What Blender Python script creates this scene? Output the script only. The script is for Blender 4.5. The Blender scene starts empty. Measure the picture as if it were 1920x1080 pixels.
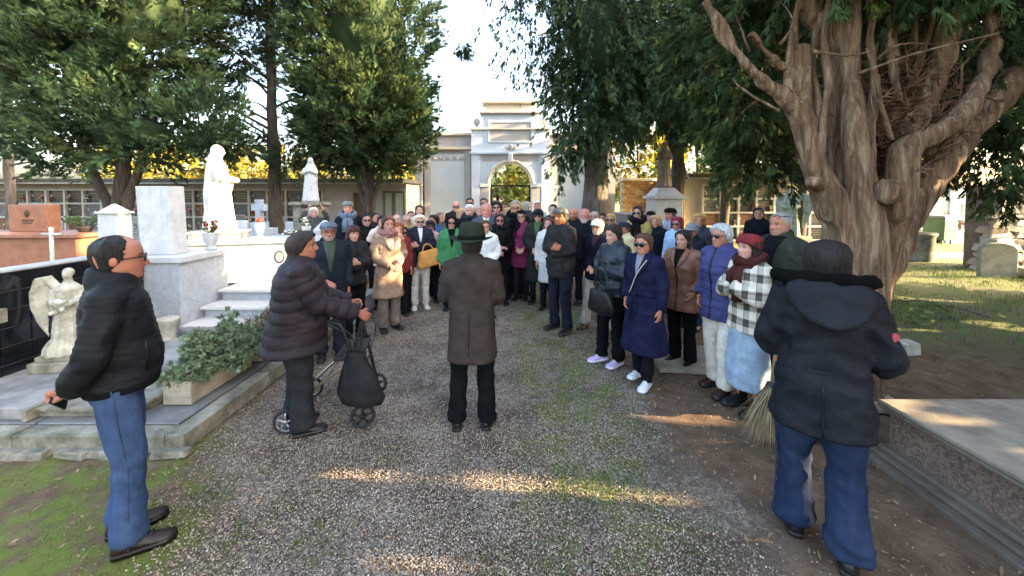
import bpy, math, random
import numpy as np
from mathutils import Vector, Matrix
random.seed(7)
RNG = np.random.default_rng(11)
R = math.radians
scene = bpy.context.scene
COL = scene.collection

# ------------------------------------------------------------------ camera
CAM_H, PITCH, FPX, CX, CY = 1.94, R(2.0), 720.0, 960.0, 391.0
camd = bpy.data.cameras.new('camera')
camd.sensor_width = 36.0
camd.lens = 36.0 * FPX / 1920.0
camd.shift_y = -(540.0 - CY) / 1920.0
camd.clip_start, camd.clip_end = 0.05, 2000.0
cam = bpy.data.objects.new('camera', camd)
COL.objects.link(cam)
cam.location = (0, 0, CAM_H)
cam.rotation_euler = (R(90) - PITCH, 0, 0)
scene.camera = cam

# ------------------------------------------------------------------ light
SUN_EL, SUN_AZ = R(19.0), R(-7.0)      # azimuth measured from +X towards +Y: low sun from the right, a little behind the camera
SUN_DIR = np.array([math.cos(SUN_EL)*math.cos(SUN_AZ), math.cos(SUN_EL)*math.sin(SUN_AZ), math.sin(SUN_EL)])
world = bpy.data.worlds.new('World'); scene.world = world
world.use_nodes = True
wn = world.node_tree; wn.nodes.clear()
wo = wn.nodes.new('ShaderNodeOutputWorld'); wb = wn.nodes.new('ShaderNodeBackground')
sk = wn.nodes.new('ShaderNodeTexSky'); sk.sky_type = 'NISHITA'; sk.sun_disc = False
sk.sun_elevation = SUN_EL
sk.sun_rotation = R(90) - SUN_AZ        # sky azimuth runs clockwise from +Y
sk.air_density = 1.0; sk.dust_density = 6.0; sk.ozone_density = 0.3
wb.inputs['Strength'].default_value = 0.15
wn.links.new(sk.outputs[0], wb.inputs[0]); wn.links.new(wb.outputs[0], wo.inputs[0])
sund = bpy.data.lights.new('sun', 'SUN'); sund.energy = 3.4; sund.angle = R(0.5); sund.color = (1.0, 0.74, 0.42)
sun = bpy.data.objects.new('sun', sund); COL.objects.link(sun)
sun.rotation_euler = Vector(SUN_DIR).to_track_quat('Z', 'Y').to_euler()
sun.location = (20, -5, 15)
scene.view_settings.view_transform = 'Standard'; scene.view_settings.look = 'None'
scene.view_settings.exposure = 3.5; scene.view_settings.gamma = 1.0
scene.view_settings.use_curve_mapping = False
scene.cycles.max_bounces = 6; scene.cycles.diffuse_bounces = 4; scene.cycles.transparent_max_bounces = 6
scene.cycles.use_denoising = True
scene.cycles.sample_clamp_indirect = 6.0

_c, _s = math.cos(PITCH), math.sin(PITCH)
def at(px, py, Y):
    """world point at forward distance Y seen at photo pixel (px, py)"""
    k = (CY - py) / FPX
    dz = Y * (k*_c - _s) / (_c + k*_s)
    d = Y*_c - dz*_s
    return ((px - CX)/FPX*d, Y, CAM_H + dz)
def on(px, py, z=0.0):
    k = (CY - py) / FPX
    dz = z - CAM_H
    Y = dz * (_c + k*_s) / (k*_c - _s)
    return at(px, py, Y)

# ------------------------------------------------------------------ mesh helpers
class MB:
    def __init__(s): s.v = []; s.f = []; s.m = []; s.n = 0
    def add(s, verts, faces, mi=0):
        verts = np.asarray(verts, float).reshape(-1, 3)
        o = s.n; s.v.append(verts); s.n += len(verts)
        for f in faces: s.f.append([i+o for i in f]); s.m.append(mi)
        return o
    def box(s, c, d, mi=0, rz=0.0, taper=1.0, jit=0.0):
        x, y, z = d[0]/2, d[1]/2, d[2]/2
        v = np.array([[-x,-y,-z],[x,-y,-z],[x,y,-z],[-x,y,-z],[-x*taper,-y*taper,z],[x*taper,-y*taper,z],[x*taper,y*taper,z],[-x*taper,y*taper,z]])
        if jit: v += RNG.normal(0, jit, v.shape)
        if rz:
            ca, sa = math.cos(rz), math.sin(rz)
            v[:, :2] = v[:, :2] @ np.array([[ca, sa], [-sa, ca]])
        s.add(v + np.array(c), [[0,3,2,1],[4,5,6,7],[0,1,5,4],[1,2,6,5],[2,3,7,6],[3,0,4,7]], mi)
    def loft(s, rings, mi=0, cap=True, closed=True):
        n = len(rings[0]); m = len(rings)
        v = np.concatenate([np.asarray(r, float) for r in rings]); f = []
        for i in range(m-1):
            for j in range(n if closed else n-1):
                k = (j+1) % n
                f.append([i*n+j, i*n+k, (i+1)*n+k, (i+1)*n+j])
        if cap:
            f.append(list(range(n))[::-1]); f.append([(m-1)*n+j for j in range(n)])
        s.add(v, f, mi)
    def tube(s, pts, rad, n=8, mi=0, flat=1.0, cap=True, squash=None):
        pts = np.asarray(pts, float); m = len(pts)
        if np.isscalar(rad): rad = [rad]*m
        rings = []; up = None
        for i in range(m):
            t = pts[min(i+1, m-1)] - pts[max(i-1, 0)]
            t = t/(np.linalg.norm(t)+1e-9)
            if up is None:
                a = np.array([0,0,1.0]) if abs(t[2]) < .9 else np.array([1.0,0,0])
            else: a = up
            u = np.cross(t, a)
            if np.linalg.norm(u) < 1e-4: u = np.cross(t, np.array([.3,.9,.2]))
            u /= np.linalg.norm(u)+1e-9
            w = np.cross(u, t); up = w
            an = np.arange(n)*2*math.pi/n
            rings.append(pts[i] + rad[i]*(np.cos(an)[:,None]*u + flat*np.sin(an)[:,None]*w))
        s.loft(rings, mi, cap)
    def lathe(s, prof, c=(0,0,0), n=20, mi=0, sx=1.0, sy=1.0, rot=0.0):
        an = np.arange(n)*2*math.pi/n + rot
        rings = [np.stack([c[0]+r*sx*np.cos(an), c[1]+r*sy*np.sin(an), np.full(n, c[2]+z)], 1) for r, z in prof]
        s.loft(rings, mi)
    def ell(s, c, r, n=12, m=8, mi=0, rot=None):
        v = []; 
        for i in range(m+1):
            p = math.pi*(i+.001)/(m+.002)
            for j in range(n):
                q = 2*math.pi*j/n
                v.append([r[0]*math.sin(p)*math.cos(q), r[1]*math.sin(p)*math.sin(q), -r[2]*math.cos(p)])
        v = np.array(v)
        if rot is not None: v = v @ np.array(rot).T
        f = []
        for i in range(m):
            for j in range(n):
                k = (j+1) % n
                f.append([i*n+j, i*n+k, (i+1)*n+k, (i+1)*n+j])
        f.append(list(range(n))[::-1]); f.append([m*n+j for j in range(n)])
        s.add(v+np.array(c), f, mi)
    def merge(s, o, mi=None):
        if o.n == 0: return
        off = s.n; s.v.append(np.concatenate(o.v)); s.n += o.n
        for f, q in zip(o.f, o.m): s.f.append([i+off for i in f]); s.m.append(q if mi is None else mi)
    def verts(s): return np.concatenate(s.v) if s.v else np.zeros((0,3))
    def xform(s, fn): s.v = [fn(s.verts())]
    def build(s, name, mats, parent=None, smooth=False, bevel=0.0, loc=None, rz=0.0, col=None):
        me = bpy.data.meshes.new(name)
        me.from_pydata(s.verts().tolist(), [], s.f)
        if not isinstance(mats, (list, tuple)): mats = [mats]
        for m in mats: me.materials.append(m)
        if len(mats) > 1: me.polygons.foreach_set('material_index', s.m)
        if smooth: me.polygons.foreach_set('use_smooth', [True]*len(me.polygons))
        if col is not None: set_col(me, col)
        me.update()
        o = bpy.data.objects.new(name, me); COL.objects.link(o)
        if parent is not None: o.parent = parent
        if loc is not None: o.location = loc
        if rz: o.rotation_euler = (0, 0, rz)
        if bevel:
            b = o.modifiers.new('bevel', 'BEVEL'); b.width = bevel; b.segments = 2; b.limit_method = 'ANGLE'; b.angle_limit = R(40)
        return o

def set_col(me, col):
    a = me.color_attributes.new('Col', 'FLOAT_COLOR', 'POINT')
    c = np.ones((len(me.vertices), 4), np.float32); c[:, :3] = col
    a.data.foreach_set('color', c.ravel())

def fast_mesh(name, verts, quads, mat, parent=None, col=None, smooth=False, tris=False):
    """big mesh straight from numpy arrays"""
    k = quads.shape[1]
    me = bpy.data.meshes.new(name)
    me.vertices.add(len(verts)); me.vertices.foreach_set('co', np.asarray(verts, np.float32).ravel())
    me.loops.add(quads.size); me.loops.foreach_set('vertex_index', quads.ravel().astype(np.int32))
    me.polygons.add(len(quads)); me.polygons.foreach_set('loop_start', np.arange(0, quads.size, k, dtype=np.int32))
    if smooth: me.polygons.foreach_set('use_smooth', np.ones(len(quads), bool))
    me.materials.append(mat)
    me.update(calc_edges=True)
    if col is not None: set_col(me, col)
    o = bpy.data.objects.new(name, me); COL.objects.link(o)
    if parent is not None: o.parent = parent
    return o

def tag(o, label=None, cat=None, group=None, kind=None):
    if label: o['label'] = label
    if cat: o['category'] = cat
    if group: o['group'] = group
    if kind: o['kind'] = kind
    return o
def empty(name, loc=(0,0,0), rz=0.0, label=None, cat=None, group=None):
    o = bpy.data.objects.new(name, None); COL.objects.link(o)
    o.location = loc; o.rotation_euler = (0, 0, rz); o.empty_display_size = .1
    return tag(o, label, cat, group)

# batch of voxel remeshes done in one depsgraph evaluation
_REM = []
def remesh_later(mb, voxel, fn): _REM.append((mb, voxel, fn))
def run_remesh():
    obs = []
    for mb, vox, fn in _REM:
        me = bpy.data.meshes.new('tmp'); me.from_pydata(mb.verts().tolist(), [], mb.f)
        o = bpy.data.objects.new('tmp', me); COL.objects.link(o)
        m = o.modifiers.new('r', 'REMESH'); m.mode = 'VOXEL'; m.voxel_size = vox; m.adaptivity = 0.0
        obs.append(o)
    dg = bpy.context.evaluated_depsgraph_get()
    out = []
    for o, (mb, vox, fn) in zip(obs, _REM):
        e = o.evaluated_get(dg); me = e.to_mesh()
        nv, nl = len(me.vertices), len(me.loops)
        v = np.empty(nv*3, np.float32); me.vertices.foreach_get('co', v)
        q = np.empty(nl, np.int32); me.loops.foreach_get('vertex_index', q)
        out.append((v.reshape(-1,3).astype(float), q.reshape(-1,4)))
        e.to_mesh_clear()
    for o in obs:
        me = o.data; bpy.data.objects.remove(o); bpy.data.meshes.remove(me)
    jobs = list(_REM); _REM.clear()
    for (v, q), (mb, vox, fn) in zip(out, jobs): fn(v, q)
def lap(v, q, it=2, k=.5):
    e = np.concatenate([q[:, [0,1]], q[:, [1,2]], q[:, [2,3]], q[:, [3,0]]])
    a = np.concatenate([e[:,0], e[:,1]]); b = np.concatenate([e[:,1], e[:,0]])
    cnt = np.bincount(a, minlength=len(v))[:,None].astype(float)+1e-9
    for _ in range(it):
        s = np.stack([np.bincount(a, weights=v[b, i], minlength=len(v)) for i in range(3)], 1)
        v = v*(1-k) + k*s/cnt
    return v
def vnorm(v, q):
    n = np.cross(v[q[:,2]]-v[q[:,0]], v[q[:,3]]-v[q[:,1]])
    o = np.zeros_like(v)
    for i in range(4):
        for c in range(3): o[:, c] += np.bincount(q[:, i], weights=n[:, c], minlength=len(v))
    return o/(np.linalg.norm(o, axis=1)[:,None]+1e-9)
def snoise(p, freq, seed=0, octv=3, aniso=(1,1,1)):
    """cheap smooth pseudo noise in about -1..1"""
    r = np.random.default_rng(seed); p = np.asarray(p)*np.array(aniso)
    out = np.zeros(len(p)); amp = 1.0; tot = 0
    for o in range(octv):
        acc = np.zeros(len(p))
        for i in range(5):
            k = r.normal(0, 1, 3); k /= np.linalg.norm(k)
            w = r.normal(0, 1, 3); w /= np.linalg.norm(w)
            acc += np.sin(freq*(p@k) + r.uniform(0, 6.28) + 1.3*np.sin(freq*.6*(p@w)+r.uniform(0, 6.28)))
        out += amp*acc/3.0; tot += amp; amp *= .5; freq *= 2.1
    return out/tot

# ------------------------------------------------------------------ materials
def lin(h):
    """hex sRGB to linear"""
    h = h.lstrip('#'); c = [int(h[i:i+2], 16)/255 for i in (0,2,4)]
    return tuple(x/12.92 if x <= .04045 else ((x+.055)/1.055)**2.4 for x in c)
class NT:
    def __init__(s, name):
        s.mat = bpy.data.materials.new(name); s.mat.use_nodes = True
        s.t = s.mat.node_tree; s.t.nodes.clear()
        s.out = s.n('ShaderNodeOutputMaterial'); s.p = s.n('ShaderNodeBsdfPrincipled')
        s.l(s.p.outputs[0], s.out.inputs[0])
    def n(s, t, **k):
        x = s.t.nodes.new(t)
        for a, b in k.items(): setattr(x, a, b)
        return x
    def l(s, a, b): s.t.links.new(a, b)
    def coord(s, kind='Object', scale=None):
        c = s.n('ShaderNodeTexCoord').outputs[kind]
        if scale is not None:
            m = s.n('ShaderNodeMapping'); s.l(c, m.inputs[0]); m.inputs['Scale'].default_value = scale; c = m.outputs[0]
        return c
    def noise(s, vec, scale, detail=4, rough=.6, dist=0.0):
        x = s.n('ShaderNodeTexNoise'); s.l(vec, x.inputs['Vector'])
        x.inputs['Scale'].default_value = scale; x.inputs['Detail'].default_value = detail; x.inputs['Roughness'].default_value = rough
        x.inputs['Distortion'].default_value = dist
        return x.outputs['Fac']
    def ramp(s, fac, stops):
        x = s.n('ShaderNodeValToRGB'); s.l(fac, x.inputs[0]); e = x.color_ramp.elements
        while len(e) < len(stops): e.new(.5)
        for i, (p, c) in enumerate(stops):
            e[i].position = p; e[i].color = (c, c, c, 1) if np.isscalar(c) else (*c[:3], 1)
        return x.outputs[0]
    def mix(s, fac, a, b, mode='MIX'):
        x = s.n('ShaderNodeMix'); x.data_type = 'RGBA'; x.blend_type = mode
        for v, i in ((fac, 0), (a, 6), (b, 7)):
            if hasattr(v, 'node'): s.l(v, x.inputs[i])
            elif np.isscalar(v): x.inputs[i].default_value = v if i == 0 else (v, v, v, 1)
            else: x.inputs[i].default_value = (*v[:3], 1)
        return x.outputs[2]
    def math(s, op, a, b=0.0, c=0.0):
        x = s.n('ShaderNodeMath'); x.operation = op
        for i, v in enumerate((a, b, c)):
            if hasattr(v, 'node'): s.l(v, x.inputs[i])
            else: x.inputs[i].default_value = v
        return x.outputs[0]
    def bump(s, h, strength=.3, dist=.01, base=None):
        x = s.n('ShaderNodeBump'); s.l(h, x.inputs['Height']); x.inputs['Strength'].default_value = strength; x.inputs['Distance'].default_value = dist
        if base is not None: s.l(base, x.inputs['Normal'])
        return x.outputs[0]
    def attr(s, name='Col'):
        x = s.n('ShaderNodeVertexColor'); x.layer_name = name; return x.outputs[0]
    def fin(s, col=None, rough=None, norm=None, spec=.3, metal=0.0):
        for v, k in ((col, 'Base Color'), (rough, 'Roughness'), (norm, 'Normal'), (spec, 'Specular IOR Level'), (metal, 'Metallic')):
            if v is None: continue
            if hasattr(v, 'node'): s.l(v, s.p.inputs[k])
            elif k == 'Base Color': s.p.inputs[k].default_value = (*v[:3], 1)
            else: s.p.inputs[k].default_value = v
        return s.mat
_MC = {}
def M(name, col, rough=.7, var=.25, scale=8, bump=.15, bscale=80, stretch=(1,1,1), spec=.3, metal=0.0, attr=False, bdist=.004, col2=None, detail=4):
    key = (name, tuple(col))
    if key in _MC: return _MC[key]
    t = NT(name); c = t.coord('Object', stretch)
    f = t.noise(c, scale, detail)
    lo = tuple(x*(1-var) for x in col); hi = tuple(min(1, x*(1+var)) for x in (col2 or col))
    cc = t.ramp(f, [(.3, lo), (.7, hi)])
    if attr: cc = t.mix(1.0, cc, t.attr(), 'MULTIPLY')
    nm = t.bump(t.noise(c, bscale, 3), bump, bdist) if bump else None
    _MC[key] = t.fin(cc, rough, nm, spec, metal); return _MC[key]

def marble(name, base=(.49,.505,.52), vein=(.27,.29,.32), dirt=(.25,.24,.2), dirtamt=.35, rough=.35, vs=3.0):
    t = NT(name); c = t.coord('Object')
    w = t.n('ShaderNodeTexWave'); t.l(c, w.inputs[0]); w.inputs['Scale'].default_value = vs*.35; w.inputs['Distortion'].default_value = 12; w.inputs['Detail'].default_value = 5; w.inputs['Detail Scale'].default_value = 1.6
    v = t.ramp(w.outputs['Fac'], [(.0, 0.38), (.16, .10), (.5, 0.0)])
    n1 = t.ramp(t.noise(c, vs*2.3, 6, .65), [(.4, 0.0), (.75, .6)])
    f = t.math('MAXIMUM', v, n1)
    cc = t.mix(f, base, vein)
    d = t.ramp(t.noise(c, 2.2, 7, .7), [(.48, 0.0), (.8, 1.0)])
    d = t.math('MULTIPLY', d, dirtamt)
    cc = t.mix(d, cc, dirt)
    st_ = t.ramp(t.noise(t.coord('Object', (1,1,.10)), 14, 5, .65), [(.52, 0.0), (.72, 1.0)])
    cc = t.mix(t.math('MULTIPLY', st_, dirtamt*.7), cc, dirt)
    nm = t.bump(t.noise(c, 60, 4), .08, .004)
    return t.fin(cc, rough, nm, .4)

def weathered(name, base, dark, moss=None, scale=3.0, rough=.85, bump=.5, speck=0.0, mossamt=.5):
    t = NT(name); c = t.coord('Object')
    f = t.ramp(t.noise(c, scale, 8, .68), [(.35, 0.0), (.68, 1.0)])
    cc = t.mix(f, dark, base)
    if moss is not None:
        m = t.ramp(t.noise(c, scale*.8, 6, .7, 1.0), [(.5, 0.0), (.66, 1.0)])
        cc = t.mix(t.math('MULTIPLY', m, mossamt), cc, moss)
    if speck:
        sp = t.ramp(t.noise(c, 55, 3, .7), [(.42, 0.0), (.6, 1.0)])
        cc = t.mix(t.math('MULTIPLY', sp, speck), cc, tuple(min(.8, x*2.2+.04) for x in base))
    h = t.noise(c, 35, 6, .7)
    return t.fin(cc, rough, t.bump(h, bump, .012), .25)

mWhiteMarble = marble('white_marble')
mGreyMarble = marble('grey_veined_marble', (.40,.43,.47), (.19,.22,.26), vs=4.5, dirtamt=.25)
mCleanMarble = marble('clean_marble', (.58,.565,.53), (.42,.40,.37), dirtamt=.2)
mSlabMarble = marble('dark_worn_marble', (.13,.13,.135), (.07,.07,.075), (.25,.24,.225), .7, .3, 2.5)
mStatueStone = weathered('lichened_statue_stone', (.52,.50,.42), (.22,.21,.17), (.30,.30,.16), 9, .85, .35)
mOldKerb = weathered('weathered_kerb_stone', (.31,.29,.235), (.085,.08,.06), (.10,.115,.045), 5, .9, .5)
mSlabTop = weathered('dusty_slab', (.30,.295,.28), (.115,.115,.115), None, 3.5, .6, .2)
mPinkGranite = weathered('red_granite', (.25,.12,.075), (.17,.075,.048), None, 6, .45, .1, .15)
mTombSide = weathered('speckled_brown_stone', (.15,.105,.08), (.065,.045,.034), None, 4, .8, .6, .45)
mTombTop = weathered('pale_tomb_slab', (.30,.255,.195), (.16,.132,.10), None, 4, .95, .3)
mTombBase = weathered('brown_plinth_stone', (.19,.155,.12), (.09,.07,.055), None, 3, .85, .35)
mBlackTile = M('glossy_black_tile', (.008,.009,.012), .12, .4, 3, .02, 20, spec=.6)
mGrout = M('tile_grout', (.13,.135,.14), .9)
mRender = weathered('pale_blue_render', (.61,.675,.74), (.53,.60,.67), None, 1.2, .9, .12)
mRenderGrey = weathered('grey_beige_render', (.45,.43,.41), (.37,.355,.34), None, 1.5, .9, .15)
mRenderPale = weathered('greenish_pale_render', (.56,.61,.62), (.49,.55,.56), None, 1.0, .9, .1)
mCornice = weathered('cream_cornice', (.70,.60,.46), (.56,.48,.37), None, 2.0, .9, .15)  # albedo raised to stand in for weak sun on the gate's top
mRoof = weathered('mossy_roof_edge', (.16,.145,.12), (.07,.065,.05), (.09,.10,.04), 4, .9, .4)
mNicheFrame = weathered('niche_frame_stone', (.50,.48,.43), (.34,.32,.28), None, 3, .8, .2)
mBark = None
# ================================================================== GROUND
def ground_material():
    t = NT('cemetery_ground'); c = t.coord('Object')
    sx = t.n('ShaderNodeSeparateXYZ'); t.l(c, sx.inputs[0]); x, y = sx.outputs[0], sx.outputs[1]
    wob = t.math('MULTIPLY_ADD', t.noise(c, 1.6, 5, .65), 1.3, -.65)
    wob2 = t.math('MULTIPLY_ADD', t.noise(c, 6, 4, .7), .6, -.3)
    def step(v, a, b):
        m = t.n('ShaderNodeMapRange'); m.interpolation_type = 'SMOOTHSTEP'; t.l(v, m.inputs[0]); m.inputs[1].default_value = a; m.inputs[2].default_value = b; return m.outputs[0]
    xr = t.math('ADD', x, t.math('ADD', wob, wob2))
    # left edge of the gravel leans towards the path close to the camera
    yl = t.math('MINIMUM', t.math('SUBTRACT', y, 2.9), 0.0)
    xl = t.math('ADD', xr, t.math('MULTIPLY', yl, .75))
    g = t.math('MULTIPLY', step(xl, -2.75, -2.15), t.math('SUBTRACT', 1.0, step(xr, .95, 1.55)))
    fine = t.noise(c, 90, 3, .7); mid = t.noise(c, 5, 6, .7)
    earth = t.mix(t.ramp(mid, [(.35, 0.0), (.7, 1.0)]), (.075,.048,.030), (.165,.112,.072))
    earth = t.mix(t.ramp(fine, [(.55, 0.0), (.75, .5)]), earth, (.19,.155,.12))
    vo = t.n('ShaderNodeTexVoronoi'); t.l(c, vo.inputs[0]); vo.inputs['Scale'].default_value = 85
    grav = t.ramp(vo.outputs['Color'], [(.15, (.065,.055,.045)), (.5, (.20,.17,.14)), (.85, (.40,.35,.29))])
    grav = t.mix(t.ramp(t.noise(c, 2.3, 5, .65), [(.4, 0.0), (.62, .75)]), grav, (.06,.046,.038))
    col = t.mix(g, earth, grav)
    # moss: the front corner by the kerb and a strip down the path
    mn = t.ramp(t.noise(c, 3.4, 8, .72), [(.42, 0.0), (.56, 1.0)])
    front = t.math('MULTIPLY', t.math('SUBTRACT', 1.0, step(xl, -2.6, -2.1)), t.math('SUBTRACT', 1.0, step(y, 3.0, 3.4)))
    strip = t.math('MULTIPLY', t.math('MULTIPLY', step(xr, -.1, .35), t.math('SUBTRACT', 1.0, step(xr, .75, 1.25))), t.math('MULTIPLY', step(y, 1.5, 2.0), .85))
    moss = t.math('MULTIPLY', mn, t.math('MAXIMUM', front, strip))
    mc = t.mix(t.noise(c, 22, 4, .7), (.060,.085,.012), (.15,.19,.032))
    col = t.mix(t.math('MULTIPLY', moss, .9), col, mc)
    # lawn at the far right
    lawn = t.math('MULTIPLY', step(xr, 3.1, 4.6), step(t.math('ADD', y, wob), 4.3, 5.4))
    lc = t.mix(t.ramp(t.noise(c, 4, 7, .7), [(.4, 0.0), (.6, 1.0)]), (.115,.10,.06), (.10,.15,.04))
    col = t.mix(t.math('MULTIPLY', lawn, .85), col, lc)
    dr = t.ramp(t.noise(c, 140, 2, .5), [(.66, 0.0), (.74, .8)])
    col = t.mix(dr, col, (.26,.225,.17))
    h = t.math('ADD', t.math('MULTIPLY', vo.outputs['Distance'], g), t.noise(c, 45, 6, .75))
    return t.fin(col, .95, t.bump(h, .55, .02), .15)
mb = MB()
xs = np.concatenate([[-400,-60,-20], np.linspace(-8, 14, 56), [24, 60, 400]]); ys = np.concatenate([[-300,-40,-8,-2], np.linspace(0.6, 16, 52), [30, 80, 600]])
gv = np.array([[a, b, 0] for b in ys for a in xs])
near = (np.abs(gv[:,0]-3) < 11.2) & (gv[:,1] > .5) & (gv[:,1] < 16.1)
gv[:,2] = np.where(near, -.012 + .012*snoise(gv, 2.2, 5, 3), -.012)
right = np.clip((gv[:,0]-3.2)/1.5, 0, 1)*np.clip((gv[:,1]-4.2)/1.5, 0, 1)*near
gv[:,2] += right*(.03+.05*snoise(gv, 1.1, 8, 2))
nx = len(xs)
gf = [[j*nx+i, j*nx+i+1, (j+1)*nx+i+1, (j+1)*nx+i] for j in range(len(ys)-1) for i in range(nx-1)]
mb.add(gv, gf)
ground = mb.build('ground', ground_material(), smooth=True); tag(ground, kind='structure')

# loose gravel stones: one stuff object, stones instanced on its points
def gravel_edge(Y): return 1.18 + .18*math.sin(Y*1.7) + .1*math.sin(Y*4.1+1)
def make_gravel():
    pts = []; N = 240000
    Y = 1.5 + 9.5*RNG.random(N)**1.9; 
    X = RNG.uniform(-2.75, 2.4, N)
    xr = np.array([gravel_edge(a) for a in Y]); xl = -2.5 + np.clip(2.9-Y, 0, 2)*.72 + .08*np.sin(Y*5)
    d = np.minimum(X-xl, xr-X)
    pr = np.clip(.5 + d/.5, 0.02, 1)
    patch = snoise(np.stack([X, Y, 0*X], 1), 2.6, 31, 3)
    pr *= np.clip(.82 + .75*patch, .16, 1)
    mid = np.exp(-((X-.62)/.38)**2)
    pr *= 1-.55*mid*np.clip(.5+snoise(np.stack([X, Y, 0*X], 1), 4.5, 12, 2), 0, 1)
    k = RNG.random(N) < pr
    p = np.stack([X[k], Y[k], RNG.uniform(-.004, .005, k.sum())], 1)
    p[:, 2] += .012*snoise(p, 2.2, 5, 3)*0
    me = bpy.data.meshes.new('gravel'); me.vertices.add(len(p)); me.vertices.foreach_set('co', p.astype(np.float32).ravel())
    o = bpy.data.objects.new('gravel', me); COL.objects.link(o); tag(o, kind='stuff')
    t = NT('gravel_stone')
    oi = t.n('ShaderNodeObjectInfo')
    c = t.ramp(oi.outputs['Random'], [(0.0, (.06,.041,.028)), (.22, (.14,.10,.07)), (.6, (.275,.212,.156)), (.9, (.38,.305,.23)), (1.0, (.52,.44,.35))])
    m = t.fin(c, .85, None, .25); me.materials.append(m)
    ng = bpy.data.node_groups.new('scatter_gravel', 'GeometryNodeTree')
    ng.interface.new_socket('Geometry', in_out='INPUT', socket_type='NodeSocketGeometry'); ng.interface.new_socket('Geometry', in_out='OUTPUT', socket_type='NodeSocketGeometry')
    n = ng.nodes; L = ng.links.new
    gi = n.new('NodeGroupInput'); go = n.new('NodeGroupOutput')
    ico = n.new('GeometryNodeMeshIcoSphere'); ico.inputs['Radius'].default_value = 1.0; ico.inputs['Subdivisions'].default_value = 1
    sm = n.new('GeometryNodeSetMaterial'); sm.inputs['Material'].default_value = m
    iop = n.new('GeometryNodeInstanceOnPoints')
    rs = n.new('FunctionNodeRandomValue'); rs.data_type = 'FLOAT_VECTOR'; rs.inputs[0].default_value = (.0025,.0025,.002); rs.inputs[1].default_value = (.0078,.0062,.0048)
    rr = n.new('FunctionNodeRandomValue'); rr.data_type = 'FLOAT_VECTOR'; rr.inputs[0].default_value = (-.5,-.5,0); rr.inputs[1].default_value = (.5,.5,6.28); rr.inputs['Seed'].default_value = 4
    L(gi.outputs[0], iop.inputs['Points']); L(ico.outputs[0], sm.inputs[0]); L(sm.outputs[0], iop.inputs['Instance'])
    L(rs.outputs[0], iop.inputs['Scale']); L(rr.outputs[0], iop.inputs['Rotation']); L(iop.outputs[0], go.inputs[0])
    md = o.modifiers.new('scatter', 'NODES'); md.node_group = ng
make_gravel()

# blades of grass and small weeds
def blades(n, cx, cy, spread, h, w, z=0.0, lean=.5, curl=.3):
    """n grass blades as bent two-quad strips; returns verts, quads, colour"""
    a = RNG.uniform(0, 6.28, n); hh = h*RNG.uniform(.4, 1.15, n); ww = w*RNG.uniform(.6, 1.2, n)
    ln = RNG.uniform(.1, 1, n)*lean*hh
    bx = cx + RNG.normal(0, 1, n)*spread; by = cy + RNG.normal(0, 1, n)*spread
    d = np.stack([np.cos(a), np.sin(a)], 1); s = np.stack([-np.sin(a), np.cos(a)], 1)
    P = lambda f, hz, k: np.concatenate([np.stack([bx, by], 1) + d*(ln*f)[:,None] + s*(ww*k)[:,None], (z+hh*hz)[:,None]], 1)
    v = np.stack([P(0,0,-.5), P(0,0,.5), P(.35,.6,.4), P(.35,.6,-.4), P(1,1-curl*.5,.06), P(1,1-curl*.5,-.06)], 1).reshape(-1, 3)
    b = np.arange(n)[:,None]*6
    q = np.concatenate([b+np.array([[0,1,2,3]]), b+np.array([[3,2,4,5]])], 0)
    return v, q
def leafmat(name, c1, c2, trans=.25, attr=True):
    t = NT(name); oc = t.coord('Object')
    c = t.ramp(t.noise(oc, 3.0, 3), [(.3, c1), (.7, c2)])
    if attr: c = t.mix(1.0, c, t.attr(), 'MULTIPLY')
    t.fin(c, .75, None, .15)
    tr = t.n('ShaderNodeBsdfTranslucent'); t.l(c, tr.inputs[0]); mx = t.n('ShaderNodeMixShader'); mx.inputs[0].default_value = trans
    t.l(t.p.outputs[0], mx.inputs[1]); t.l(tr.outputs[0], mx.inputs[2]); t.l(mx.outputs[0], t.out.inputs[0])
    return t.mat
mGrass = leafmat('grass_blade', (.07,.108,.028), (.125,.165,.055))
def stuff_blades(name, spots):
    V, Q, C = [], [], []; o = 0
    for (n, x, y, sp, h, w, z) in spots:
        v, q = blades(n, x, y, sp, h, w, z); V.append(v); Q.append(q+o); o += len(v)
        C.append(np.repeat(RNG.uniform(.6, 1.25, (n,1))*np.array([[1,1,1]])*RNG.uniform(.85,1.15,(n,3)), 6, 0))
    ob = fast_mesh(name, np.concatenate(V), np.concatenate(Q), mGrass, None, np.concatenate(C)); return tag(ob, kind='stuff')
sp = []
for (px, py, n, s_, h) in [(590,1020,60,.05,.07),(400,930,70,.06,.08),(440,1020,50,.05,.06),(555,935,40,.05,.045),(725,855,40,.06,.04),(1075,905,90,.07,.05),(1180,910,80,.06,.055),(930,1065,60,.06,.06),(1040,1060,70,.06,.06),(1320,1050,60,.05,.05),(870,870,25,.04,.03),(735,845,30,.06,.03),(585,895,50,.06,.03)]:
    X, Y, Z = on(px, py); sp.append((int(n*1.8), X, Y, s_*1.7, h*.62, .007, 0))
for i in range(420):
    Y = 1.8 + 5.5*RNG.random()**1.3; X = .62 + RNG.normal(0, .33) if RNG.random() < .6 else RNG.uniform(-2.2, 1.3)
    sp.append((int(RNG.integers(5, 20)), X, Y, .05, .022+.016*RNG.random(), .005, 0))
for i in range(60):
    sp.append((14, RNG.uniform(-3.6, -2.2), RNG.uniform(1.9, 2.75), .07, .02, .004, 0))
stuff_blades('path_weeds', sp)
sp = []
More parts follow.
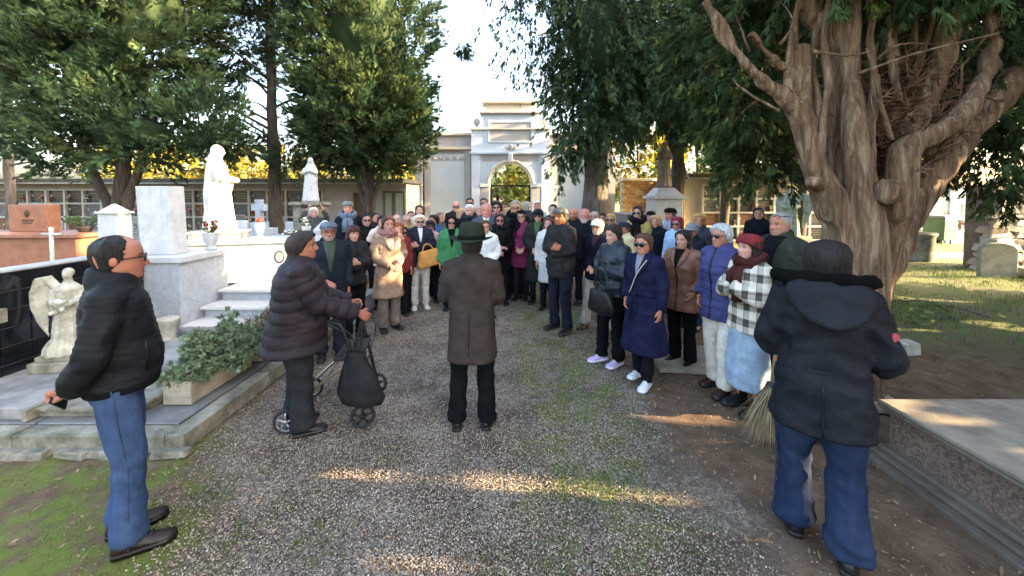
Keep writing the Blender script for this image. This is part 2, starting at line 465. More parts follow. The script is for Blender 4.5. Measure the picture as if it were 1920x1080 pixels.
for i in range(900):
    Y = 4.8 + 6.4*RNG.random(); X = RNG.uniform(3.2, 12.5)
    d = .5+.5*math.sin(X*1.3+Y*.7)*math.cos(Y*1.1-X*.4)
    if RNG.random() > .25 + .75*min(1, (Y-4.6)/2.0)*(.4+.6*d): continue
    sp.append((int(RNG.integers(14, 34)), X, Y, .14, .06+.05*RNG.random(), .009, .02))
for i in range(120):   # moss and low grass at the crowd's feet
    sp.append((12, RNG.uniform(.2, 3.2), RNG.uniform(5.2, 8), .12, .03, .006, 0))
stuff_blades('lawn_grass', sp)

# dry leaves and twigs lying about
mLitter = leafmat('dry_leaf', (.13,.085,.045), (.24,.17,.10), .1)
def litter():
    n = 3800
    X = np.concatenate([RNG.uniform(1.2, 3.0, 600), RNG.uniform(3.0, 12, 2500), RNG.uniform(-3.6, -2.0, 250), RNG.uniform(-2, 1.2, 450)])
    Y = np.concatenate([RNG.uniform(1.6, 5, 600), 3.0+RNG.random(2500)**1.2*7, RNG.uniform(1.7, 2.8, 250), RNG.uniform(1.7, 6, 450)])
    n = len(X); a = RNG.uniform(0, 6.28, n); L = RNG.uniform(.008, .028, n); W = L*RNG.uniform(.15, .5, n); z = RNG.uniform(.004, .02, n) + np.where((X > 3.2) & (Y > 4.2), .04, 0)
    d = np.stack([np.cos(a), np.sin(a), RNG.normal(0, .3, n)], 1); s = np.stack([-np.sin(a), np.cos(a), RNG.normal(0, .3, n)], 1)
    c = np.stack([X, Y, z], 1)
    v = np.stack([c-d*L[:,None], c+s*W[:,None], c+d*L[:,None], c-s*W[:,None]], 1).reshape(-1,3)
    q = np.arange(n*4).reshape(-1,4)
    tag(fast_mesh('fallen_leaves', v, q, mLitter, None, np.repeat(RNG.uniform(.5,1.5,(n,1))*np.ones((1,3)), 4, 0)), kind='stuff')
litter()

# ================================================================== LEFT PLATFORM OF GRAVES
plat = empty('grave_platform', (-2.45, 2.82, 0)); tag(plat, kind='structure')
def P_(mbx, name, m, parent, bevel=.006, smooth=False, label=None):
    """mbx in world coordinates, parent an empty at some location without rotation"""
    base = parent.location
    q = parent
    while q.parent is not None: q = q.parent; base = base + q.location
    b = np.array(base); mbx.xform(lambda v: v - b)
    o = mbx.build(name, m, parent, smooth=smooth, bevel=bevel)
    if label: o['label'] = label
    return o
PX = -2.47
b = MB(); b.box((-4.6-.0, 5.2, .045), (4.2, 4.7, .09)); P_(b, 'core', mOldKerb, plat, 0)
y = 2.82; i = 0
while y < 7.4:                                  # kerb stones along the path
    L = [1.05, .92, 1.1, .98, 1.02][i % 5]
    b = MB(); b.box((PX-.07+.004*(i%2), y+L/2, .068+.003*(i%3)), (.14, L-.008, .136)); P_(b, 'kerb_stone', mOldKerb, plat, .008); y += L; i += 1
x = PX-.14
for i, L in enumerate([1.15, .95, 1.2, 1.0, 1.1]):   # front kerb
    b = MB(); b.box((x-L/2, 2.89, .067+.003*(i%2)), (L-.008, .14, .134)); P_(b, 'kerb_stone', mOldKerb, plat, .008); x -= L
b = MB()                                        # crumbling footing under the corner
for i in range(16): b.box((PX-.1-.24*i+RNG.normal(0,.03), 2.80+RNG.normal(0,.012), .018), (.25, .10, .05), 0, RNG.normal(0,.08), .9, .006)
P_(b, 'footing', mOldKerb, plat, .006)
# worn marble slabs laid on it
for (x0, x1, y0, y1, z, mm) in [(-3.75,-2.63,2.97,3.62,.142,mSlabMarble),(-4.9,-3.77,2.97,3.2,.142,mSlabMarble),(-6.2,-4.92,2.97,3.2,.142,mSlabMarble),(-3.1,-2.63,3.64,4.9,.140,mSlabMarble),(-3.75,-3.12,3.64,4.05,.139,mSlabMarble),(-3.1,-2.63,4.92,6.4,.141,mSlabTop),(-3.75,-3.12,4.07,4.95,.139,mSlabTop)]:
    b = MB(); b.box(((x0+x1)/2, (y0+y1)/2, .113), (x1-x0, y1-y0, (z-.085))); o = P_(b, 'slab', mm, plat, .006)
    o.location.z += .0 

# raised border of the neighbouring grave: the ledge that runs back beside the angel
g = empty('grave_border', (-4.1, 3.4, .14), 0, 'grey raised grave border with a long pale edge below the small angel', 'grave border')
b = MB(); b.box((-4.32, 3.52, .19), (.90, 1.02, .10)); P_(b, 'top_slab', mSlabTop, g, .01)
b = MB(); b.box((-3.855, 3.5, .195), (.04, 1.06, .10), 0, 0); P_(b, 'edge_strip', mOldKerb, g, .006)
# low flat slabs behind the standing man
def flat_grave(x0, x1, y0, y1, z0, h, lab, m=mSlabTop, name='flat_grave', cat='grave slab', foot=None):
    g = empty(name, ((x0+x1)/2, y0, z0), 0, lab, cat, 'flat grave slabs on the platform')
    b = MB(); b.box(((x0+x1)/2, (y0+y1)/2, z0+h*.3), (x1-x0-.05, y1-y0-.05, h*.6)); P_(b, 'base', foot or mOldKerb, g, .006)
    b = MB(); b.box(((x0+x1)/2, (y0+y1)/2, z0+h*.8), (x1-x0, y1-y0, h*.4)); P_(b, 'cover', m, g, .008)
    return g
flat_grave(-3.98, -3.02, 3.03, 3.5, .142, .085, 'pale tablet slab lying behind the jeans of the man in the quilted jacket', mOldKerb)
flat_grave(-3.95, -3.2, 3.72, 4.7, .14, .12, 'grey slab with worn edges between the angel and the planters')
flat_grave(-4.2, -3.2, 4.78, 5.05, .14, .10, 'narrow grey slab at the foot of the marble cheek block')

# black tiled wall
w = empty('black_tiled_wall', (-4.82, 3.4, 0), 0, 'low wall of glossy black tiles under a pale marble coping, behind the small angel', 'tiled wall')
XW = -4.78
b = MB(); b.box((XW-.10, 4.1, .62), (.18, 1.65, 1.18)); P_(b, 'core', mGrout, w, 0)
tw, th = .235, .175
for r in range(6):
    for c_ in range(7):
        yy = 3.30 + c_*tw + tw/2; zz = .155 + r*th + th/2
        if yy > 4.9: continue
        b = MB(); b.box((XW, yy, zz), (.018+.002*RNG.random(), tw-.011, th-.011)); P_(b, 'tile', mBlackTile, w, .002)
b = MB(); b.box((XW-.07, 4.1, 1.225), (.18, 1.72, .028)); P_(b, 'coping', mGreyMarble, w, .006)
b = MB(); b.box((XW+.02, 3.36, .42), (.06, .06, .62)); P_(b, 'end_post', mWhiteMarble, w, .004)
b = MB(); b.box((XW+.035, 3.45, .82), (.05, .22, .13)); P_(b, 'bracket_plate', mOldKerb, w, .006)
# marble tomb behind the black wall
g = empty('marble_tomb', (-6.0, 5.3, 0), 0, 'low white marble tomb just behind the black tiled wall', 'tomb')
b = MB(); b.box((-6.35, 5.75, .42), (1.5, .8, .72)); P_(b, 'chest', mGreyMarble, g, .01)
b = MB(); b.box((-6.35, 5.75, .87), (1.6, .9, .07)); P_(b, 'lid', mGreyMarble, g, .01)

# ================================================================== MARBLE MONUMENT WITH STEPS
mon = empty('marble_monument', (-4.4, 5.0, 0), 0, 'white marble family monument with steps and a tall blank stele on its side block', 'monument')
ax0 = -4.30
b = MB(); b.box((-4.62, 5.38, .53), (.60, .84, 1.06)); P_(b, 'side_block', mGreyMarble, mon, .006)
b = MB(); b.box((-4.62, 5.40, 1.10), (.70, .96, .075)); P_(b, 'block_cap', mWhiteMarble, mon, .006)
b = MB()
b.loft([[(-4.97, 5.12, 1.14), (-4.54, 5.12, 1.14), (-4.54, 5.36, 1.14), (-4.97, 5.36, 1.14)], [(-5.02, 5.12, 2.06), (-4.57, 5.12, 2.06), (-4.57, 5.36, 2.06), (-5.02, 5.36, 2.06)]]); P_(b, 'stele', mWhiteMarble, mon, .006)
b = MB(); b.box((-4.98, 5.2, .55), (.5, .4, 1.16)); P_(b, 'stele_base', mGreyMarble, mon, .006)
for i, (yy, z0, z1, xl_, xr_) in enumerate([(4.98, .10, .24, ax0, -2.75), (5.30, .24, .40, ax0+.02, -2.85), (5.62, .40, .56, ax0+.02, -2.95)]):
    b = MB(); b.box(((xl_+xr_)/2, yy+.5, (z0+z1)/2-.02), (xr_-xl_, 1.0, z1-z0-.04)); P_(b, 'riser', mGreyMarble, mon, .004)
    b = MB(); b.box(((xl_+xr_)/2, yy+.46, z1-.018), (xr_-xl_+.02, 1.06, .04)); P_(b, 'tread', mCleanMarble, mon, .006)
def rotbox(cx, cy, cz, d, rz): 
    b = MB(); b.box((cx, cy, cz), d, 0, rz); return b
ar = R(14)
P_(rotbox(-4.15, 6.40, .86, (1.95, .6, .62), ar), 'altar_front', mCleanMarble, mon, .008)
P_(rotbox(-4.15, 6.42, 1.195, (2.05, .72, .06), ar), 'altar_top', mWhiteMarble, mon, .008)
P_(rotbox(-4.92, 6.28, .90, (.42, .68, .70), ar), 'altar_pier', mCleanMarble, mon, .006)
e = MB()                                         # oval photo medallion on the altar front
fx = lambda u, off, z: (-4.15+u*math.cos(ar)+off*math.sin(ar), 6.40+u*math.sin(ar)-off*math.cos(ar), z)
def oval(bm, u, z, ru, rz_, off, mi, th=.012):
    n = 20; an = np.arange(n)*2*math.pi/n
    r1 = [fx(u+ru*math.cos(a), off, z+rz_*math.sin(a)) for a in an]; r2 = [fx(u+ru*.9*math.cos(a), off+th, z+rz_*.9*math.sin(a)) for a in an]
    bm.loft([r1, r2], mi)
oval(e, .32, .94, .075, .105, .299, 0); oval(e, .32, .94, .055, .082, .309, 1, .006)
mBronze = M('dark_bronze', (.07,.05,.035), .45, .3, 20, .2, 60, metal=.6); mPhoto = M('enamel_portrait', (.34,.31,.29), .25, .6, 14, 0)
P_(e, 'medallion', [mBronze, mPhoto], mon, 0)
e = MB()                                        # small bronze monogram on the pier
for k in range(9):
    a0 = math.pi*1.1 + k*math.pi*1.1/9; a1 = a0+math.pi*1.1/9
    e.tube([fx(-.70+.06*math.cos(a0), .372, .80+.05*math.sin(a0)), fx(-.70+.06*math.cos(a1), .372, .80+.05*math.sin(a1))], .010, 6)
e.tube([fx(-.72, .372, .80), fx(-.67, .372, .84)], .009, 6)
P_(e, 'monogram', mBronze, mon, 0)
P_(rotbox(-4.88, 6.40, 1.265, (.72, .42, .08), ar), 'statue_plinth', mCornice, mon, .012)
P_(rotbox(-4.88, 6.40, 1.325, (.78, .48, .04), ar), 'plinth_cap', mCornice, mon, .01)

# ================================================================== COLUMBARIA
PLAQ = [M('plaque_dark', (.035,.036,.04), .3, .4, 6, .03, 40, spec=.5), M('plaque_grey', (.14,.14,.145), .4, .3, 5, .05, 40), M('plaque_pale', (.42,.42,.40), .45, .15, 5, .05, 40), M('plaque_red', (.17,.075,.05), .4, .3, 6, .05, 40), M('plaque_blue', (.07,.085,.11), .35, .3, 6, .05, 40)]
mFlower = [M('flower_red', (.35,.02,.025), .8, .5, 30, .2), M('flower_pink', (.5,.16,.2), .8, .4, 30, .2), M('flower_white', (.65,.63,.55), .8, .3, 30, .2), M('flower_leaf', (.04,.08,.025), .8, .5, 30, .2)]
mBrass = M('tarnished_brass', (.25,.17,.07), .4, .3, 20, .1, metal=.7)
def vase_mesh(kind):
    b = MB(); b.lathe([(.02,0),(.03,.02),(.022,.06),(.032,.12),(.028,.125)], (0,0,0), 10, 0)
    for i in range(9):
        a, r_ = RNG.uniform(0, 6.28), RNG.uniform(0, .07); z = .14+RNG.uniform(0, .12)
        b.ell((r_*math.cos(a), r_*math.sin(a), z), (.034,.034,.03), 5, 3, 1 if i % 3 else 2)
    me = bpy.data.meshes.new('vase'); me.from_pydata(b.verts().tolist(), [], b.f)
    for m in (mBrass, mFlower[kind], mFlower[3]): me.materials.append(m)
    me.polygons.foreach_set('material_index', b.m); return me
VASES = [vase_mesh(i) for i in range(3)]
def plaque_mesh(w, h, k):
    b = MB(); b.box((0,0,0), (w, .04, h)); 
    me = bpy.data.meshes.new('niche_plaque'); me.from_pydata(b.verts().tolist(), [], b.f); me.materials.append(PLAQ[k]); return me
def inscr_mesh(w, h, k):
    """raised lines of lettering too small to read, a photo oval and a small cross"""
    b = MB()
    for r_ in range(3):
        x = -w*.22
        while x < w*.34:
            l = RNG.uniform(.015, .05); b.box((x+l/2, -.024, h*(.22-.17*r_)), (l, .006, .022), 0); x += l+.014
    n = 12; an = np.arange(n)*6.2832/n
    b.loft([[(-w*.34+.045*math.cos(a), -.021, .05+.06*math.sin(a)) for a in an], [(-w*.34+.04*math.cos(a), -.03, .05+.055*math.sin(a)) for a in an]], 1)
    b.box((-w*.34, -.025, -.12), (.012, .008, .09), 0); b.box((-w*.34, -.026, -.105), (.05, .008, .012), 0)
    me = bpy.data.meshes.new('inscription'); me.from_pydata(b.verts().tolist(), [], b.f)
    me.materials.append(mBrass if k in (0, 3, 4) else mBronze); me.materials.append(mPhoto); me.polygons.foreach_set('material_index', b.m); return me
def columbarium(label, X0, X1, nx0, nx1, Y, pw, ph, rows, z0, ztop, seed, wallm):
    g = empty('columbarium', ((X0+X1)/2, Y, 0), 0, label, 'columbarium')
    rr = random.Random(seed)
    cols = int(round((nx1-nx0)/pw)); pw = (nx1-nx0)/cols
    b = MB(); b.box(((X0+X1)/2, Y+1.3, (ztop)/2), (X1-X0, 2.3, ztop)); P_(b, 'wall', wallm, g, 0)
    b = MB(); b.box(((X0+X1)/2, Y+1.0, ztop+.10), (X1-X0+.2, 3.3, .17)); P_(b, 'roof', mRoof, g, .02)
    b = MB(); b.box(((X0+X1)/2, Y-.62, ztop+.02), (X1-X0+.2, .05, .09)); P_(b, 'eave_board', mNicheFrame, g, .004)
    fw = .085
    for i in range(cols+1):
        b = MB(); b.box((nx0+i*pw, Y+.07, (z0+rows*ph)/2+.02), (fw, .20, z0+rows*ph)); P_(b, 'upright', mNicheFrame, g, .004)
    for j in range(rows+1):
        b = MB(); b.box(((nx0+nx1)/2, Y+.075, z0+j*ph), (nx1-nx0+.1, .215, .07)); P_(b, 'shelf', mNicheFrame, g, .004)
    meshes = [plaque_mesh(pw-fw-.01, ph-.08, k) for k in range(5)]; ins = [inscr_mesh(pw, ph, k) for k in range(5)]
    base = np.array(g.location)
    for j in range(rows):
        for i in range(cols):
            k = rr.choices(range(5), [4.5, 3, 2, .7, 1])[0]
            p = bpy.data.objects.new('niche_plaque', meshes[k]); COL.objects.link(p); p.parent = g
            p.location = Vector((nx0+(i+.5)*pw, Y+.09, z0+(j+.5)*ph)) - g.location
            q = bpy.data.objects.new('inscription', ins[k]); COL.objects.link(q); q.parent = p; q['kind'] = 'stuff'
            if rr.random() < .6:
                v = bpy.data.objects.new('vase', VASES[rr.randrange(3)]); COL.objects.link(v); v.parent = p
                v.location = ((-1 if rr.random() < .5 else 1)*pw*.3, -.10, -ph*.42); s_ = rr.uniform(.8, 1.25); v.scale = (s_, s_, s_)
    return g
cl = columbarium('long low columbarium with mossy flat roof and three dark framed doors end by the gate', -24.5, -4.45, -24.0, -7.9, 16.0, .78, .57, 4, -.12, 2.42, 3, mRenderGrey)
cl['label'] = 'long low columbarium under the conifers, its wall running up to the gate with two doors'
mDoor = M('brown_wooden_door', (.13,.075,.035), .6, .3, 6, .2, 40, (1,1,.2)); mGreenFrame = M('olive_painted_frame', (.12,.115,.05), .5, .2, 10, .1); mBlindPane = M('pale_glazed_pane', (.40,.44,.40), .2, .1, 2, 0)
b = MB(); b.box((-6.35, 16.12, 1.02), (.62, .06, 2.04)); d = P_(b, 'door', mDoor, cl, .01)
for dz in (.5, 1.45):
    b = MB(); b.box((-6.35, 16.085, dz), (.42, .02, .72)); b.build('door_panel', mDoor, d, loc=tuple(-np.array(d.parent.location)))
b = MB()
for x_ in (-5.36, -5.0, -4.93, -4.52): b.box((x_, 16.10, 1.03), (.07, .10, 2.06))
b.box((-4.95, 16.095, 2.07), (.92, .10, .07)); P_(b, 'door_frame', mGreenFrame, cl, .004)
for x_, w_ in ((-5.18, .30), (-4.72, .34)):
    b = MB(); b.box((x_, 16.13, 1.02), (w_, .03, 2.0)); P_(b, 'pane', mBlindPane, cl, 0)
columbarium('low columbarium to the side of the lit brick wall, wide shelves of dark plaques', 7.15, 14.0, 7.95, 13.9, 16.0, .76, .58, 4, .05, 2.62, 9, mRenderGrey)

# ================================================================== THE GATE
YG = 19.0
zz = lambda py: CAM_H + (366-py)*YG/FPX*1.0
xx = lambda px: (px-CX)/FPX*YG
gate = empty('entrance_gate', (xx(957), YG, 0), 0, 'pale blue cemetery gatehouse with arched opening, raised centre and blank inscription panel', 'gatehouse')
gx = xx(957)
def gbox(name, x0, x1, z0, z1, y0, y1, m, bev=.01, parent=None):
    b = MB(); b.box(((x0+x1)/2, (y0+y1)/2, (z0+z1)/2), (x1-x0, y1-y0, z1-z0)); return P_(b, name, m, parent or gate, bev)
hw = 1.93; oa = 1.03; zs = 2.50             # half width of the centre block, arch radius, spring height
# centre block with an arched opening: front, back and jambs as one mesh
def arch_block():
    b = MB(); n = 18; D = .9; top = 5.15
    an = np.linspace(0, math.pi, n+1)
    ins = [(gx+oa, 0.0)] + [(gx+oa*math.cos(a), zs+oa*math.sin(a)) for a in an] + [(gx-oa, 0.0)]
    out = [(gx+hw, 0.0)] + [(gx+hw*max(-1, min(1, 1.6*math.cos(a))), min(top, zs+ (top-zs)*min(1, 1.75*math.sin(a)))) for a in an] + [(gx-hw, 0.0)]
    k = len(ins)
    V = [(x, YG, z) for x, z in ins] + [(x, YG, z) for x, z in out] + [(x, YG+D, z) for x, z in ins] + [(x, YG+D, z) for x, z in out]
    F = []
    for i in range(k-1):
        F.append([i, k+i, k+i+1, i+1]); F.append([2*k+i, 2*k+i+1, 3*k+i+1, 3*k+i])
        F.append([i, i+1, 2*k+i+1, 2*k+i]); F.append([k+i, 3*k+i, 3*k+i+1, k+i+1])
    b.add(V, F); return b
P_(arch_block(), 'centre_block', mRender, gate, 0)
b = MB(); n = 24; an = np.linspace(0, math.pi, n+1)       # archivolt
pr = [(oa-.01, -.0), (oa+.0, -.09), (oa+.10, -.11), (oa+.16, -.06), (oa+.17, .02)]
b.loft([[(gx+r_*math.cos(a), YG+dy, zs+r_*math.sin(a)) for r_, dy in pr] for a in an], closed=False, cap=False); P_(b, 'archivolt', mCornice, gate, 0, True)
for s_ in (-1, 1):
    gbox('impost', gx+s_*1.25-.26, gx+s_*1.25+.26, zs-.16, zs, YG-.10, YG+.2, mRenderPale)
    gbox('pilaster', gx+s_*1.25-.2, gx+s_*1.25+.2, 0, zs-.16, YG-.05, YG+.1, mRenderGrey)
    gbox('corner_pilaster', gx+s_*1.72-.19, gx+s_*1.72+.19, 0, 3.96, YG-.06, YG+.1, mRender)
    gbox('spandrel_panel', gx+(s_*.76)-.62, gx+(s_*.76)+.62, 3.60, 3.93, YG-.012, YG+.1, mRenderGrey, .004)
    gbox('pedestal', gx+s_*1.68-.2, gx+s_*1.68+.2, 5.22, 5.30, YG+.08, YG+.5, mCornice)
    b = MB(); b.lathe([(.05,0),(.07,.03),(.05,.07),(.10,.11),(.16,.19),(.175,.28),(.15,.38),(.09,.45),(.03,.49),(.0,.5)], (gx+s_*1.68, YG+.3, 5.30), 16); P_(b, 'ball_finial', mRenderGrey, gate, 0, True)
gbox('string_course', gx-hw-.05, gx+hw+.05, 3.96, 4.06, YG-.13, YG+.2, mRender)
gbox('block_cornice', gx-hw-.06, gx+hw+.06, 5.152, 5.22, YG-.08, YG+.98, mCornice)
gbox('attic', gx-1.36, gx+1.36, 5.222, 5.95, YG+.02, YG+.8, mRender)
gbox('attic_cornice', gx-1.52, gx+1.52, 5.95, 6.04, YG-.13, YG+.95, mRenderGrey)
gbox('attic_block', gx-1.24, gx+1.24, 6.04, 6.44, YG+.06, YG+.78, mCornice)
gbox('top_cornice', gx-1.40, gx+1.40, 6.44, 6.58, YG-.08, YG+.9, mCornice, .03)
b = MB()
for (x0,x1,z0,z1) in [(gx-1.10,gx+1.10,5.50,5.58),(gx-1.10,gx+1.10,4.52,4.60),(gx-1.10,gx-1.02,4.60,5.50),(gx+1.02,gx+1.10,4.60,5.50)]: b.box(((x0+x1)/2, YG-.0, (z0+z1)/2), (x1-x0, .07, z1-z0))
P_(b, 'panel_frame', mRender, gate, .004)
gbox('inscription_panel', gx-1.02, gx+1.02, 4.60, 5.50, YG-.008, YG+.05, mRenderGrey, 0)
b = MB(); b.loft([[(gx-.11,YG-.12,3.5),(gx+.11,YG-.12,3.5),(gx+.13,YG-.12,4.02),(gx-.13,YG-.12,4.02)],[(gx-.08,YG-.2,3.56),(gx+.08,YG-.2,3.56),(gx+.1,YG-.2,3.98),(gx-.1,YG-.2,3.98)]]); P_(b, 'keystone', mRenderPale, gate, .01)
b = MB()                                                    # carved emblem over the keystone
b.ell((gx, YG-.17, 4.28), (.13,.06,.17)); 
for s_ in (-1, 1): b.tube([(gx+s_*.08,YG-.15,4.15),(gx+s_*.24,YG-.15,4.26),(gx+s_*.22,YG-.15,4.42)], [.05,.045,.02], 8)
P_(b, 'carved_emblem', mRenderGrey, gate, 0, True)
b = MB(); b.tube([(gx+.36,YG-.02,4.34),(gx+.36,YG-.2,4.36)], .02, 6); b.box((gx+.36,YG-.26,4.36),(.09,.17,.10)); P_(b, 'camera_box', M('dark_plastic', (.02,.02,.022), .5), gate, .006)
# wings
for s_ in (-1, 1):
    X0, X1 = (gx-4.30, gx-hw) if s_ < 0 else (gx+hw, gx+5.05)
    gbox('wing_wall', X0, X1, 0, 4.20, YG+.25, YG+1.0, mRenderGrey)
    gbox('wing_attic', X0+.05, X1, 4.33, 4.92, YG+.32, YG+.95, mRenderGrey)
    gbox('wing_cornice', X0-.08, X1, 4.20, 4.33, YG+.08, YG+1.05, mCornice)
    gbox('wing_coping', X0-.06, X1, 4.92, 5.04, YG+.2, YG+1.05, mCornice)
    a0, a1 = (gx-4.0, gx-2.3) if s_ < 0 else (gx+2.3, gx+4.4)
    gbox('wing_panel', a0, a1, 0, 3.98, YG+.225, YG+.4, mRenderPale, .006)
    gbox('wing_pilaster', (a0-.35 if s_ < 0 else a1+.02), (a0-.02 if s_ < 0 else a1+.35), 0, 4.19, YG+.19, YG+.5, mRenderGrey)
    gbox('inner_pilaster', (a1+.02 if s_ < 0 else a0-.3), (a1+.3 if s_ < 0 else a0-.02), 0, 4.19, YG+.19, YG+.5, mRenderGrey)
    for i in range(5):
        cx_ = a0+.2+i*.34
        b = MB(); b.box((cx_, YG+.21, 3.78), (.2, .03, .2))
        n_ = 10; q = np.arange(n_)*6.2832/n_
        b.loft([[(cx_+.08*math.cos(a), YG+.195, 3.78+.08*math.sin(a)) for a in q], [(cx_+.05*math.cos(a), YG+.175, 3.78+.05*math.sin(a)) for a in q]])
        P_(b, 'rosette', mRenderGrey, gate, 0)
gbox('end_pier', gx-4.72, gx-4.36, 0, 3.9, YG-.05, YG+.5, mRenderGrey)
gbox('end_pier', gx+4.80, gx+5.15, 0, 4.25, YG-.08, YG+.6, mRenderGrey)
mPipe = M('dark_downpipe', (.05,.04,.035), .5)
for X_ in (gx-4.32, gx+4.72):
    b = MB(); b.tube([(X_,YG+.14,.0),(X_,YG+.14,4.2)], .05, 8); P_(b, 'downpipe', mPipe, gate, 0, True)
mIron = M('dark_ironwork', (.018,.017,.016), .5, .3, 20, .1, metal=.4)
b = MB()
for x_ in (gx-.98, gx+.98): b.box((x_, YG+.42, 1.19), (.075, .08, 2.38))
b.box((gx, YG+.42, 2.41), (2.03, .085, .075)); P_(b, 'iron_frame', mIron, gate, .004)
s = empty('wall_sign', (xx(768)+.06, YG-.07, zz(353)), 0, 'small red and white notice fixed to the grey pier beside the gate', 'sign')
b = MB(); b.box((0,0,0), (.30,.012,.34)); b.build('sign_plate', M('sign_red', (.20,.035,.035), .5, .2), s)
b = MB(); b.box((0,-.009,.03), (.20,.006,.07)); b.box((-.05,-.009,-.09), (.12,.006,.05)); b.build('sign_print', M('sign_white', (.6,.55,.52), .5, .1), s)

# brick wall and yellow pier to the right of the gate
mBrickLit = [M('brick_orange', (.36,.17,.07), .9, .3, 9, .3, 50), M('brick_ochre', (.42,.26,.11), .9, .3, 9, .3, 50), M('brick_pale', (.50,.40,.24), .9, .3, 9, .3, 50)]
w = empty('brick_wall', (7.0, 17.0, 0), R(22), 'sunlit orange brick wall with a pale coping between the gate and the columbarium', 'brick wall')
b = MB(); b.box((5.8, 17.15, 1.25), (2.6, .25, 2.5)); P_(b, 'core', M('mortar', (.45,.37,.25), .95), w, 0)
b = MB(); rowh = .083
for j in range(30):
    x = 4.5 - (.13 if j % 2 else 0)
    while x < 7.05:
        L = .25; b.box((x+L/2, 17.02+RNG.normal(0,.006), .04+j*rowh+rowh/2), (L-.014, .05, rowh-.013), int(RNG.choice([0,0,1,1,2]))); x += L
tag(P_(b, 'bricks', mBrickLit, w, 0), kind='stuff')
b = MB(); b.box((5.8, 17.1, 2.60), (2.7, .42, .10)); P_(b, 'coping', mCornice, w, .01)
mYellow = weathered('yellow_plaster', (.62,.44,.16), (.50,.34,.12), None, 2, .9, .15)
p = empty('yellow_pier', (7.0, 16.2, 0), 0, 'yellow plastered pier at the end of the columbarium beside the brick wall', 'pier')
b = MB(); b.box((7.0, 16.1, 1.25), (.30, .5, 2.5)); P_(b, 'shaft', mYellow, p, .01)
b = MB(); b.box((7.0, 16.1, 2.53), (.38, .58, .07)); P_(b, 'cap', mCornice, p, .01)
# ================================================================== TREES
# foliage cut away along the sun to light chosen spots (target point, radius)
GAPS = []
_gr = np.random.default_rng(5)
def gap(p, r, amin=.6): GAPS.append((np.array(p, float), r, amin))
for z in np.arange(1.30, 2.9, .22): gap((-4.88, 6.35, z), .34)
for z in (.62, .85, 1.1): gap((-4.75, 6.1, z), .34)
for z in (.95, 1.1, 1.25): gap((-1.62, 5.35, z), .17)
for x in np.arange(-1.6, .95, .22): gap((x, 2.64-.075*(x+1.6)+.02*math.sin(x*7), 0), .066+.014*math.sin(x*5))
for x in np.arange(1.30, 2.3, .22): gap((x, 3.32-.03*(x-1.3), 0), .10)
for x in np.arange(.72, .98, .13): gap((x, 3.56-.25*(x-.72), 0), .08)
for x in np.arange(-.25, .45, .2): gap((x, 5.72, 0), .045)
for x in np.arange(-2.0, -1.5, .2): gap((x, 5.6, 0), .05)
for x in np.arange(1.0, 1.5, .2): gap((x, 2.86, 0), .07)
gap((1.25, 2.02, 0), .09); gap((1.05, 2.1, 0), .07); gap((-.4, 1.98, 0), .12); gap((-.1, 1.95, 0), .10); gap((-1.45, 3.2, 0), .10); gap((.5, 2.2, 0), .06)
gap((3.0, 2.52, .43), .05); gap((3.15, 2.5, .43), .05); gap((3.0, 2.75, .43), .04); gap((3.2, 2.2, .43), .07)
gap((.80, 5.38, 1.6), .16); gap((.95, 5.42, 1.38), .18); gap((2.95, 3.93, 1.66), .14); gap((2.38, 3.5, 1.2), .12)
gap((3.75, 3.65, 1.1), .14); gap((3.7, 3.6, .7), .14); gap((2.0, 2.1, .55), .10)
for x in np.arange(4.6, 7.2, .5):
    for z in (1.0, 1.6, 2.3): gap((x, 17, z), .42)
for x in np.arange(-1.8, 2.2, .5): gap((x, 18.9, 6.35), .33)
gap((2.8, 10.6, 2.1), .2)

for z in (4.6, 5.4, 6.2, 7.0, 7.8, 8.6): gap((-3.7, 11.9, z), .75, 1.3); gap((-4.3, 11.2, z+.4), .55, 1.6); gap((-4.0, 11.15, z+.2), .22, .2)
gap((-10.6, 9.6, 4.8), .35, 2.5)
gap((-9.4, 8.6, .85), .4); gap((-10.9, 8.4, 1.3), .25)
for x in np.arange(10, 14, .6): gap((x, 11.5, .05), .22)
for i in range(24): gap((_gr.uniform(3.8, 9), _gr.uniform(5.2, 9.5), .05), _gr.uniform(.06, .17))
for x in np.arange(-2, 3, .8): gap((x, 12.8, 4.6+.3*x), .25)
def carved(p, pad=0.0):
    keep = np.ones(len(p), bool)
    wob = 1 + .25*snoise(p, 3.0, 77, 2)
    for T, r, amin in GAPS:
        w = p - T; a = w @ SUN_DIR
        d = np.linalg.norm(w - a[:,None]*SUN_DIR, axis=1)
        keep &= ~((a > amin) & (d < r*wob + pad))
    return keep

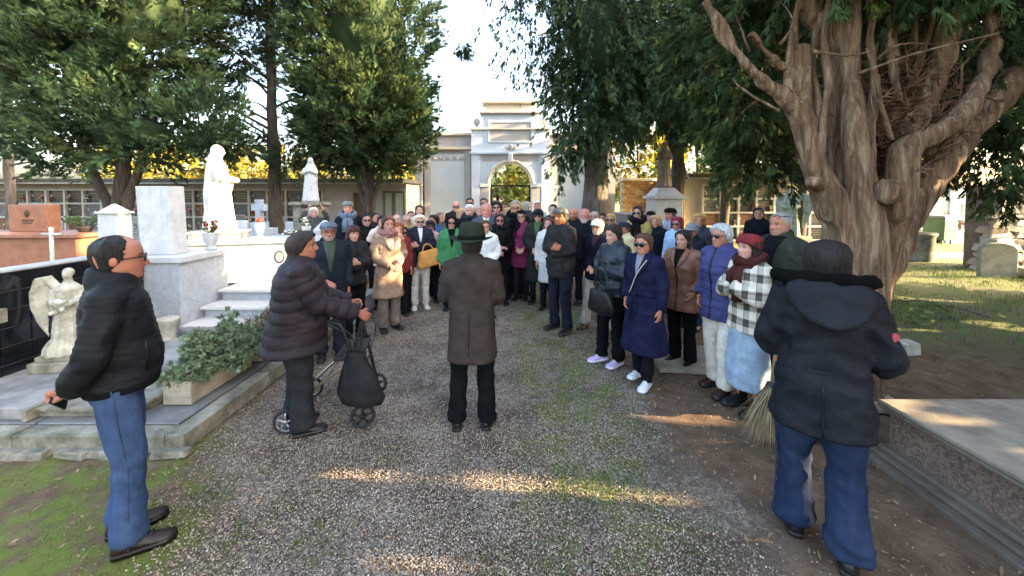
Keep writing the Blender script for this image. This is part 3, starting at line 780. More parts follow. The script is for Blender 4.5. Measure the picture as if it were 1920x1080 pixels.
def unit(v): return v/(np.linalg.norm(v, axis=-1, keepdims=True)+1e-9)
def frond_mesh(P, D, L, col, nk=5, wid=.20, pad=.4):
    """feathery sprays: nk flat kites each"""
    D = unit(D); k = carved(P, .02)
    if pad: k &= carved(P+D*(L*.5)[:,None], .02) & carved(P+D*L[:,None], .02)
    P, D, L, col = P[k], D[k], L[k], col[k]; n = len(P); rv = RNG.normal(0, 1, (n, 3)); S = unit(np.cross(D, rv)); N = np.cross(D, S)
    V = []; 
    specs = [(0,0,1.0,0), (.12,1,.66,.5), (.15,-1,.66,.5), (.38,1,.5,.5), (.42,-1,.5,.5)][:nk]
    for off, sd, ln, sp in specs:
        d = unit(D + S*sd*sp + N*RNG.normal(0, .22, (n,1))); s = unit(np.cross(d, N + RNG.normal(0, .35, (n,3))))
        b = P + D*(L*off)[:,None]; l = (L*ln)[:,None]; w = l*wid*(1.15 if sd == 0 else 1.3)
        V.append(np.stack([b+s*w, b-s*w, b+d*l], 1))
    V = np.stack(V, 1).reshape(-1, 3)
    Q = np.arange(len(V)).reshape(-1, 3)
    C = np.repeat(col, 3*nk, 0)
    return V, Q, C
def plumes(ells, n_pl, per, plen, prad, flen, up=.3, droop=0.0, tint=(1,1,1), bright=.35, shell=.78, seed=0, lower=None):
    """plumes scattered over the skin of a set of ellipsoids; returns frond P, D, L, colour"""
    ar = np.array([ (e[3]*e[4]+e[3]*e[5]+e[4]*e[5]) for e in ells]); pk = RNG.choice(len(ells), n_pl, p=ar/ar.sum())
    E = np.array(ells)[pk]
    u = unit(RNG.normal(0, 1, (n_pl, 3)))
    rr = shell + (1-shell)*RNG.random((n_pl,1))**.7
    C = E[:, :3] + u*E[:, 3:]*rr
    ins = np.zeros(n_pl, bool)
    for j, e in enumerate(ells):
        q = np.linalg.norm((C-np.array(e[:3]))/np.array(e[3:]), axis=1); ins |= (q < .5) & (pk != j)
    C, u, E = C[~ins], u[~ins], E[~ins]; m = len(C)
    if lower is not None:
        k = C[:,2] > lower + .5*RNG.random(m); C, u, E = C[k], u[k], E[k]; m = len(C)
    nrm = unit(u/E[:, 3:])
    A = unit(nrm + np.array([0,0,up-droop]) + RNG.normal(0, .25, (m,3)))
    pl = plen*RNG.uniform(.6, 1.3, m); b = RNG.uniform(1-bright, 1+bright, m)
    hue = RNG.normal(0, .08, (m, 1))
    t = RNG.random((m, per)); a = RNG.uniform(0, 6.28, (m, per))
    s1 = unit(np.cross(A, RNG.normal(0,1,(m,3)))); s2 = np.cross(A, s1)
    rad = prad*(1.05-.75*t)*np.sqrt(RNG.random((m, per)))
    rv = np.cos(a)[...,None]*s1[:,None] + np.sin(a)[...,None]*s2[:,None]
    P = C[:,None] + A[:,None]*((t-.35)*pl[:,None])[...,None] + rv*rad[...,None]
    P[..., 2] -= droop*.5*(t*pl[:,None])**2
    D = A[:,None]*1.0 + rv*.5 + np.array([0,0,-droop*.9]) + RNG.normal(0,.17,(m,per,3))
    L = flen*RNG.uniform(.6, 1.3, (m, per))
    col = np.array(tint)*(b[:,None]*RNG.uniform(.75, 1.25, (m, per)))[...,None]
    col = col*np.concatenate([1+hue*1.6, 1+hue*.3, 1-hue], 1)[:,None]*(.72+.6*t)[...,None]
    return P.reshape(-1,3), D.reshape(-1,3), L.ravel(), col.reshape(-1,3)
def cores(ells, f=.72, noise=.16, carve=True, n=22, m=14):
    """dark inner body of a crown: twig and needle mass that stops the light"""
    V, Q = [], []; o = 0
    for e in ells:
        if e[3] < 1.3: continue
        b = MB(); b.ell((0,0,0), (1,1,1), n, m); v = b.verts(); q = np.array([f_ for f_ in b.f if len(f_) == 4])
        dv = unit(v); v = v*(1+noise*snoise(dv*2.0+e[0], 2.2, int(abs(e[0])*10)+3, 3))[:,None]
        v = np.array(e[:3]) + v*np.array(e[3:])*f
        V.append(v); Q.append(q+o); o += len(v)
    if not V: return np.zeros((0,3)), np.zeros((0,3), int)
    V = np.concatenate(V); Q = np.concatenate(Q)
    if carve: Q = Q[carved(V[Q].mean(1), .04)]
    return V, np.concatenate([Q[:, [0,1,2]], Q[:, [0,2,3]]])
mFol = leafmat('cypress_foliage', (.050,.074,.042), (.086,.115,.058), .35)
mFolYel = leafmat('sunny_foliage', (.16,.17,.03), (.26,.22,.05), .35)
def bark_material(name, c1, c2, c3):
    t = NT(name); c = t.coord('Object', (1,1,.13)); c2_ = t.coord('Object', (1,1,.35))
    n1 = t.noise(c, 16, 6, .7, .6); n2 = t.noise(c2_, 5, 4, .6)
    col = t.ramp(n1, [(.32, c1), (.5, c2), (.72, c3)])
    col = t.mix(t.ramp(n2, [(.45, 0.0), (.7, .55)]), col, tuple(x*.45 for x in c2))
    h = t.math('ADD', n1, t.math('MULTIPLY', t.noise(c, 60, 3, .6), .4))
    return t.fin(col, .92, t.bump(h, .9, .03), .15)
mBark = bark_material('grey_brown_bark', (.06,.05,.042), (.15,.125,.105), (.25,.215,.185))
mBarkDark = bark_material('dark_bark', (.03,.026,.022), (.075,.062,.05), (.13,.11,.09))
mBarkBig = bark_material('stringy_pale_bark', (.050,.026,.014), (.165,.10,.060), (.40,.30,.20))
mTwig = leafmat('dead_twigs', (.10,.05,.028), (.17,.09,.05), .05)

def limb(b, pts, r0, r1, n=8, wob=.06, sub=5):
    """smooth tapering limb through points"""
    pts = np.array(pts, float); k = len(pts); out = []
    for i in range(k-1):
        p0, p1, p2, p3 = pts[max(i-1,0)], pts[i], pts[i+1], pts[min(i+2,k-1)]
        for s_ in range(sub):
            t = s_/sub; out.append(.5*((2*p1)+(-p0+p2)*t+(2*p0-5*p1+4*p2-p3)*t*t+(-p0+3*p1-3*p2+p3)*t**3))
    out.append(pts[-1]); out = np.array(out); m = len(out)
    out[1:-1] += RNG.normal(0, wob*r0, (m-2, 3))
    rad = np.linspace(r0, r1, m)*(1+.08*RNG.normal(0,1,m))
    b.tube(out, rad, n)
    return out
def tree(loc, label, ells, trunk, limbs=(), kind='conifer_tree', n_pl=600, per=26, plen=.8, prad=.22, flen=.20, up=.4, droop=0, tint=(1,1,1), coref=.72, fol=None, bark=None, nk=5, wid=.2, shell=.75, group=None, lower=None, bright=.35, extra=None, corem=True, rn=(22,14), pad=.4):
    g = empty(kind, loc, 0, label, 'tree', group)
    b = MB()
    for (pts, r0, r1) in trunk: limb(b, pts, r0, r1, 12, .05)
    b.xform(lambda v: v*1.0 + np.stack([.03*snoise(v, 5, 3, 2, (1,1,.25)), .03*snoise(v, 5, 4, 2, (1,1,.25)), 0*v[:,0]], 1))
    P_(b, 'trunk', bark or mBark, g, 0, True)
    if limbs:
        b = MB()
        for (pts, r0, r1) in limbs: limb(b, pts, r0, r1, 7, .1)
        P_(b, 'limbs', bark or mBark, g, 0, True)
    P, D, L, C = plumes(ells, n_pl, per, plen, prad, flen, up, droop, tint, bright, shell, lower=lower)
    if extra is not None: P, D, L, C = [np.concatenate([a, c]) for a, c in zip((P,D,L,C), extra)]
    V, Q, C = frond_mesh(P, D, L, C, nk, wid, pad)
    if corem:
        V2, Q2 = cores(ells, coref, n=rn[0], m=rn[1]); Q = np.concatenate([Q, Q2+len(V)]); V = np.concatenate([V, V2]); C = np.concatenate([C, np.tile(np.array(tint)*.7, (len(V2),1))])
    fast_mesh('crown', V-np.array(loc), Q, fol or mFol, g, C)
    return g
def tl(px, Y): return ((px-CX)/FPX*Y, Y, 0)
A = at
# left: broad cypress with several stems
X, Y, _ = tl(222, 11)
tree((X,Y,0), 'broad green conifer at the far left with a forked dark trunk over the tombs',
     [(*A(200,130,10.9),2.1,1.9,2.0), (*A(275,20,10.8),1.8,2.0,2.2), (*A(110,60,11),1.5,1.5,2.0), (*A(250,250,10.6),2.0,1.6,1.0), (*A(120,270,11),1.1,1.3,.8), (X,Y,9.3,3.2,2.8,3.0), (*A(390,230,10.5),.75,.9,.8)],
     [([(X,Y,0),(X-.02,Y,.9),(X+.06,Y,1.9),(X+.3,Y,3.6),(X+.3,Y,6)], .30,.12), ([(X+.1,Y+.05,.1),(X-.12,Y+.05,1.2),(X-.55,Y,2.3),(X-1.2,Y,4)],.2,.08), ([(X-.05,Y-.1,.2),(X+.22,Y-.1,1.3),(X+.45,Y,2.3),(X+1.1,Y,4.2)],.2,.08)],
     n_pl=1900, per=24, plen=.95, prad=.17, flen=.18, wid=.125, up=.75, shell=.6, tint=(.85,1.0,.88), coref=.44, bark=mBarkDark, bright=.5, rn=(48,32))
# second: tall trunk with thin crown and sky showing through
X, Y, _ = tl(515, 13)
lb = []
for i in range(26):
    z = 3.0+i*.27; a = RNG.uniform(0, 6.28) if i > 6 else math.pi+RNG.normal(0,.6); l = RNG.uniform(1.4, 2.9)
    lb.append(([(X,Y,z),(X+math.cos(a)*l*.5,Y+math.sin(a)*l*.5,z+.28*l),(X+math.cos(a)*l,Y+math.sin(a)*l,z+.42*l)], .055, .012))
tree((X,Y,0), 'tall thin conifer with a straight dark trunk and sky showing between its limbs', [(*A(450,60,13),1.2,1.3,1.7),(*A(580,90,12.6),.7,1.0,2.1),(*A(500,-60,13),2.0,1.7,1.8),(*A(430,270,13),1.1,.9,.45),(*A(540,300,12.8),.8,.8,.5),(*A(600,250,13.2),.8,.8,.9),(*A(395,170,13),.6,.8,1.0)],
     [([(X,Y,0),(X+.03,Y,2.5),(X-.04,Y,5.5),(X,Y,9.5)], .235, .11)], lb, n_pl=980, per=22, plen=.75, prad=.2, flen=.21, wid=.085, up=.2, shell=.35, bark=mBarkDark, corem=False, tint=(.9,1.0,1.0), bright=.45)
# third: dense egg shaped cypress with a sunlit shoulder
X, Y, _ = tl(690, 13)
tree((X,Y,0), 'dense egg shaped cypress by the gatehouse with a yellow sunlit patch', [(X+.05,Y,7.3,2.3,2.2,4.2),(X-.1,Y,4.6,2.2,2.1,1.9),(X+.7,Y,3.9,1.5,1.5,1.2),(X-.8,Y,3.9,1.2,1.3,1.1)],
     [([(X,Y,0),(X-.05,Y,1.2),(X+.1,Y,2.6),(X+.2,Y,5)], .22,.12), ([(X-.05,Y,1.0),(X-.3,Y,2.4),(X-.7,Y,3.9)],.12,.06), ([(X+.05,Y,1.2),(X+.35,Y,2.3),(X+.95,Y,3.6)],.11,.05), ([(X,Y-.1,1.3),(X+.05,Y-.4,2.6),(X-.1,Y-.9,3.8)],.09,.05)],
     n_pl=1750, per=22, plen=.75, prad=.17, flen=.20, wid=.105, up=.7, shell=.62, coref=.52, tint=(.85,.95,.75), bark=mBarkDark, lower=2.35, bright=.5, rn=(72,48))
# right of the gate: big drooping cypress
X, Y, _ = tl(1118, 11)
tuft = plumes([(*A(870,88,10.2),.14,.14,.2)], 14, 20, .3, .08, .13, 0, .6, (.8,.95,.9))
tree((X,Y,0), 'big drooping cypress in front of the gatehouse, its grey trunk behind the crowd',
     [(*A(1010,40,10.6),1.25,1.3,1.5),(*A(1120,60,10.3),1.5,1.4,2.2),(*A(1070,190,10.4),.65,.8,.95),(*A(1130,230,10.0),.85,.8,.8),(*A(1060,280,10.6),.35,.5,.55),(X+.2,Y-.4,9.2,3.0,2.6,2.2),(*A(960,-20,10.6),.9,1.0,.7),(*A(1230,120,10.4),1.4,1.3,1.7)],
     [([(X,Y,0),(X+.02,Y,1.6),(X-.03,Y,3.2),(X+.05,Y,6),(X,Y,9)], .43,.24)],
     [([(X,Y,z),(X-.9,Y-.2,z+.5),(X-1.7,Y-.3,z+.2)], .09,.02) for z in (4.2,5.2,6.1,7)],
     n_pl=1800, per=23, plen=.85, prad=.13, flen=.165, wid=.105, up=-.1, droop=.75, shell=.55, tint=(.85,1.0,.9), coref=.5, extra=tuft, bark=mBark, bright=.45)
X, Y, _ = tl(1268, 13)
tree((X,Y,0), 'dark leaning trunk conifer behind the statue on the tall pedestal', [(*A(1290,90,12.5),2.4,1.8,2.0),(*A(1400,160,12.2),2.0,1.6,1.5),(*A(1470,60,12),1.8,1.6,2.0),(*A(1190,190,12.6),1.0,1.0,1.0),(*A(1330,215,12.4),1.2,1.0,.7),(*A(1440,265,12.6),1.1,.9,.5)],
     [([(X,Y,0),(X-.05,Y,1.6),(X+.05,Y,3),(X-.25,Y,4.6),(X-.3,Y,8)], .30,.14)], n_pl=1900, per=24, plen=.85, prad=.16, flen=.20, wid=.085, up=-.05, droop=.6, shell=.55, tint=(.95,.95,.70), corem=False, bark=mBarkDark, bright=.45)
# right hand trees: near five unseen, added to block the sun; far ones show
for i, (X, Y, z0, top, r_) in enumerate([(11.4,-5.4,.4,12.5,2.2),(10.9,-2.3,.4,13,2.2),(11.2,.7,.4,13.5,2.1),(11.6,3.5,.4,13.5,2.0),(11.8,6.2,.6,14,1.9)]):
    hz = (top-z0)/2
    tree((X,Y,0), ['cypress nearest the path corner beyond the big pale tomb', 'full green cypress second along the row past the pale tomb', 'full green cypress third along the row past the pale tomb', 'full green cypress fourth along the row past the pale tomb', 'full green cypress last of the close row past the pale tomb'][i],
         [(X,Y,z0+hz*.75,r_,r_,hz*.8),(X,Y,z0+hz*1.45,r_*.85,r_*.85,hz*.6),(X+.2,Y,z0+hz*.35,r_*.9,r_*.9,hz*.38)], [([(X,Y,0),(X,Y,3),(X,Y,top*.8)], .25,.1)],
         n_pl=400, per=11, plen=1.0, prad=.35, flen=.42, up=.8, coref=.9, nk=3, wid=.26, rn=(72,44), pad=.1, group='cypresses in the shading row', kind='cypress_tree')
for i, (X, Y, z0, top, r_) in enumerate([(14.2,9.6,4.4,13,2.0),(12.6,12.4,3.6,13.5,2.2),(11.4,15.2,3.2,13,2.2),(8.0,14.6,4.2,10.5,1.9)]):
    hz = (top-z0)/2
    tree((X,Y,0), ['high crowned cypress standing over the rounded headstone', 'high crowned cypress near the green wheeled bin', 'high crowned cypress in front of the columbarium end', 'high crowned cypress above the columbarium shelves'][i],
         [(X,Y,z0+hz,r_,r_,hz*1.0),(X-.8,Y-.4,z0+1.1,1.4,1.3,1.0),(X+.9,Y-.3,z0+1.3,1.4,1.4,1.1)], [([(X,Y,0),(X+.1,Y,2),(X-.1,Y,z0+1),(X,Y,top*.8)], .2,.1)],
         n_pl=900, per=16, plen=.9, prad=.25, flen=.24, up=.1, droop=.4, coref=.7, nk=3, wid=.20, rn=(48,30), pad=.15, tint=(.8,.76,.55), group='high cypresses behind the lawn', kind='cypress_tree', bark=mBarkDark)
# trees beyond the walls, in the sun
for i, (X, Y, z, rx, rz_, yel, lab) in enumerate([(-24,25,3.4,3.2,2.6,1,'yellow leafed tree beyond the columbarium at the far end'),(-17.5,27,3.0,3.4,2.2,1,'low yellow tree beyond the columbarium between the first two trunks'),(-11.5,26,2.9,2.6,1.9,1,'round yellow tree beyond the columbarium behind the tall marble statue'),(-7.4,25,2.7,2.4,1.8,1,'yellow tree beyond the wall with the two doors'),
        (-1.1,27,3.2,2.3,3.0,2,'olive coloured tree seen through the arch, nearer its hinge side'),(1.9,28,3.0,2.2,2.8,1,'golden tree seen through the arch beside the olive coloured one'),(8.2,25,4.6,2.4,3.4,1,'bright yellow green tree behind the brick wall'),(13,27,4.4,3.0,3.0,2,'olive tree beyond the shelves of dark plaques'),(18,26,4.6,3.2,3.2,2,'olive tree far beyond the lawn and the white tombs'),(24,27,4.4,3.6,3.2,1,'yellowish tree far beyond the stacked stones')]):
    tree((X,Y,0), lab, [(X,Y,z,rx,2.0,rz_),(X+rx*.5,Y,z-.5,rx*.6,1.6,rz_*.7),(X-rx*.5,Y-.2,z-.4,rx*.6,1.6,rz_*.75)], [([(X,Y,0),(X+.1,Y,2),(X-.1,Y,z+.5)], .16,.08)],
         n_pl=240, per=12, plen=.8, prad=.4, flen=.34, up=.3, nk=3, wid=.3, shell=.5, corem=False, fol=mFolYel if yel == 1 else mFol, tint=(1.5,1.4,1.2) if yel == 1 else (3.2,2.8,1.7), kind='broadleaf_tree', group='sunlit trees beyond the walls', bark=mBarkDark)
X, Y = -19.5, 15.0
tree((X,Y,0), 'pale sparse pine at the edge of the picture beyond the first conifer', [(*A(25,120,15),1.6,1.5,2.8),(*A(0,20,15),2.0,1.5,2.4),(*A(20,250,15),1.6,1.3,1.0)], [([(X,Y,0),(X-.1,Y,4),(X,Y,10)], .2,.1)],
     [([(X,Y,z),(X+1.0,Y,z+.15),(X+2.0,Y,z+.05)], .05,.012) for z in np.arange(2.6, 8, .5)], n_pl=190, per=18, plen=.7, prad=.25, flen=.22, up=.1, shell=.3, corem=False, tint=(1.1,1.2,1.2))

# ------------------------------------------------------------------ the big many stemmed tree at the right
def big_tree():
    YB = 3.75; g = empty('cypress_tree', (3.3, YB, 0), 0, 'huge pale barked tree with many forking stems rising behind the black parka', 'tree')
    a = lambda px, py, dy=0.0: A(px, py, YB+dy)
    body = MB()
    # fluted trunk: separate stems fused together
    stems = [([(3.02,YB+.05,-.15),(3.08,YB,.5),a(1580,450,0),a(1556,380,0),a(1528,315),a(1503,240),a(1478,190),a(1430,150),a(1396,118),a(1372,84,.1),a(1345,45,.2),a(1322,0,.3)], .24,.05),
             ([(3.22,YB+.15,-.15),(3.25,YB+.12,.5),a(1590,450,.15),a(1582,340,.1),a(1578,230,.1),a(1570,120,.1),a(1555,60,.1),a(1520,30,.1),a(1490,-40,.1)], .24,.075),
             ([(3.3,YB-.1,-.15),(3.35,YB-.12,.5),a(1625,450,-.1),a(1612,360,-.1),a(1604,260,-.1),a(1594,150,0),a(1588,40,0),a(1590,-120,0)], .25,.082),
             ([(3.45,YB+.1,-.15),(3.5,YB+.05,.55),a(1658,450,0),a(1680,390,-.1),a(1686,330,-.12),a(1692,278,-.1)], .23,.125),
             ([(3.36,YB+.3,-.1),(3.44,YB+.2,.6),a(1670,460,.2),a(1710,390,.2),a(1748,330,.2),a(1795,272,.2),a(1862,195,.2),a(1935,120,.2),a(2050,20,.2)], .24,.125)]
    for pts, r0, r1 in stems:
        pts = np.array(pts); n = len(pts); out = []
        for i in range(n-1):
            p0, p1, p2, p3 = pts[max(i-1,0)], pts[i], pts[i+1], pts[min(i+2,n-1)]
            for s_ in range(4):
                t = s_/4; out.append(.5*((2*p1)+(-p0+p2)*t+(2*p0-5*p1+4*p2-p3)*t*t+(-p0+3*p1-3*p2+p3)*t**3))
        out.append(pts[-1]); m = len(out); f = np.linspace(0, 1, m)
        rad = r1 + (r0-r1)*np.clip(1-f*1.25, 0, 1)**1.7
        rad[:2] *= 1.25
        body.tube(out, rad*.84, 12)
    body.ell(a(1666,362,-.27), (.065,.07,.085), 10, 8)                   # sawn knob
    body.tube([a(1675,372,-.1), a(1664,350,-.30)], [.08,.06], 10)
    body.tube([a(1540,345,0), a(1522,340,-.16)], [.06,.045], 8)
    for pts, r0, r1 in [([a(1692,285,-.1),a(1720,262,-.15),a(1760,248,-.2),a(1800,218,-.2),a(1832,170,-.15),a(1852,122,-.1),a(1858,50,0),a(1850,-40,0)], .082,.03),
                        ([a(1690,285,-.1),a(1708,235,0),a(1738,185,.05),a(1765,110,.05),a(1785,20,.05),a(1800,-80,.05)], .088,.06),
                        ([a(1503,235),a(1504,170,.05),a(1500,90,.1)], .08,.06),
                        ([a(1486,195),a(1478,140,.1),a(1484,80,.1),a(1497,-10,.1)], .045,.025),
                        ([a(1548,330,-.05),a(1542,240,-.08),a(1552,150,-.05),a(1545,70,0),a(1560,-40,0)], .034,.02),
                        ([a(1632,330,-.1),a(1628,250,-.12),a(1640,170,-.1),a(1632,80,-.05),a(1640,-40,0)], .036,.02),
                        ([a(1712,310,.05),a(1722,240,.1),a(1745,170,.15),a(1752,90,.15),a(1768,-40,.15)], .042,.025),
                        ([a(1760,310,.15),a(1800,235,.1),a(1838,160,.1),a(1872,70,.1),a(1890,-40,.1)], .05,.03),
                        ([a(1668,330,.1),a(1662,250,.12),a(1676,160,.15),a(1670,60,.15),a(1684,-40,.15)], .034,.02),
                        ([a(1515,270,.05),a(1530,200,.1),a(1524,120,.1),a(1536,30,.1),a(1530,-50,.1)], .034,.02),
                        ([a(1486,140,.1),a(1450,112,.1),a(1408,64,.1)], .03,.014)]:
        limb(body, pts, r0, r1, 9, .04)
    def done(v, q):
        v = lap(v, q, 2)
        n = vnorm(v, q)
        ang = 1-2*np.abs(snoise(v, 15, 5, 2, (1,1,.08))); fine = snoise(v, 46, 9, 2, (1,1,.12)) + 1.1*(1-2*np.abs(snoise(v, 30, 12, 2, (1,1,.07))))
        v = v + n*(.026*ang + .011*fine)[:,None]
        o = fast_mesh('trunk', v-np.array(g.location), q, mBarkBig, g, None, True)
    remesh_later(body, .022, done)
    b = MB()
    for pts, r0, r1 in [([a(1672,262,-.15),a(1650,190,-.2),a(1640,140,-.2),a(1625,90,-.15)], .022,.012), ([a(1685,190,0),a(1672,120,.05),a(1668,60,.05),a(1676,0,.05)], .04,.025),
                        ([a(1700,170,.1),a(1722,125,.12),a(1742,60,.12),a(1752,0,.12)], .042,.03), ([a(1790,230,-.1),a(1800,180,-.1),a(1805,120,-.1)], .014,.008),
                        ([a(1620,330,-.15),a(1640,250,-.2),a(1632,180,-.15)], .014,.007), ([a(1720,110,.2),a(1716,60,.2),a(1726,0,.2)], .03,.02)]:
        limb(b, pts, r0, r1, 7, .1)
    for i in range(60):
        p = np.array(a(RNG.uniform(1400, 1900), RNG.uniform(-30, 210), RNG.uniform(-.3, 1.4))); l = RNG.uniform(.4, 1.1); d = unit(RNG.normal(0,1,3)+np.array([0,0,.5]))
        limb(b, [p, p+d*l*.5+RNG.normal(0,.06,3), p+d*l+RNG.normal(0,.1,3)], .016, .004, 5, .2, 3)
    P_(b, 'limbs', mBarkBig, g, 0, True)
    # dead brown twigs caught in the fork
    n = 2600; c = np.array(a(1655,235,.25)); P = c + RNG.normal(0,1,(n,3))*np.array([.22,.16,.30]); D = unit(RNG.normal(0,1,(n,3))+np.array([0,0,.3]))
    V, Q, C = frond_mesh(P, D, RNG.uniform(.10,.32,n), RNG.uniform(.5,1.5,(n,1))*np.ones((1,3)), 3, .035, 0)
    fast_mesh('dead_twigs', V-np.array(g.location), Q, mTwig, g, C)
    # crown
    ells = [(*a(1600,-60,.2),1.2,1.0,.5),(*a(1760,-30,.4),1.1,1.0,.55),(*a(1880,30,.3),.75,.8,.55),(*a(1480,-70,.8),1.0,1.0,.5),(*a(1390,190,1.6),.55,.8,.75),(*a(1420,310,2.0),.55,.6,.28),(*a(1440,90,1.9),.7,.8,.7),(*a(1880,290,1.2),.75,.7,.55),(*a(1760,140,1.4),.9,.6,.9),(*a(1870,180,1.8),1.1,.8,.9),(*a(1340,60,1.6),.6,.8,.8),
            (3.4,YB,6.2,3.0,2.8,1.3)]
    P, D, L, C = plumes(ells, 2200, 25, .45, .11, .13, -.05, .55, (.85,.92,.62), .5, .55)
    V, Q, C = frond_mesh(P, D, L, C, 5, .10, .3)
    fast_mesh('crown', V-np.array(g.location), Q, mFol, g, C)
big_tree()
# ================================================================== PEOPLE
def skin_material():
    t = NT('skin'); c = t.coord('Object'); a = t.attr()
    col = t.mix(t.ramp(t.noise(c, 60, 4, .6), [(.35, .0), (.7, .35)]), a, t.mix(1.0, a, (1.08,.86,.82), 'MULTIPLY'))
    m = t.fin(col, .5, t.bump(t.noise(c, 300, 2), .05, .001), .35)
    t.p.inputs['Subsurface Weight'].default_value = .08; t.p.inputs['Subsurface Radius'].default_value = (.01,.004,.002)
    return m
mSkin = skin_material()
def cloth(kind, hexc, hex2=None):
    key = ('cloth', kind, hexc, hex2)
    if key in _MC: return _MC[key]
    col = lin(hexc); lu_ = sum(col)/3; col = tuple(x*.78+lu_*.22 for x in col) if kind not in ('hair', 'plaid') else col; col = tuple(x*(.62+.38*min(1, lu_/.06)) for x in col); t = NT(kind + '_cloth'); c = t.coord('Object')
    n = t.noise(c, 9, 5, .6)
    lo, hi = tuple(x*.78 for x in col), tuple(min(1, x*1.25+.004) for x in col)
    cc = t.ramp(n, [(.3, lo), (.7, hi)])
    rough, spec, bs, bst, bd = .92, .06, 350, .12, .002
    if kind == 'puffer': rough, spec, bs, bst, bd = .66, .16, 26, .5, .010
    if kind == 'leather': rough, spec, bs, bst, bd = .42, .3, 60, .25, .003
    if kind == 'knit': bs, bst, bd = 130, .6, .006
    if kind == 'denim':
        w = t.ramp(t.noise(t.coord('Object', (1,1,.35)), 7, 6, .7), [(.4, 0.0), (.7, 1.0)])
        cc = t.mix(t.math('MULTIPLY', w, .5), cc, tuple(min(1, x*1.6+.02) for x in col)); bs, bst, bd = 60, .5, .006
    if kind == 'hair':
        cs = t.coord('Object', (1,1,.16)); cc = t.ramp(t.noise(cs, 120, 4, .7), [(.32, tuple(x*.45 for x in col)), (.68, tuple(min(1, x*2.0+.012) for x in col))])
        nm = t.bump(t.noise(cs, 160, 4, .7), 1.0, .010); _MC[key] = t.fin(cc, .5, nm, .26); return _MC[key]
    if kind == 'fur':
        nm = t.bump(t.noise(c, 120, 4, .8), 1.0, .02); _MC[key] = t.fin(cc, .95, nm, .1); return _MC[key]
    if kind == 'plaid':
        sx = t.n('ShaderNodeSeparateXYZ'); t.l(c, sx.inputs[0])
        def band(v, per, w, off): return t.math('LESS_THAN', t.math('FRACT', t.math('ADD', t.math('MULTIPLY', v, 1/per), off)), w)
        z, x = sx.outputs[2], t.math('ADD', sx.outputs[0], t.math('MULTIPLY', sx.outputs[1], .9))
        s1 = t.math('ADD', t.math('MULTIPLY', band(z, .135, .5, .1), .5), t.math('MULTIPLY', band(x, .135, .45, .2), .4))
        s2 = t.math('MAXIMUM', band(z, .135, .07, .78), band(x, .135, .07, .8))
        cc = t.mix(t.math('MINIMUM', s1, 1.0), lin('#cfc6b6'), lin('#15120f')); cc = t.mix(t.math('MULTIPLY', s2, .55), cc, lin('#2a2420'))
        bs, bst, bd, rough = 160, .5, .006, .95
    nm = t.bump(t.noise(c, bs, 4, .65), bst, bd)
    _MC[key] = t.fin(cc, rough, nm, spec)
    return _MC[key]
mGlassDark = M('dark_lens', (.006,.006,.008), .08, .2, 4, 0, spec=.7); mFrame = M('spectacle_frame', (.02,.016,.014), .3, .2, 4, 0)
mRubber = M('shoe_sole', (.03,.028,.027), .8, .3, 20, .2)

sstep = lambda x: np.clip(x, 0, 1)**2*(3-2*np.clip(x, 0, 1))
T_ = np.array([-.50,-.32,-.14,-.05,.0,.05,.12,.22,.34,.46,.58,.70,.80,.88,.94,.98,1.0])
A_ = np.array([.32,.245,.235,.235,.235,.255,.29,.318,.335,.345,.352,.35,.325,.275,.205,.12,.005])
F_ = np.array([.20,.17,.19,.30,.385,.415,.42,.42,.412,.405,.425,.415,.38,.31,.225,.13,.005])
B_ = np.array([.36,.30,.285,.28,.28,.285,.30,.335,.39,.43,.455,.455,.425,.36,.27,.16,.005])
HH = .228                                            # chin to crown at 1.70 m
def head_xyz(th, t, jaw=1.0, det=True, sex='m'):
    """head surface in head units; th = 0 is the face, t = 0 chin, 1 crown"""
    a, f, b = np.interp(t, T_, A_), np.interp(t, T_, F_), np.interp(t, T_, B_)
    a = a*np.interp(t, [-.5,-.1,.0,.2,.4], [1,1,jaw,jaw,1])
    c = np.cos(th); x = a*np.sign(np.sin(th))*np.abs(np.sin(th))**.92
    y = np.where(c > 0, f, b)*c
    z = t + .13*(1-c)*.5*np.exp(-((t-.03)/.16)**2)*(np.abs(th) < 2.6)
    if det:
        fr = (c > 0)
        def g(x0, z0, sx_, sz): return np.exp(-((np.abs(x)-x0)/sx_)**2-((t-z0)/sz)**2)*fr
        prof = np.interp(t, [.25,.285,.33,.42,.54,.6], [0,.085,.13,.085,.025,0])
        y = y + prof*np.exp(-(x/np.interp(t, [.28,.34,.5], [.068,.06,.04]))**2)*fr
        y = y + .03*g(.055,.305,.03,.03)
        y = y - .050*g(.145,.475,.075,.045) + .022*g(.15,.565,.09,.03) + .02*g(.20,.33,.08,.07)
        y = y + .022*g(0,.175,.10,.022) + .026*g(0,.125,.085,.022) - .014*g(0,.150,.10,.012) + .022*g(0,.045,.08,.05) - .014*g(0,.085,.1,.02)
        y = y - .02*g(.27,.2,.08,.1)
    return np.stack([x, y, z], -1)
def head_params(nu, nv, tmin=-.5):
    ph = np.linspace(-math.pi, math.pi, nu, endpoint=False); th = ph - .42*np.sin(ph)
    k = np.linspace(0, 1, nv); t = tmin + (1-tmin)*k
    t = np.where(t > .9, .9+.1*np.sin((t-.9)/.1*math.pi/2), t)
    return np.meshgrid(th, t)
def grid_faces(nv, nu):
    i, j = np.meshgrid(np.arange(nv-1), np.arange(nu), indexing='ij'); k = (j+1) % nu
    q = np.stack([i*nu+j, i*nu+k, (i+1)*nu+k, (i+1)*nu+j], -1).reshape(-1, 4)
    return q.tolist() + [list(range(nu))[::-1], [(nv-1)*nu+j for j in range(nu)]]
HLX = [0,25,45,65,80,95,110,130,180]
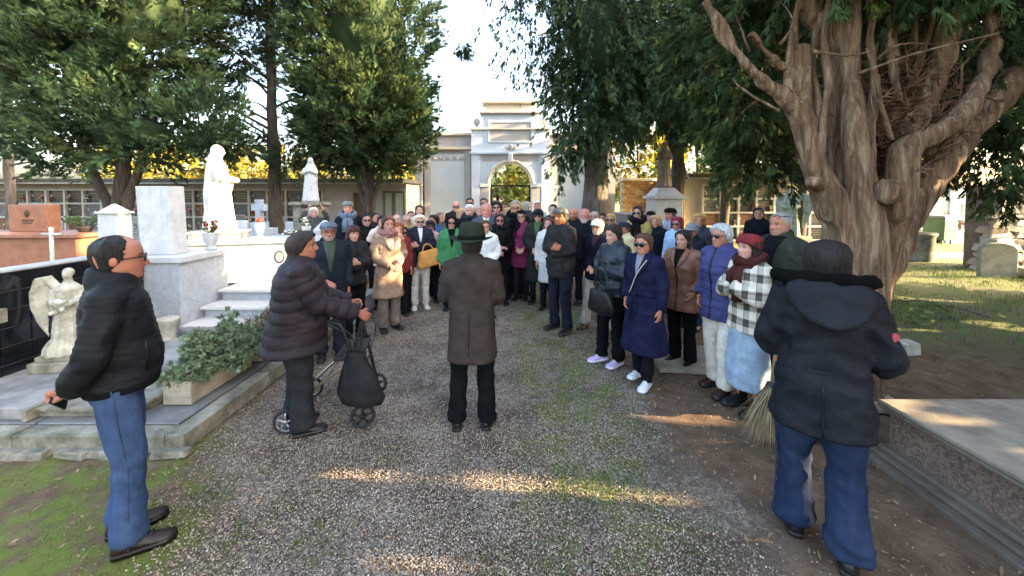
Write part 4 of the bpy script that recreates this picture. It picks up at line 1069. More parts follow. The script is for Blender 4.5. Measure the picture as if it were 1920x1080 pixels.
HAIRLINES = {'short': [.82,.81,.74,.62,.40,.34,.15,.05,.0], 'full': [.79,.78,.70,.56,.36,.26,.06,-.06,-.10], 'bob': [.80,.78,.66,.48,.05,-.10,-.16,-.2,-.2],
    'bangs': [.60,.60,.58,.42,-.05,-.2,-.3,-.32,-.32], 'long': [.83,.80,.66,.46,.0,-.34,-.45,-.48,-.48], 'bald': [1.2,1.2,1.1,.75,.40,.32,.15,.05,.0], 'balding': [1.3,1.2,1.05,.82,.46,.33,.15,.03,-.03],
    'shaved': [.86,.85,.80,.66,.42,.36,.2,.08,.02], 'curly': [.76,.74,.62,.44,.12,.0,-.1,-.14,-.16], 'receding': [.93,.90,.80,.66,.40,.34,.15,.05,.0]}
HTH = {'short': .05, 'full': .085, 'bob': .10, 'bangs': .095, 'long': .085, 'bald': .022, 'balding': .024, 'shaved': .014, 'curly': .17, 'receding': .04}

class Person: pass
def person(label, px=None, top=None, Y=None, X=None, H=None, hatx=0.0, **k):
    """builds one standing person; px/top are only used to derive the real position X and stature H from the distance Y"""
    p = Person(); g = k.get
    if X is None: X = (px-CX)/FPX*Y*1.0
    z0 = g('z0', 0.0)
    if H is None: H = at(px, top, Y)[2] - hatx - z0
    p.H = H; s = H/1.70; p.s = s
    tx, ty = g('look', (-.33, 3.16))
    yaw = R(g('yaw')) if g('yaw') is not None else math.atan2(-(tx-X), ty-Y) + R(g('turn', 0))
    fem = g('sex', 'm') == 'f'; wd = g('width', 1.0); lod = g('lod', 2)     # lod 0 near .. 2 far
    belly = g('belly', 0.0); lean = g('lean', 0.0); side = g('sidelean', 0.0)
    cz = .9
    def post(v):
        v = np.array(v, float)
        up = np.clip(v[:,2]-.95, 0, None)
        v[:,1] += lean*up + lean*.35*up*up; v[:,0] += side*up
        return v*s
    root = bpy.data.objects.new('person', bpy.data.meshes.new('person')); COL.objects.link(root)
    root.location = (X, Y, z0); root.rotation_euler = (0, 0, yaw)
    tag(root, label, 'person', g('group'))
    # ---------------- joints
    sw = .150 if fem else .170; sw *= .5+.5*wd
    SH = {1: np.array([sw, -.005, 1.395]), -1: np.array([-sw, -.005, 1.395])}
    POSE = {'hang': ((.212,-.03,1.12),(.215,.035,.87)), 'pocket': ((.245,-.08,1.13),(.18,.075,.94)), 'behind': ((.215,-.055,1.12),(.08,-.165,.93)),
            'clasp': ((.232,.0,1.12),(.05,.20,1.0)), 'clasp_high': ((.235,.02,1.12),(.05,.21,1.12)), 'cross_over': ((.238,.05,1.13),(-.06,.205,1.165)), 'cross_under': ((.238,.05,1.12),(-.02,.185,1.10)),
            'walker': ((.23,.13,1.13),(.21,.40,.99)), 'photo': ((.245,.17,1.27),(.09,.27,1.50)), 'photo_up': ((.28,.10,1.42),(.17,.20,1.66)), 'hold': ((.24,-.01,1.12),(.15,.21,1.08)), 'forward': ((.23,.03,1.13),(.19,.26,1.10))}
    arms = g('arms', ('hang', 'hang'))            # (left hand of the figure is -x, right is +x)
    J = {}
    for sd, a in ((-1, arms[0]), (1, arms[1])):
        e, w = POSE[a] if isinstance(a, str) else a
        fx_ = 1 if (not isinstance(a, str)) else sd
        J[sd] = (SH[sd], np.array([e[0]*(1 if fx_ == 1 and sd == 1 else fx_), e[1], e[2]]) if isinstance(a, str) else np.array(e), np.array([w[0]*sd, w[1], w[2]]) if isinstance(a, str) else np.array(w))
    if belly:
        for sd in J:
            a, e, w = J[sd]
            if w[1] > .1: w[1] += belly*.8
    st = g('stance', (.10, .10)); sy = g('stride', (0.0, 0.0))
    FT = {-1: np.array([-st[0], sy[0], .0]), 1: np.array([st[1], sy[1], .0])}
    hipx = .09*wd
    def knee(sd):
        h = np.array([sd*hipx, 0, .88]); f = FT[sd] + np.array([0,0,.08]); m = (h+f)/2; m[1] += .025 + g('bend', 0.0); return m
    # ---------------- torso profile of the outer garment
    coat = dict(kind='wool', color='#222222', hem=.78, flare=0.0, th=.018, collar=.05); coat.update(g('coat', {}))
    th = coat['th']
    if fem: prof = [(.80,.168,.115,.125),(.92,.160,.105,.122),(1.04,.140,.098,.100),(1.14,.142,.108,.092),(1.25,.152,.128,.10),(1.34,.150,.110,.102),(1.40,.128,.078,.088),(1.45,.085,.060,.072),(1.485,.064,.058,.064)]
    else: prof = [(.80,.158,.115,.118),(.92,.158,.112,.115),(1.04,.156,.114,.102),(1.14,.160,.118,.102),(1.26,.170,.124,.112),(1.35,.168,.114,.110),(1.41,.140,.080,.090),(1.455,.090,.064,.074),(1.49,.066,.060,.066)]
    pr = np.array(prof); pr[:,1:] *= np.interp(pr[:,0], [.8,1.3,1.42,1.48], [wd,wd,.5+.5*wd,1])[:,None]
    pr[:,2] += belly*np.exp(-((pr[:,0]-1.02)/.17)**2)
    pr[:,1:] += th*np.interp(pr[:,0], [.8,1.4,1.48], [1,1,.7])[:,None]
    hem = coat['hem']
    zs_ = [hem] + [z for z in np.arange(hem+.07, .78, .08)] + list(pr[pr[:,0] > hem+.02, 0])
    def prof_at(z):
        a, bf, bb = [np.interp(z, pr[:,0], pr[:,i]) for i in (1,2,3)]
        dn = max(0, .86-z); fl = coat['flare']*dn
        return a+fl+dn*.03, bf+fl*.8+dn*.02, bb+fl*.9+dn*.04
    def ring(z, n=28, ex=2.35, k_=1.0):
        a, bf, bb = prof_at(z); q = np.arange(n)*2*math.pi/n; c, s_ = np.cos(q), np.sin(q)
        x = a*np.sign(s_)*np.abs(s_)**(2/ex); y = np.where(c > 0, bf, bb)*np.sign(c)*np.abs(c)**(2/ex)
        return np.stack([x*k_, y*k_, np.full(n, z)], 1)
    vox = [.0132, .028, .032][lod]
    jk = MB(); jk.loft([ring(z) for z in zs_])
    arm_r = (.054, .048, .041); at_ = th*.7 + (.004 if coat['kind'] == 'puffer' else .0)
    for sd in (-1, 1):
        a, e, w = J[sd]
        w2 = w + (w-e)/np.linalg.norm(w-e)*(-.012)
        m1, m2 = (a+e)/2, (e+w2)/2
        jk.tube([a*np.array([.72,1,1])+np.array([0,0,.0]), a, m1, e], [.060*wd**.5+at_, .060*wd**.5+at_, .054*wd**.5+at_, arm_r[1]+at_], 12)
        jk.tube([e-(e-m1)*.12, e, m2, w2], [arm_r[1]+at_, arm_r[1]+at_, .046+at_, arm_r[2]*coat.get('cuff', .92)+at_], 12)
    if coat['collar']:
        n = 20; q = np.arange(n)*2*math.pi/n
        rr_ = coat.get('collar_r', .088); hc = coat['collar']
        def cr(r1, z, dz): return np.stack([r1*np.sin(q), r1*.95*np.cos(q)-.005, z - dz*np.cos(q)], 1)
        jk.loft([cr(rr_+.02, 1.43, .03), cr(rr_+.012, 1.46+hc*.5, .025), cr(rr_+.006, 1.465+hc, .02), cr(rr_-.03, 1.465+hc, .02), cr(rr_-.03, 1.43, .02)])
    if coat.get('hood'):
        hd = coat['hood']
        n = 18
        rows = []
        for i, (yy, zz_, rx_, rz_) in enumerate([(-.04,1.47,.15,.06),(-.10,1.465,.19,.085),(-.165,1.43,.185,.11),(-.215,1.385,.14,.095),(-.235,1.36,.06,.05)]):
            q = np.arange(n)*2*math.pi/n; rows.append(np.stack([rx_*hd*np.cos(q), yy*hd+.035*np.sin(q)-.0*q, zz_+rz_*hd*np.sin(q)], 1))
        jk.loft(rows)
    cm = coat.get('mat') or cloth(coat['kind'], coat['color'])
    quilt = coat.get('quilt', .068 if coat['kind'] == 'puffer' else 0); qd = coat.get('qd', .012); fold = coat.get('fold', 1.0); seed = int(abs(X*977+Y*131)) % 9999
    def jdone(v, q):
        v = lap(v, q, 3 if lod < 2 else 2)
        n = vnorm(v, q)
        da = np.full(len(v), 9.); pa = np.zeros(len(v))
        for sd in (-1, 1):
            a, e, w = J[sd]; l0 = 0
            for (p0, p1) in ((a, e), (e, w)):
                d = p1-p0; L = np.linalg.norm(d); t = np.clip(((v-p0)@d)/(L*L), 0, 1)
                dist = np.linalg.norm(v-(p0+t[:,None]*d), axis=1); m = dist < da
                da[m] = dist[m]; pa[m] = (l0+t*L)[m]; l0 += L
        arm = sstep((.105+at_-da)/.02)*(1-sstep((.10-pa)/.05))
        off = np.zeros(len(v))
        if quilt:
            zq = v[:,2] + .012*snoise(v, 5, seed, 2); c1 = np.abs(np.sin(math.pi*zq/quilt))**.55; c2 = np.abs(np.sin(math.pi*pa/quilt))**.55
            puff = c1*(1-arm)+c2*arm; puff = np.where(v[:,2] > 1.45, .8, puff)
            off += qd*(puff-.75) + .003*snoise(v, 40, seed+1, 2)
        f1 = snoise(v, 10, seed+2, 2, (1,1,1.0)); cre = 1-np.abs(snoise(v, 13, seed+3, 2, (1,1,1.9)))*2
        low = .5+.7*np.exp(-((v[:,2]-1.0)/.16)**2); off += fold*(.006*f1*(1-arm) + .0075*np.clip(cre, -1, 1)*(1-arm)*low + .0095*np.clip(1-np.abs(snoise(v, 22, seed+4, 2))*2.2, -1, 1)*arm)
        if coat['flare'] > .15 or hem < .65:
            an = np.arctan2(v[:,0], v[:,1]); off += np.clip((.95-v[:,2])/.5, 0, 1)*.012*np.sin(an*7+seed)*(1-arm)
        off *= np.clip((v[:,2]-hem)/.03, .15, 1)
        v = v + n*off[:,None]
        o = fast_mesh(coat.get('name', 'jacket' if hem > .72 else 'coat'), post(v), q, cm, root, None, True)
        p.jacket = o
    remesh_later(jk, vox, jdone)
    def front_patch(name, z0_, z1_, w0, w1, mat_, lift=.006, nz=14, nx_=6, xoff=0.0, yback=False):
        b = MB(); V = []
        for i in range(nz+1):
            f = i/nz; z = z0_+(z1_-z0_)*f; a, bf, bb = prof_at(min(z, 1.475)); wv = w0+(w1-w0)*f
            for j in range(nx_+1):
                x = xoff+wv*(2*j/nx_-1); yy = (bb if yback else bf)*(max(0, 1-(abs(x)/a)**2.35))**(1/2.35)+lift
                V.append([x, -yy if yback else yy, z])
        F = [[i*(nx_+1)+j, i*(nx_+1)+j+1, (i+1)*(nx_+1)+j+1, (i+1)*(nx_+1)+j] for i in range(nz) for j in range(nx_)]
        b.add(post(V), F); o = b.build(name, mat_, root, True); so = o.modifiers.new('s', 'SOLIDIFY'); so.thickness = .008*s; so.offset = 0; return o
    if coat.get('zip'): front_patch('zip', hem+.02, 1.46, .007, .007, cloth('leather', coat['zip']), .007, 18, 1)
    if coat.get('shirt'): front_patch('shirt', coat.get('vz', 1.16), 1.47, .006, coat.get('vw', .062), cloth('knit', coat['shirt']), .010)
    if coat.get('lapel'):
        for sg in (-1, 1):
            b = MB(); V = []
            for i in range(9):
                f = i/8; z = coat.get('vz', 1.16)+f*(1.47-coat.get('vz', 1.16)); a, bf, bb = prof_at(min(z, 1.47)); xi = .012+.055*f; xo = xi+.012+.055*math.sin(f*2.6)
                for x in (xi, (xi+xo)/2, xo): V.append([sg*x, bf*(max(0, 1-(x/a)**2.35))**(1/2.35)+.016, z])
            F = [[i*3+j, i*3+j+1, i*3+j+4, i*3+j+3] for i in range(8) for j in range(2)]
            b.add(post(V), F); o = b.build('lapel', cm, root, True); so = o.modifiers.new('s', 'SOLIDIFY'); so.thickness = .010*s; so.offset = 0
    if coat.get('belt'):
        b = MB(); rs = []
        for dz, kk in ((-.022, 1.0), (-.02, 1.03), (.02, 1.03), (.022, 1.0)):
            rr2 = ring(1.03+dz, 36); rr2[:,:2] *= 1.03*kk; rs.append(rr2)
        b.loft(rs); b.xform(post); b.build('belt', cm, root, True)
        b = MB()
        for sg, l in ((-1,.22),(1,.30)): b.tube([(.03,prof_at(1.03)[1]+.025,1.03),(.03+.03*sg,prof_at(.95)[1]+.035,.93),(.03+.04*sg,prof_at(.85)[1]+.04,1.03-l)], .014, 6, 0, .5)
        b.ell((.03,prof_at(1.03)[1]+.025,1.03), (.03,.02,.028), 8, 6); b.xform(post); b.build('belt_knot', cm, root, True)
    if coat.get('pockets'):
        for sg in (-1, 1):
            b = MB(); z, a, bf = .93, *prof_at(.93)[:2]; x = .105; yy = bf*(1-(x/a)**2.35)**(1/2.35)
            b.box((sg*x, yy-.004, z), (.115,.04,.14), 0, -sg*.35); b.box((sg*x, yy+.004, z+.06), (.12,.045,.045), 0, -sg*.35); b.xform(post); b.build('pocket', cm, root, False, .01)
    # ---------------- bottoms
    bt = dict(kind='trousers', color='#1a1b20', mat='wool', r=(.092,.068,.062), hem=.055); bt.update(g('legs', {}))
    bm = cloth(bt['mat'], bt['color'])
    lg = MB()
    if bt['kind'] == 'trousers':
        lg.ell((0,.0,.90), (.155*wd,.108*wd+belly*.3,.14), 16, 10)
        for sd in (-1, 1):
            h = np.array([sd*hipx, 0, .88]); kn = knee(sd); f = FT[sd]+np.array([0,-.01,bt['hem']])
            lg.tube([h+np.array([0,0,.06]), h+(kn-h)*.35, kn, kn+(f-kn)*.5, f], [bt['r'][0]*wd*1.02, bt['r'][0]*wd, bt['r'][1]*(.5+.5*wd), (bt['r'][1]+bt['r'][2])/2*(.5+.5*wd), bt['r'][2]*(.5+.5*wd)*1.05], 14)
    else:
        rows = []
        for z, a, b_ in [(bt['hem'],.185,.165),(bt['hem']+.25,.180,.155),(.72,.172,.145),(.9,.17,.13),(1.0,.15,.11)]:
            q = np.arange(28)*2*math.pi/28; rows.append(np.stack([a*wd*np.cos(q), b_*wd*np.sin(q), np.full(28, z)], 1))
        lg.loft(rows)
    def ldone(v, q):
        v = lap(v, q, 2); n = vnorm(v, q)
        kf = np.exp(-((v[:,2]-.46)/.12)**2)*.5 + np.exp(-((v[:,2]-.12)/.09)**2)*1.2 + .35
        am = .014 if bt['mat'] == 'denim' else .0095; off = am*kf*np.clip(1-2*np.abs(snoise(v, 15, seed+8, 2, (1,1,1.8))), -1, 1)+.004*snoise(v, 9, seed+9, 2)
        if bt['kind'] == 'skirt': an = np.arctan2(v[:,0], v[:,1]); off = off + .012*np.sin(an*6+seed)*np.clip((.8-v[:,2])/.5, 0, 1)
        off *= np.clip((v[:,2]-bt['hem'])/.03, .2, 1)
        fast_mesh('skirt' if bt['kind'] == 'skirt' else 'trousers', post(v+n*off[:,None]), q, bm, root, None, True)
    remesh_later(lg, [.0175,.034,.038][lod], ldone)
    if bt['mat'] == 'denim' and bt['kind'] == 'trousers' and lod < 2:
        b = MB(); dm = cloth('denim', '#2a3f5e')
        for sd in (-1, 1):
            h = np.array([sd*hipx, 0, .88]); kn = knee(sd); f = FT[sd]+np.array([0,-.01,bt['hem']]); k_ = (.5+.5*wd)
            o = lambda r_: np.array([sd*r_*1.04, 0, 0])
            b.tube([h+o(bt['r'][0]*wd)+np.array([0,0,.04]), h+(kn-h)*.35+o(bt['r'][0]*wd), kn+o(bt['r'][1]*k_), kn+(f-kn)*.5+o((bt['r'][1]+bt['r'][2])/2*k_), f+o(bt['r'][2]*k_*1.05)], .004, 5)
        b.xform(post); b.build('side_seam', dm, root, True)
    # ---------------- shoes
    sh = dict(color='#16130f', mat='leather', sole='#2b2826', boot=0.0, size=1.0); sh.update(g('shoes', {}))
    for sd in (-1, 1):
        b = MB(); f = FT[sd]; toe = R(sh.get('toe', 9))*-sd + R(g('footyaw', 0)); k_ = sh['size']; rows, rsole = [], []
        for yy, hw_, zt in [(-.085,.018,.050),(-.075,.032,.075),(-.045,.038,.095),(0,.040,.098),(.045,.042,.078),(.09,.047,.060),(.135,.046,.050),(.165,.034,.042),(.178,.014,.030)]:
            q = np.linspace(0, math.pi, 9)
            rows.append(np.stack([hw_*k_*np.cos(q), np.full(9, yy*k_), .022+np.sin(q)*(zt-.022)], 1))
            rsole.append(np.array([[hw_*k_+.004,yy*k_,.026],[-hw_*k_-.004,yy*k_,.026],[-hw_*k_-.003,yy*k_,0],[hw_*k_+.003,yy*k_,0]]))
        b.loft(rows, 0); b.loft(rsole, 1)
        hb = .07+sh['boot']; b.tube([(0,-.035,.06),(0,-.035,max(.1, hb))], [.04,.042+.012*(sh['boot'] > .1)], 12, 0)
        if lod < 2:
            for i in range(4): b.tube([(-.022,.03+i*.017,.085-.007*i),(0,.034+i*.017,.092-.008*i),(.022,.03+i*.017,.085-.007*i)], .0035, 5, 1)
        ct, s_ = math.cos(toe), math.sin(toe); rot = np.array([[ct,-s_,0],[s_,ct,0],[0,0,1]])
        b.xform(lambda v: (v@rot.T + np.array([f[0], f[1], f[2]]))*s)
        b.build('shoe', [cloth(sh['mat'], sh['color']), cloth('leather', sh['sole'])], root, True)
    # ---------------- head
    sk_ = np.array(lin(g('skin', '#c9937a')))*np.array([.72,.74,.80])
    hy, hp = R(g('hyaw', 0)), R(g('hpitch', 0)); htilt = R(g('htilt', 0))
    h_ = HH*(1.0 if not fem else .985)*g('hs', 1.0)
    piv = np.array([0, -.01, 1.47]); chin = 1.70 - h_
    Ry = Matrix.Rotation(hy, 3, 'Z') @ Matrix.Rotation(-hp, 3, 'X') @ Matrix.Rotation(htilt, 3, 'Y'); Ry = np.array(Ry)
    def headx(v):
        v = np.asarray(v, float); t = v[:,2]
        w = np.stack([v[:,0]*h_, v[:,1]*h_+.018, chin+t*h_], 1)
        wt = sstep((t+.42)/.38)[:,None]
        return post(w*(1-wt) + wt*((w-piv)@Ry.T+piv))
    nu, nv = [(48,52),(28,34),(22,28)][lod]
    jw = g('jaw', .93 if fem else 1.04)
    TH, TT = head_params(nu, nv)
    hv = head_xyz(TH, TT, jw).reshape(-1,3); thf, tf = TH.ravel(), TT.ravel()
    hb = MB(); hb.add(headx(hv), grid_faces(nv, nu))
    colr = np.tile(sk_, (len(hv),1))
    fr = np.cos(thf) > 0; ax = np.abs(hv[:,0])
    def tint(mask, c, amt): colr[:] = colr*(1-(mask*amt)[:,None]) + np.array(c)*(mask*amt)[:,None]
    lipc = np.array(lin('#9c4a44')) if not g('lips') else np.array(lin(g('lips')))
    tint(np.exp(-(ax/.10)**4-((tf-.15)/.034)**4)*fr, lipc if (fem or g('lips')) else sk_*np.array([.85,.6,.58]), .75 if fem else .6)
    tint(np.exp(-(ax/.085)**4-((tf-.150)/.009)**2)*fr, sk_*.25, .7)
    hc = lin(g('hair_color', '#2a1c14'))
    brow = np.array(lin(g('brow', g('hair_color', '#2a1c14'))))*.9
    tint(np.exp(-((ax-.145)/.085)**4-((tf-.572-.02*np.sin((ax-.06)*18))/.020)**2)*fr, brow, .75)
    tint(np.exp(-((ax-.145)/.075)**2-((tf-.475)/.040)**2)*fr, sk_*.45, .55)  # eye sockets darkened in the skin colour as painted shade
    tint(np.exp(-((ax-.20)/.1)**2-((tf-.30)/.1)**2)*fr, sk_*np.array([1.05,.72,.66]), .4)
    tint(np.exp(-(ax/.05)**2-((tf-.31)/.05)**2)*fr, sk_*np.array([1.05,.75,.7]), .35)
    if g('beard'):
        bm_ = sstep((.30-tf)/.06)*sstep((np.cos(thf)+.05)/.15)*(1-np.exp(-(ax/.10)**4-((tf-.15)/.03)**4))*sstep((tf+.12)/.08)*(1-np.exp(-(ax/.06)**2-((tf-.30)/.05)**2))
        tint(bm_, lin(g('beard')), g('beardamt', .8))
    if g('shadow'): tint(sstep((.26-tf)/.06)*sstep((np.cos(thf))/.15)*sstep((tf+.15)/.08), sk_*.55, g('shadow'))  # darker tint of beard growth on the lower face
    cols = [colr]
    for sd in (-1, 1):                                    # ears and eyes
        e = MB(); e.ell((0,0,0), (.030,.075,.105), 10, 8); v = e.verts(); v[:,0] += .02*np.abs(v[:,1])/.075
        v = v*np.array([sd,1,1]) + np.array([sd*.352,-.055,.44]); hb.add(headx(v), e.f if sd == 1 else [f[::-1] for f in e.f]); cols.append(np.tile(sk_*np.array([1.0,.82,.78]), (len(v),1)))
        e = MB(); e.ell((0,0,0), (.052,.05,.040), 12, 10); v = e.verts(); ey = float(head_xyz(np.array([.36*sd]), np.array([.475]), jw)[0,1])
        c_ = np.tile(np.array([.42,.40,.38]), (len(v),1)); iris = (v[:,1] > .012) & (np.hypot(v[:,0], v[:,2]) < .030); c_[iris] = lin(g('eyes', '#2b1a10'))
        lid = v[:,2] > .018; c_[lid] = sk_*.6
        v = v + np.array([sd*.145, ey-.026, .478]); hb.add(headx(v), e.f); cols.append(c_)
    # hands (voxel fused with their fingers), then everything is joined into one body mesh
    body = MB()
    body.loft([np.stack([a_*np.cos(np.arange(16)*math.pi/8), b_*np.sin(np.arange(16)*math.pi/8), np.full(16, z)], 1) for z, a_, b_ in [(.82,.12*wd,.085),(1.0,.13*wd,.09),(1.2,.145*wd,.10),(1.36,.15*wd,.085),(1.43,.07,.055),(1.50,.055,.055)]])
    for sd in (-1, 1):
        a, e, w = J[sd]; body.tube([a*np.array([.8,1,1]), a, e, w], [.05,.05,.042,.029], 10)
        hpt = np.array([sd*hipx*.9, 0, .88]); body.tube([hpt, knee(sd), FT[sd]+np.array([0,-.02,.07])], [.07,.05,.04], 10)
    hands = MB(); hcfg = g('hands', {})
    for sd in (-1, 1):
        a, e, w = J[sd]; d = (w-e)/np.linalg.norm(w-e)
        cfg = hcfg.get(sd, {})
        if cfg.get('hide'): continue
        d = unit(np.array(cfg.get('dir', d), float)); nr = np.array(cfg.get('palm', (-sd*.9, .1, -.1) if abs(d[2]) > .6 else (0,-.25,-.9)), float)
        nr = unit(nr - d*(nr@d)); ac = np.cross(d, nr); ac *= 1 if ac@np.array(cfg.get('thumb', (0,1,.3) if abs(d[2]) > .6 else (0,.3,1))) > 0 else -1
        cu = cfg.get('curl', .5); q = np.arange(10)*2*math.pi/10
        hands.loft([w+d*l+ac*aw*np.cos(q)[:,None]+nr*at2*np.sin(q)[:,None] for l, aw, at2 in [(-.05,.026,.022),(-.01,.026,.020),(.02,.034,.019),(.055,.041,.017),(.085,.041,.013)]])
        for i, (o, ln) in enumerate(zip((.031,.011,-.010,-.030), (.070,.080,.075,.058))):
            pt = w+d*.080+ac*o; pts = [pt-d*.01]; ang = cu*.35; 
            for sgm in (.42,.32,.26):
                pt = pt + (d*math.cos(ang)+nr*math.sin(ang)+ac*o*.6)*ln*sgm; pts.append(pt); ang += cu*.95
            hands.tube(pts, [.0105,.0098,.009,.0072], 7)
        tb = w+d*.02+ac*.026; t1 = tb+(d*.55+ac*.75+nr*.25)*.035; hands.tube([tb, t1, t1+(d*.8+ac*.25+nr*.45*cu)*.034, t1+(d*.75+nr*.8*cu)*.055], [.016,.0135,.0115,.008], 7)
    def bdone(v, q):
        p.bv = (v, q)
        if hands.n: remesh_hands.append((hands, hdone, .007 if lod == 0 else .012))
        else: hdone(None, None)
    def hdone(hvv, hq):
        v, q = p.bv; m = MB()
        m.add(post(v), q.tolist()); cc = [np.tile(sk_, (len(v),1))]
        if hvv is not None: m.add(post(lap(hvv, hq, 1)), hq.tolist()); cc.append(np.tile(sk_*np.array([.95,.90,.88]), (len(hvv),1)))
        m.merge(hb); cc += cols
        me = root.data; me.from_pydata(m.verts().tolist(), [], m.f); me.materials.append(mSkin)
        me.polygons.foreach_set('use_smooth', [True]*len(me.polygons)); set_col(me, np.concatenate(cc)); me.update()
    remesh_later(body, .055, bdone)
    # ---------------- hair and headgear: shells offset from the smooth head
    def shell(name, off, mat_, tmin=-.5, bumpy=0.0, strands=0.0, ex=None):
        mu_, mv_ = (nu*5//4, nv+6) if (lod == 0 and strands) else (nu+4, nv+2); TH2, TT2 = head_params(mu_, mv_, tmin); base = head_xyz(TH2, TT2, 1.0, False); d = np.stack([np.sin(TH2), np.cos(TH2), np.clip((TT2-.55)*1.6, -.15, 1)], -1); d = unit(d)
        o = off(np.abs(np.degrees(TH2)), TT2, TH2)
        if bumpy: o = np.where(o > 0, o + bumpy*snoise(base.reshape(-1,3), 9, seed, 3).reshape(o.shape), o)
        if strands:
            sp_ = np.stack([np.sin(TH2)+.25*TT2, np.cos(TH2), TT2*.22], -1).reshape(-1,3); o = np.where(o > 0, o + strands*(snoise(sp_, 13, seed+20, 3)+.6*snoise(sp_, 38, seed+21, 2)).reshape(o.shape), o)
        v = (base + d*o[...,None]).reshape(-1,3)
        if ex is not None: v = ex(v)
        b = MB(); b.add(headx(v), grid_faces(mv_, mu_)); return b.build(name, mat_, root, True)
    hs_ = g('hair', 'short')
    if hs_:
        hl_, ht = HAIRLINES[hs_], HTH[hs_]*g('hvol', 1.0)*.9
        def hoff(ad, t, th_):
            h0 = np.interp(ad, HLX, hl_) + .035*np.sin(th_*13+seed)*np.sin(th_*5.3) + (.06*np.sin(th_*31)*np.sin(t*40) if hs_ == 'balding' else 0); m = sstep((t-h0)/.07+.3)
            o = ht*m*np.interp(t, [-.5,0,.5,.8,1], [.7,.8,1,1,.9])
            if hs_ == 'bald': k2 = sstep((t-.64-.12*sstep((ad-90)/50)+.05*np.sin(th_*9))/.14); o = np.where(k2 > .75, -.045, o*(1-.8*k2))
            if hs_ in ('bob','bangs','long','curly','full'):
                neck = np.interp(t, T_, A_); tgt = {'bob': .40,'bangs': .43,'long': .40,'curly': .42,'full': .34}[hs_]
                o = o + m*np.clip(tgt-neck, 0, .25)*sstep((.45-t)/.3)*np.where(ad > 60, 1, .0)*(1 if hs_ != 'long' else .9)
            o = np.where(m < .12, -.045, o)
            return o
        shell('hair', hoff, cloth('hair', g('hair_color', '#2a1c14')), -.5, {'curly': .05,'full': .02,'long': .012,'bob': .012,'bangs': .012,'short': .012}.get(hs_, .006), {'shaved': .002,'bald': .008,'short': .014,'receding': .012,'full': .022,'curly': .03}.get(hs_, .034))
        if hs_ == 'long':
            b = MB()
            for sd in (-1, 1):
                b.tube([(sd*.33,-.06,.25),(sd*.40,.02,-.15),(sd*.40,.14,-.6),(sd*.34,.20,-1.0)], [.10,.13,.12,.05], 9, 0, .6)
            b.tube([(0,-.36,.2),(0,-.46,-.3),(0,-.50,-.9)], [.25,.30,.14], 10, 0, .4); b.xform(headx); b.build('hair', cloth('hair', g('hair_color', '#2a1c14')), root, True)
    hat = g('hat')
    if hat:
        hk, hcx = hat[0], hat[1]; hm = cloth(hat[2] if len(hat) > 2 else 'wool', hcx)
        if hk == 'beanie':
            shell('beanie', lambda ad, t, th_: np.where(t > np.interp(ad, [0,60,100,180], [.68,.62,.48,.34]), .075+.05*sstep((t-.6)/.3)+.012*np.sin(th_*30)*(t < .97)+.02*(t < np.interp(ad, [0,60,100,180], [.80,.74,.60,.46])), -.05), hm, bumpy=.008)
        elif hk in ('flatcap', 'cap', 'beret', 'bucket', 'fedora'):
            lo = {'flatcap': [.72,.70,.62,.52], 'cap': [.72,.70,.62,.54], 'beret': [.76,.74,.70,.6], 'bucket': [.70,.69,.66,.62], 'fedora': [.66,.65,.62,.60]}[hk]
            base_off = {'flatcap': .075, 'cap': .055, 'beret': .12, 'bucket': .07, 'fedora': .06}[hk]
            if hk != 'fedora':
                def ex(v):
                    if hk == 'flatcap': v[:,1] += np.where(v[:,2] > .72, .04, 0); v[:,2] = np.where(v[:,2] > .9, .9+(v[:,2]-.9)*.75, v[:,2])
                    return v
                shell(hk if hk not in ('bucket', 'flatcap') else {'bucket': 'bucket_hat', 'flatcap': 'flat_cap'}[hk], lambda ad, t, th_: np.where(t > np.interp(ad, [0,60,100,180], lo), base_off+(.03 if hk == 'flatcap' else 0), -.05), hm, bumpy=.008, ex=ex)
            kf = 1.26 if hk == 'fedora' else 1.0
            hsc = lambda v: np.stack([v[:,0]*kf, v[:,1]*kf, .62+(v[:,2]-.62)*kf], 1)
            b = MB()
            if hk in ('flatcap', 'cap'):
                ln = .20 if hk == 'flatcap' else .30; rows = []
                for i in range(9):
                    u = -1.15+2.3*i/8; x = .36*math.sin(u); y0 = .38*math.cos(u)+.02; y1 = y0+ln*math.cos(u*.95); zc = .72-.02*(1-math.cos(u))*3
                    rows.append([(x*.95,y0-.05,zc+.015),(x*1.02,(y0+y1)/2,zc+.012),(x*1.02,y1,zc-.05),(x*1.0,y1-.01,zc-.065),(x*.95,y0-.05,zc-.02)])
                b.loft([np.array(r_) for r_ in rows]); b.xform(headx); b.build('visor', hm, root, True)
            if hk in ('bucket', 'fedora'):
                n = 36; q = np.arange(n)*2*math.pi/n
                bw = .52 if hk == 'fedora' else .48; zb = .66
                def rg(r1, z, wv=0.0): return np.stack([r1*.90*np.sin(q), r1*1.08*np.cos(q)-.01, z+wv*np.abs(np.sin(q))**2-(wv*.6)*np.cos(q)*(np.cos(q) > 0)], 1)
                if hk == 'bucket': rws = [rg(.38,.74), rg(.44,.68), rg(bw+.08,.58), rg(bw+.085,.565), rg(.43,.655), rg(.36,.70)]
                else: rws = [rg(.395,zb+.02), rg(.44,zb), rg(.56,zb-.005,.03), rg(.68,zb-.005,.09), rg(.69,zb-.025,.09), rg(.56,zb-.03,.03), rg(.40,zb-.03)]
                b.loft(rws); b.xform(lambda v: headx(hsc(v))); b.build('brim', hm, root, True)
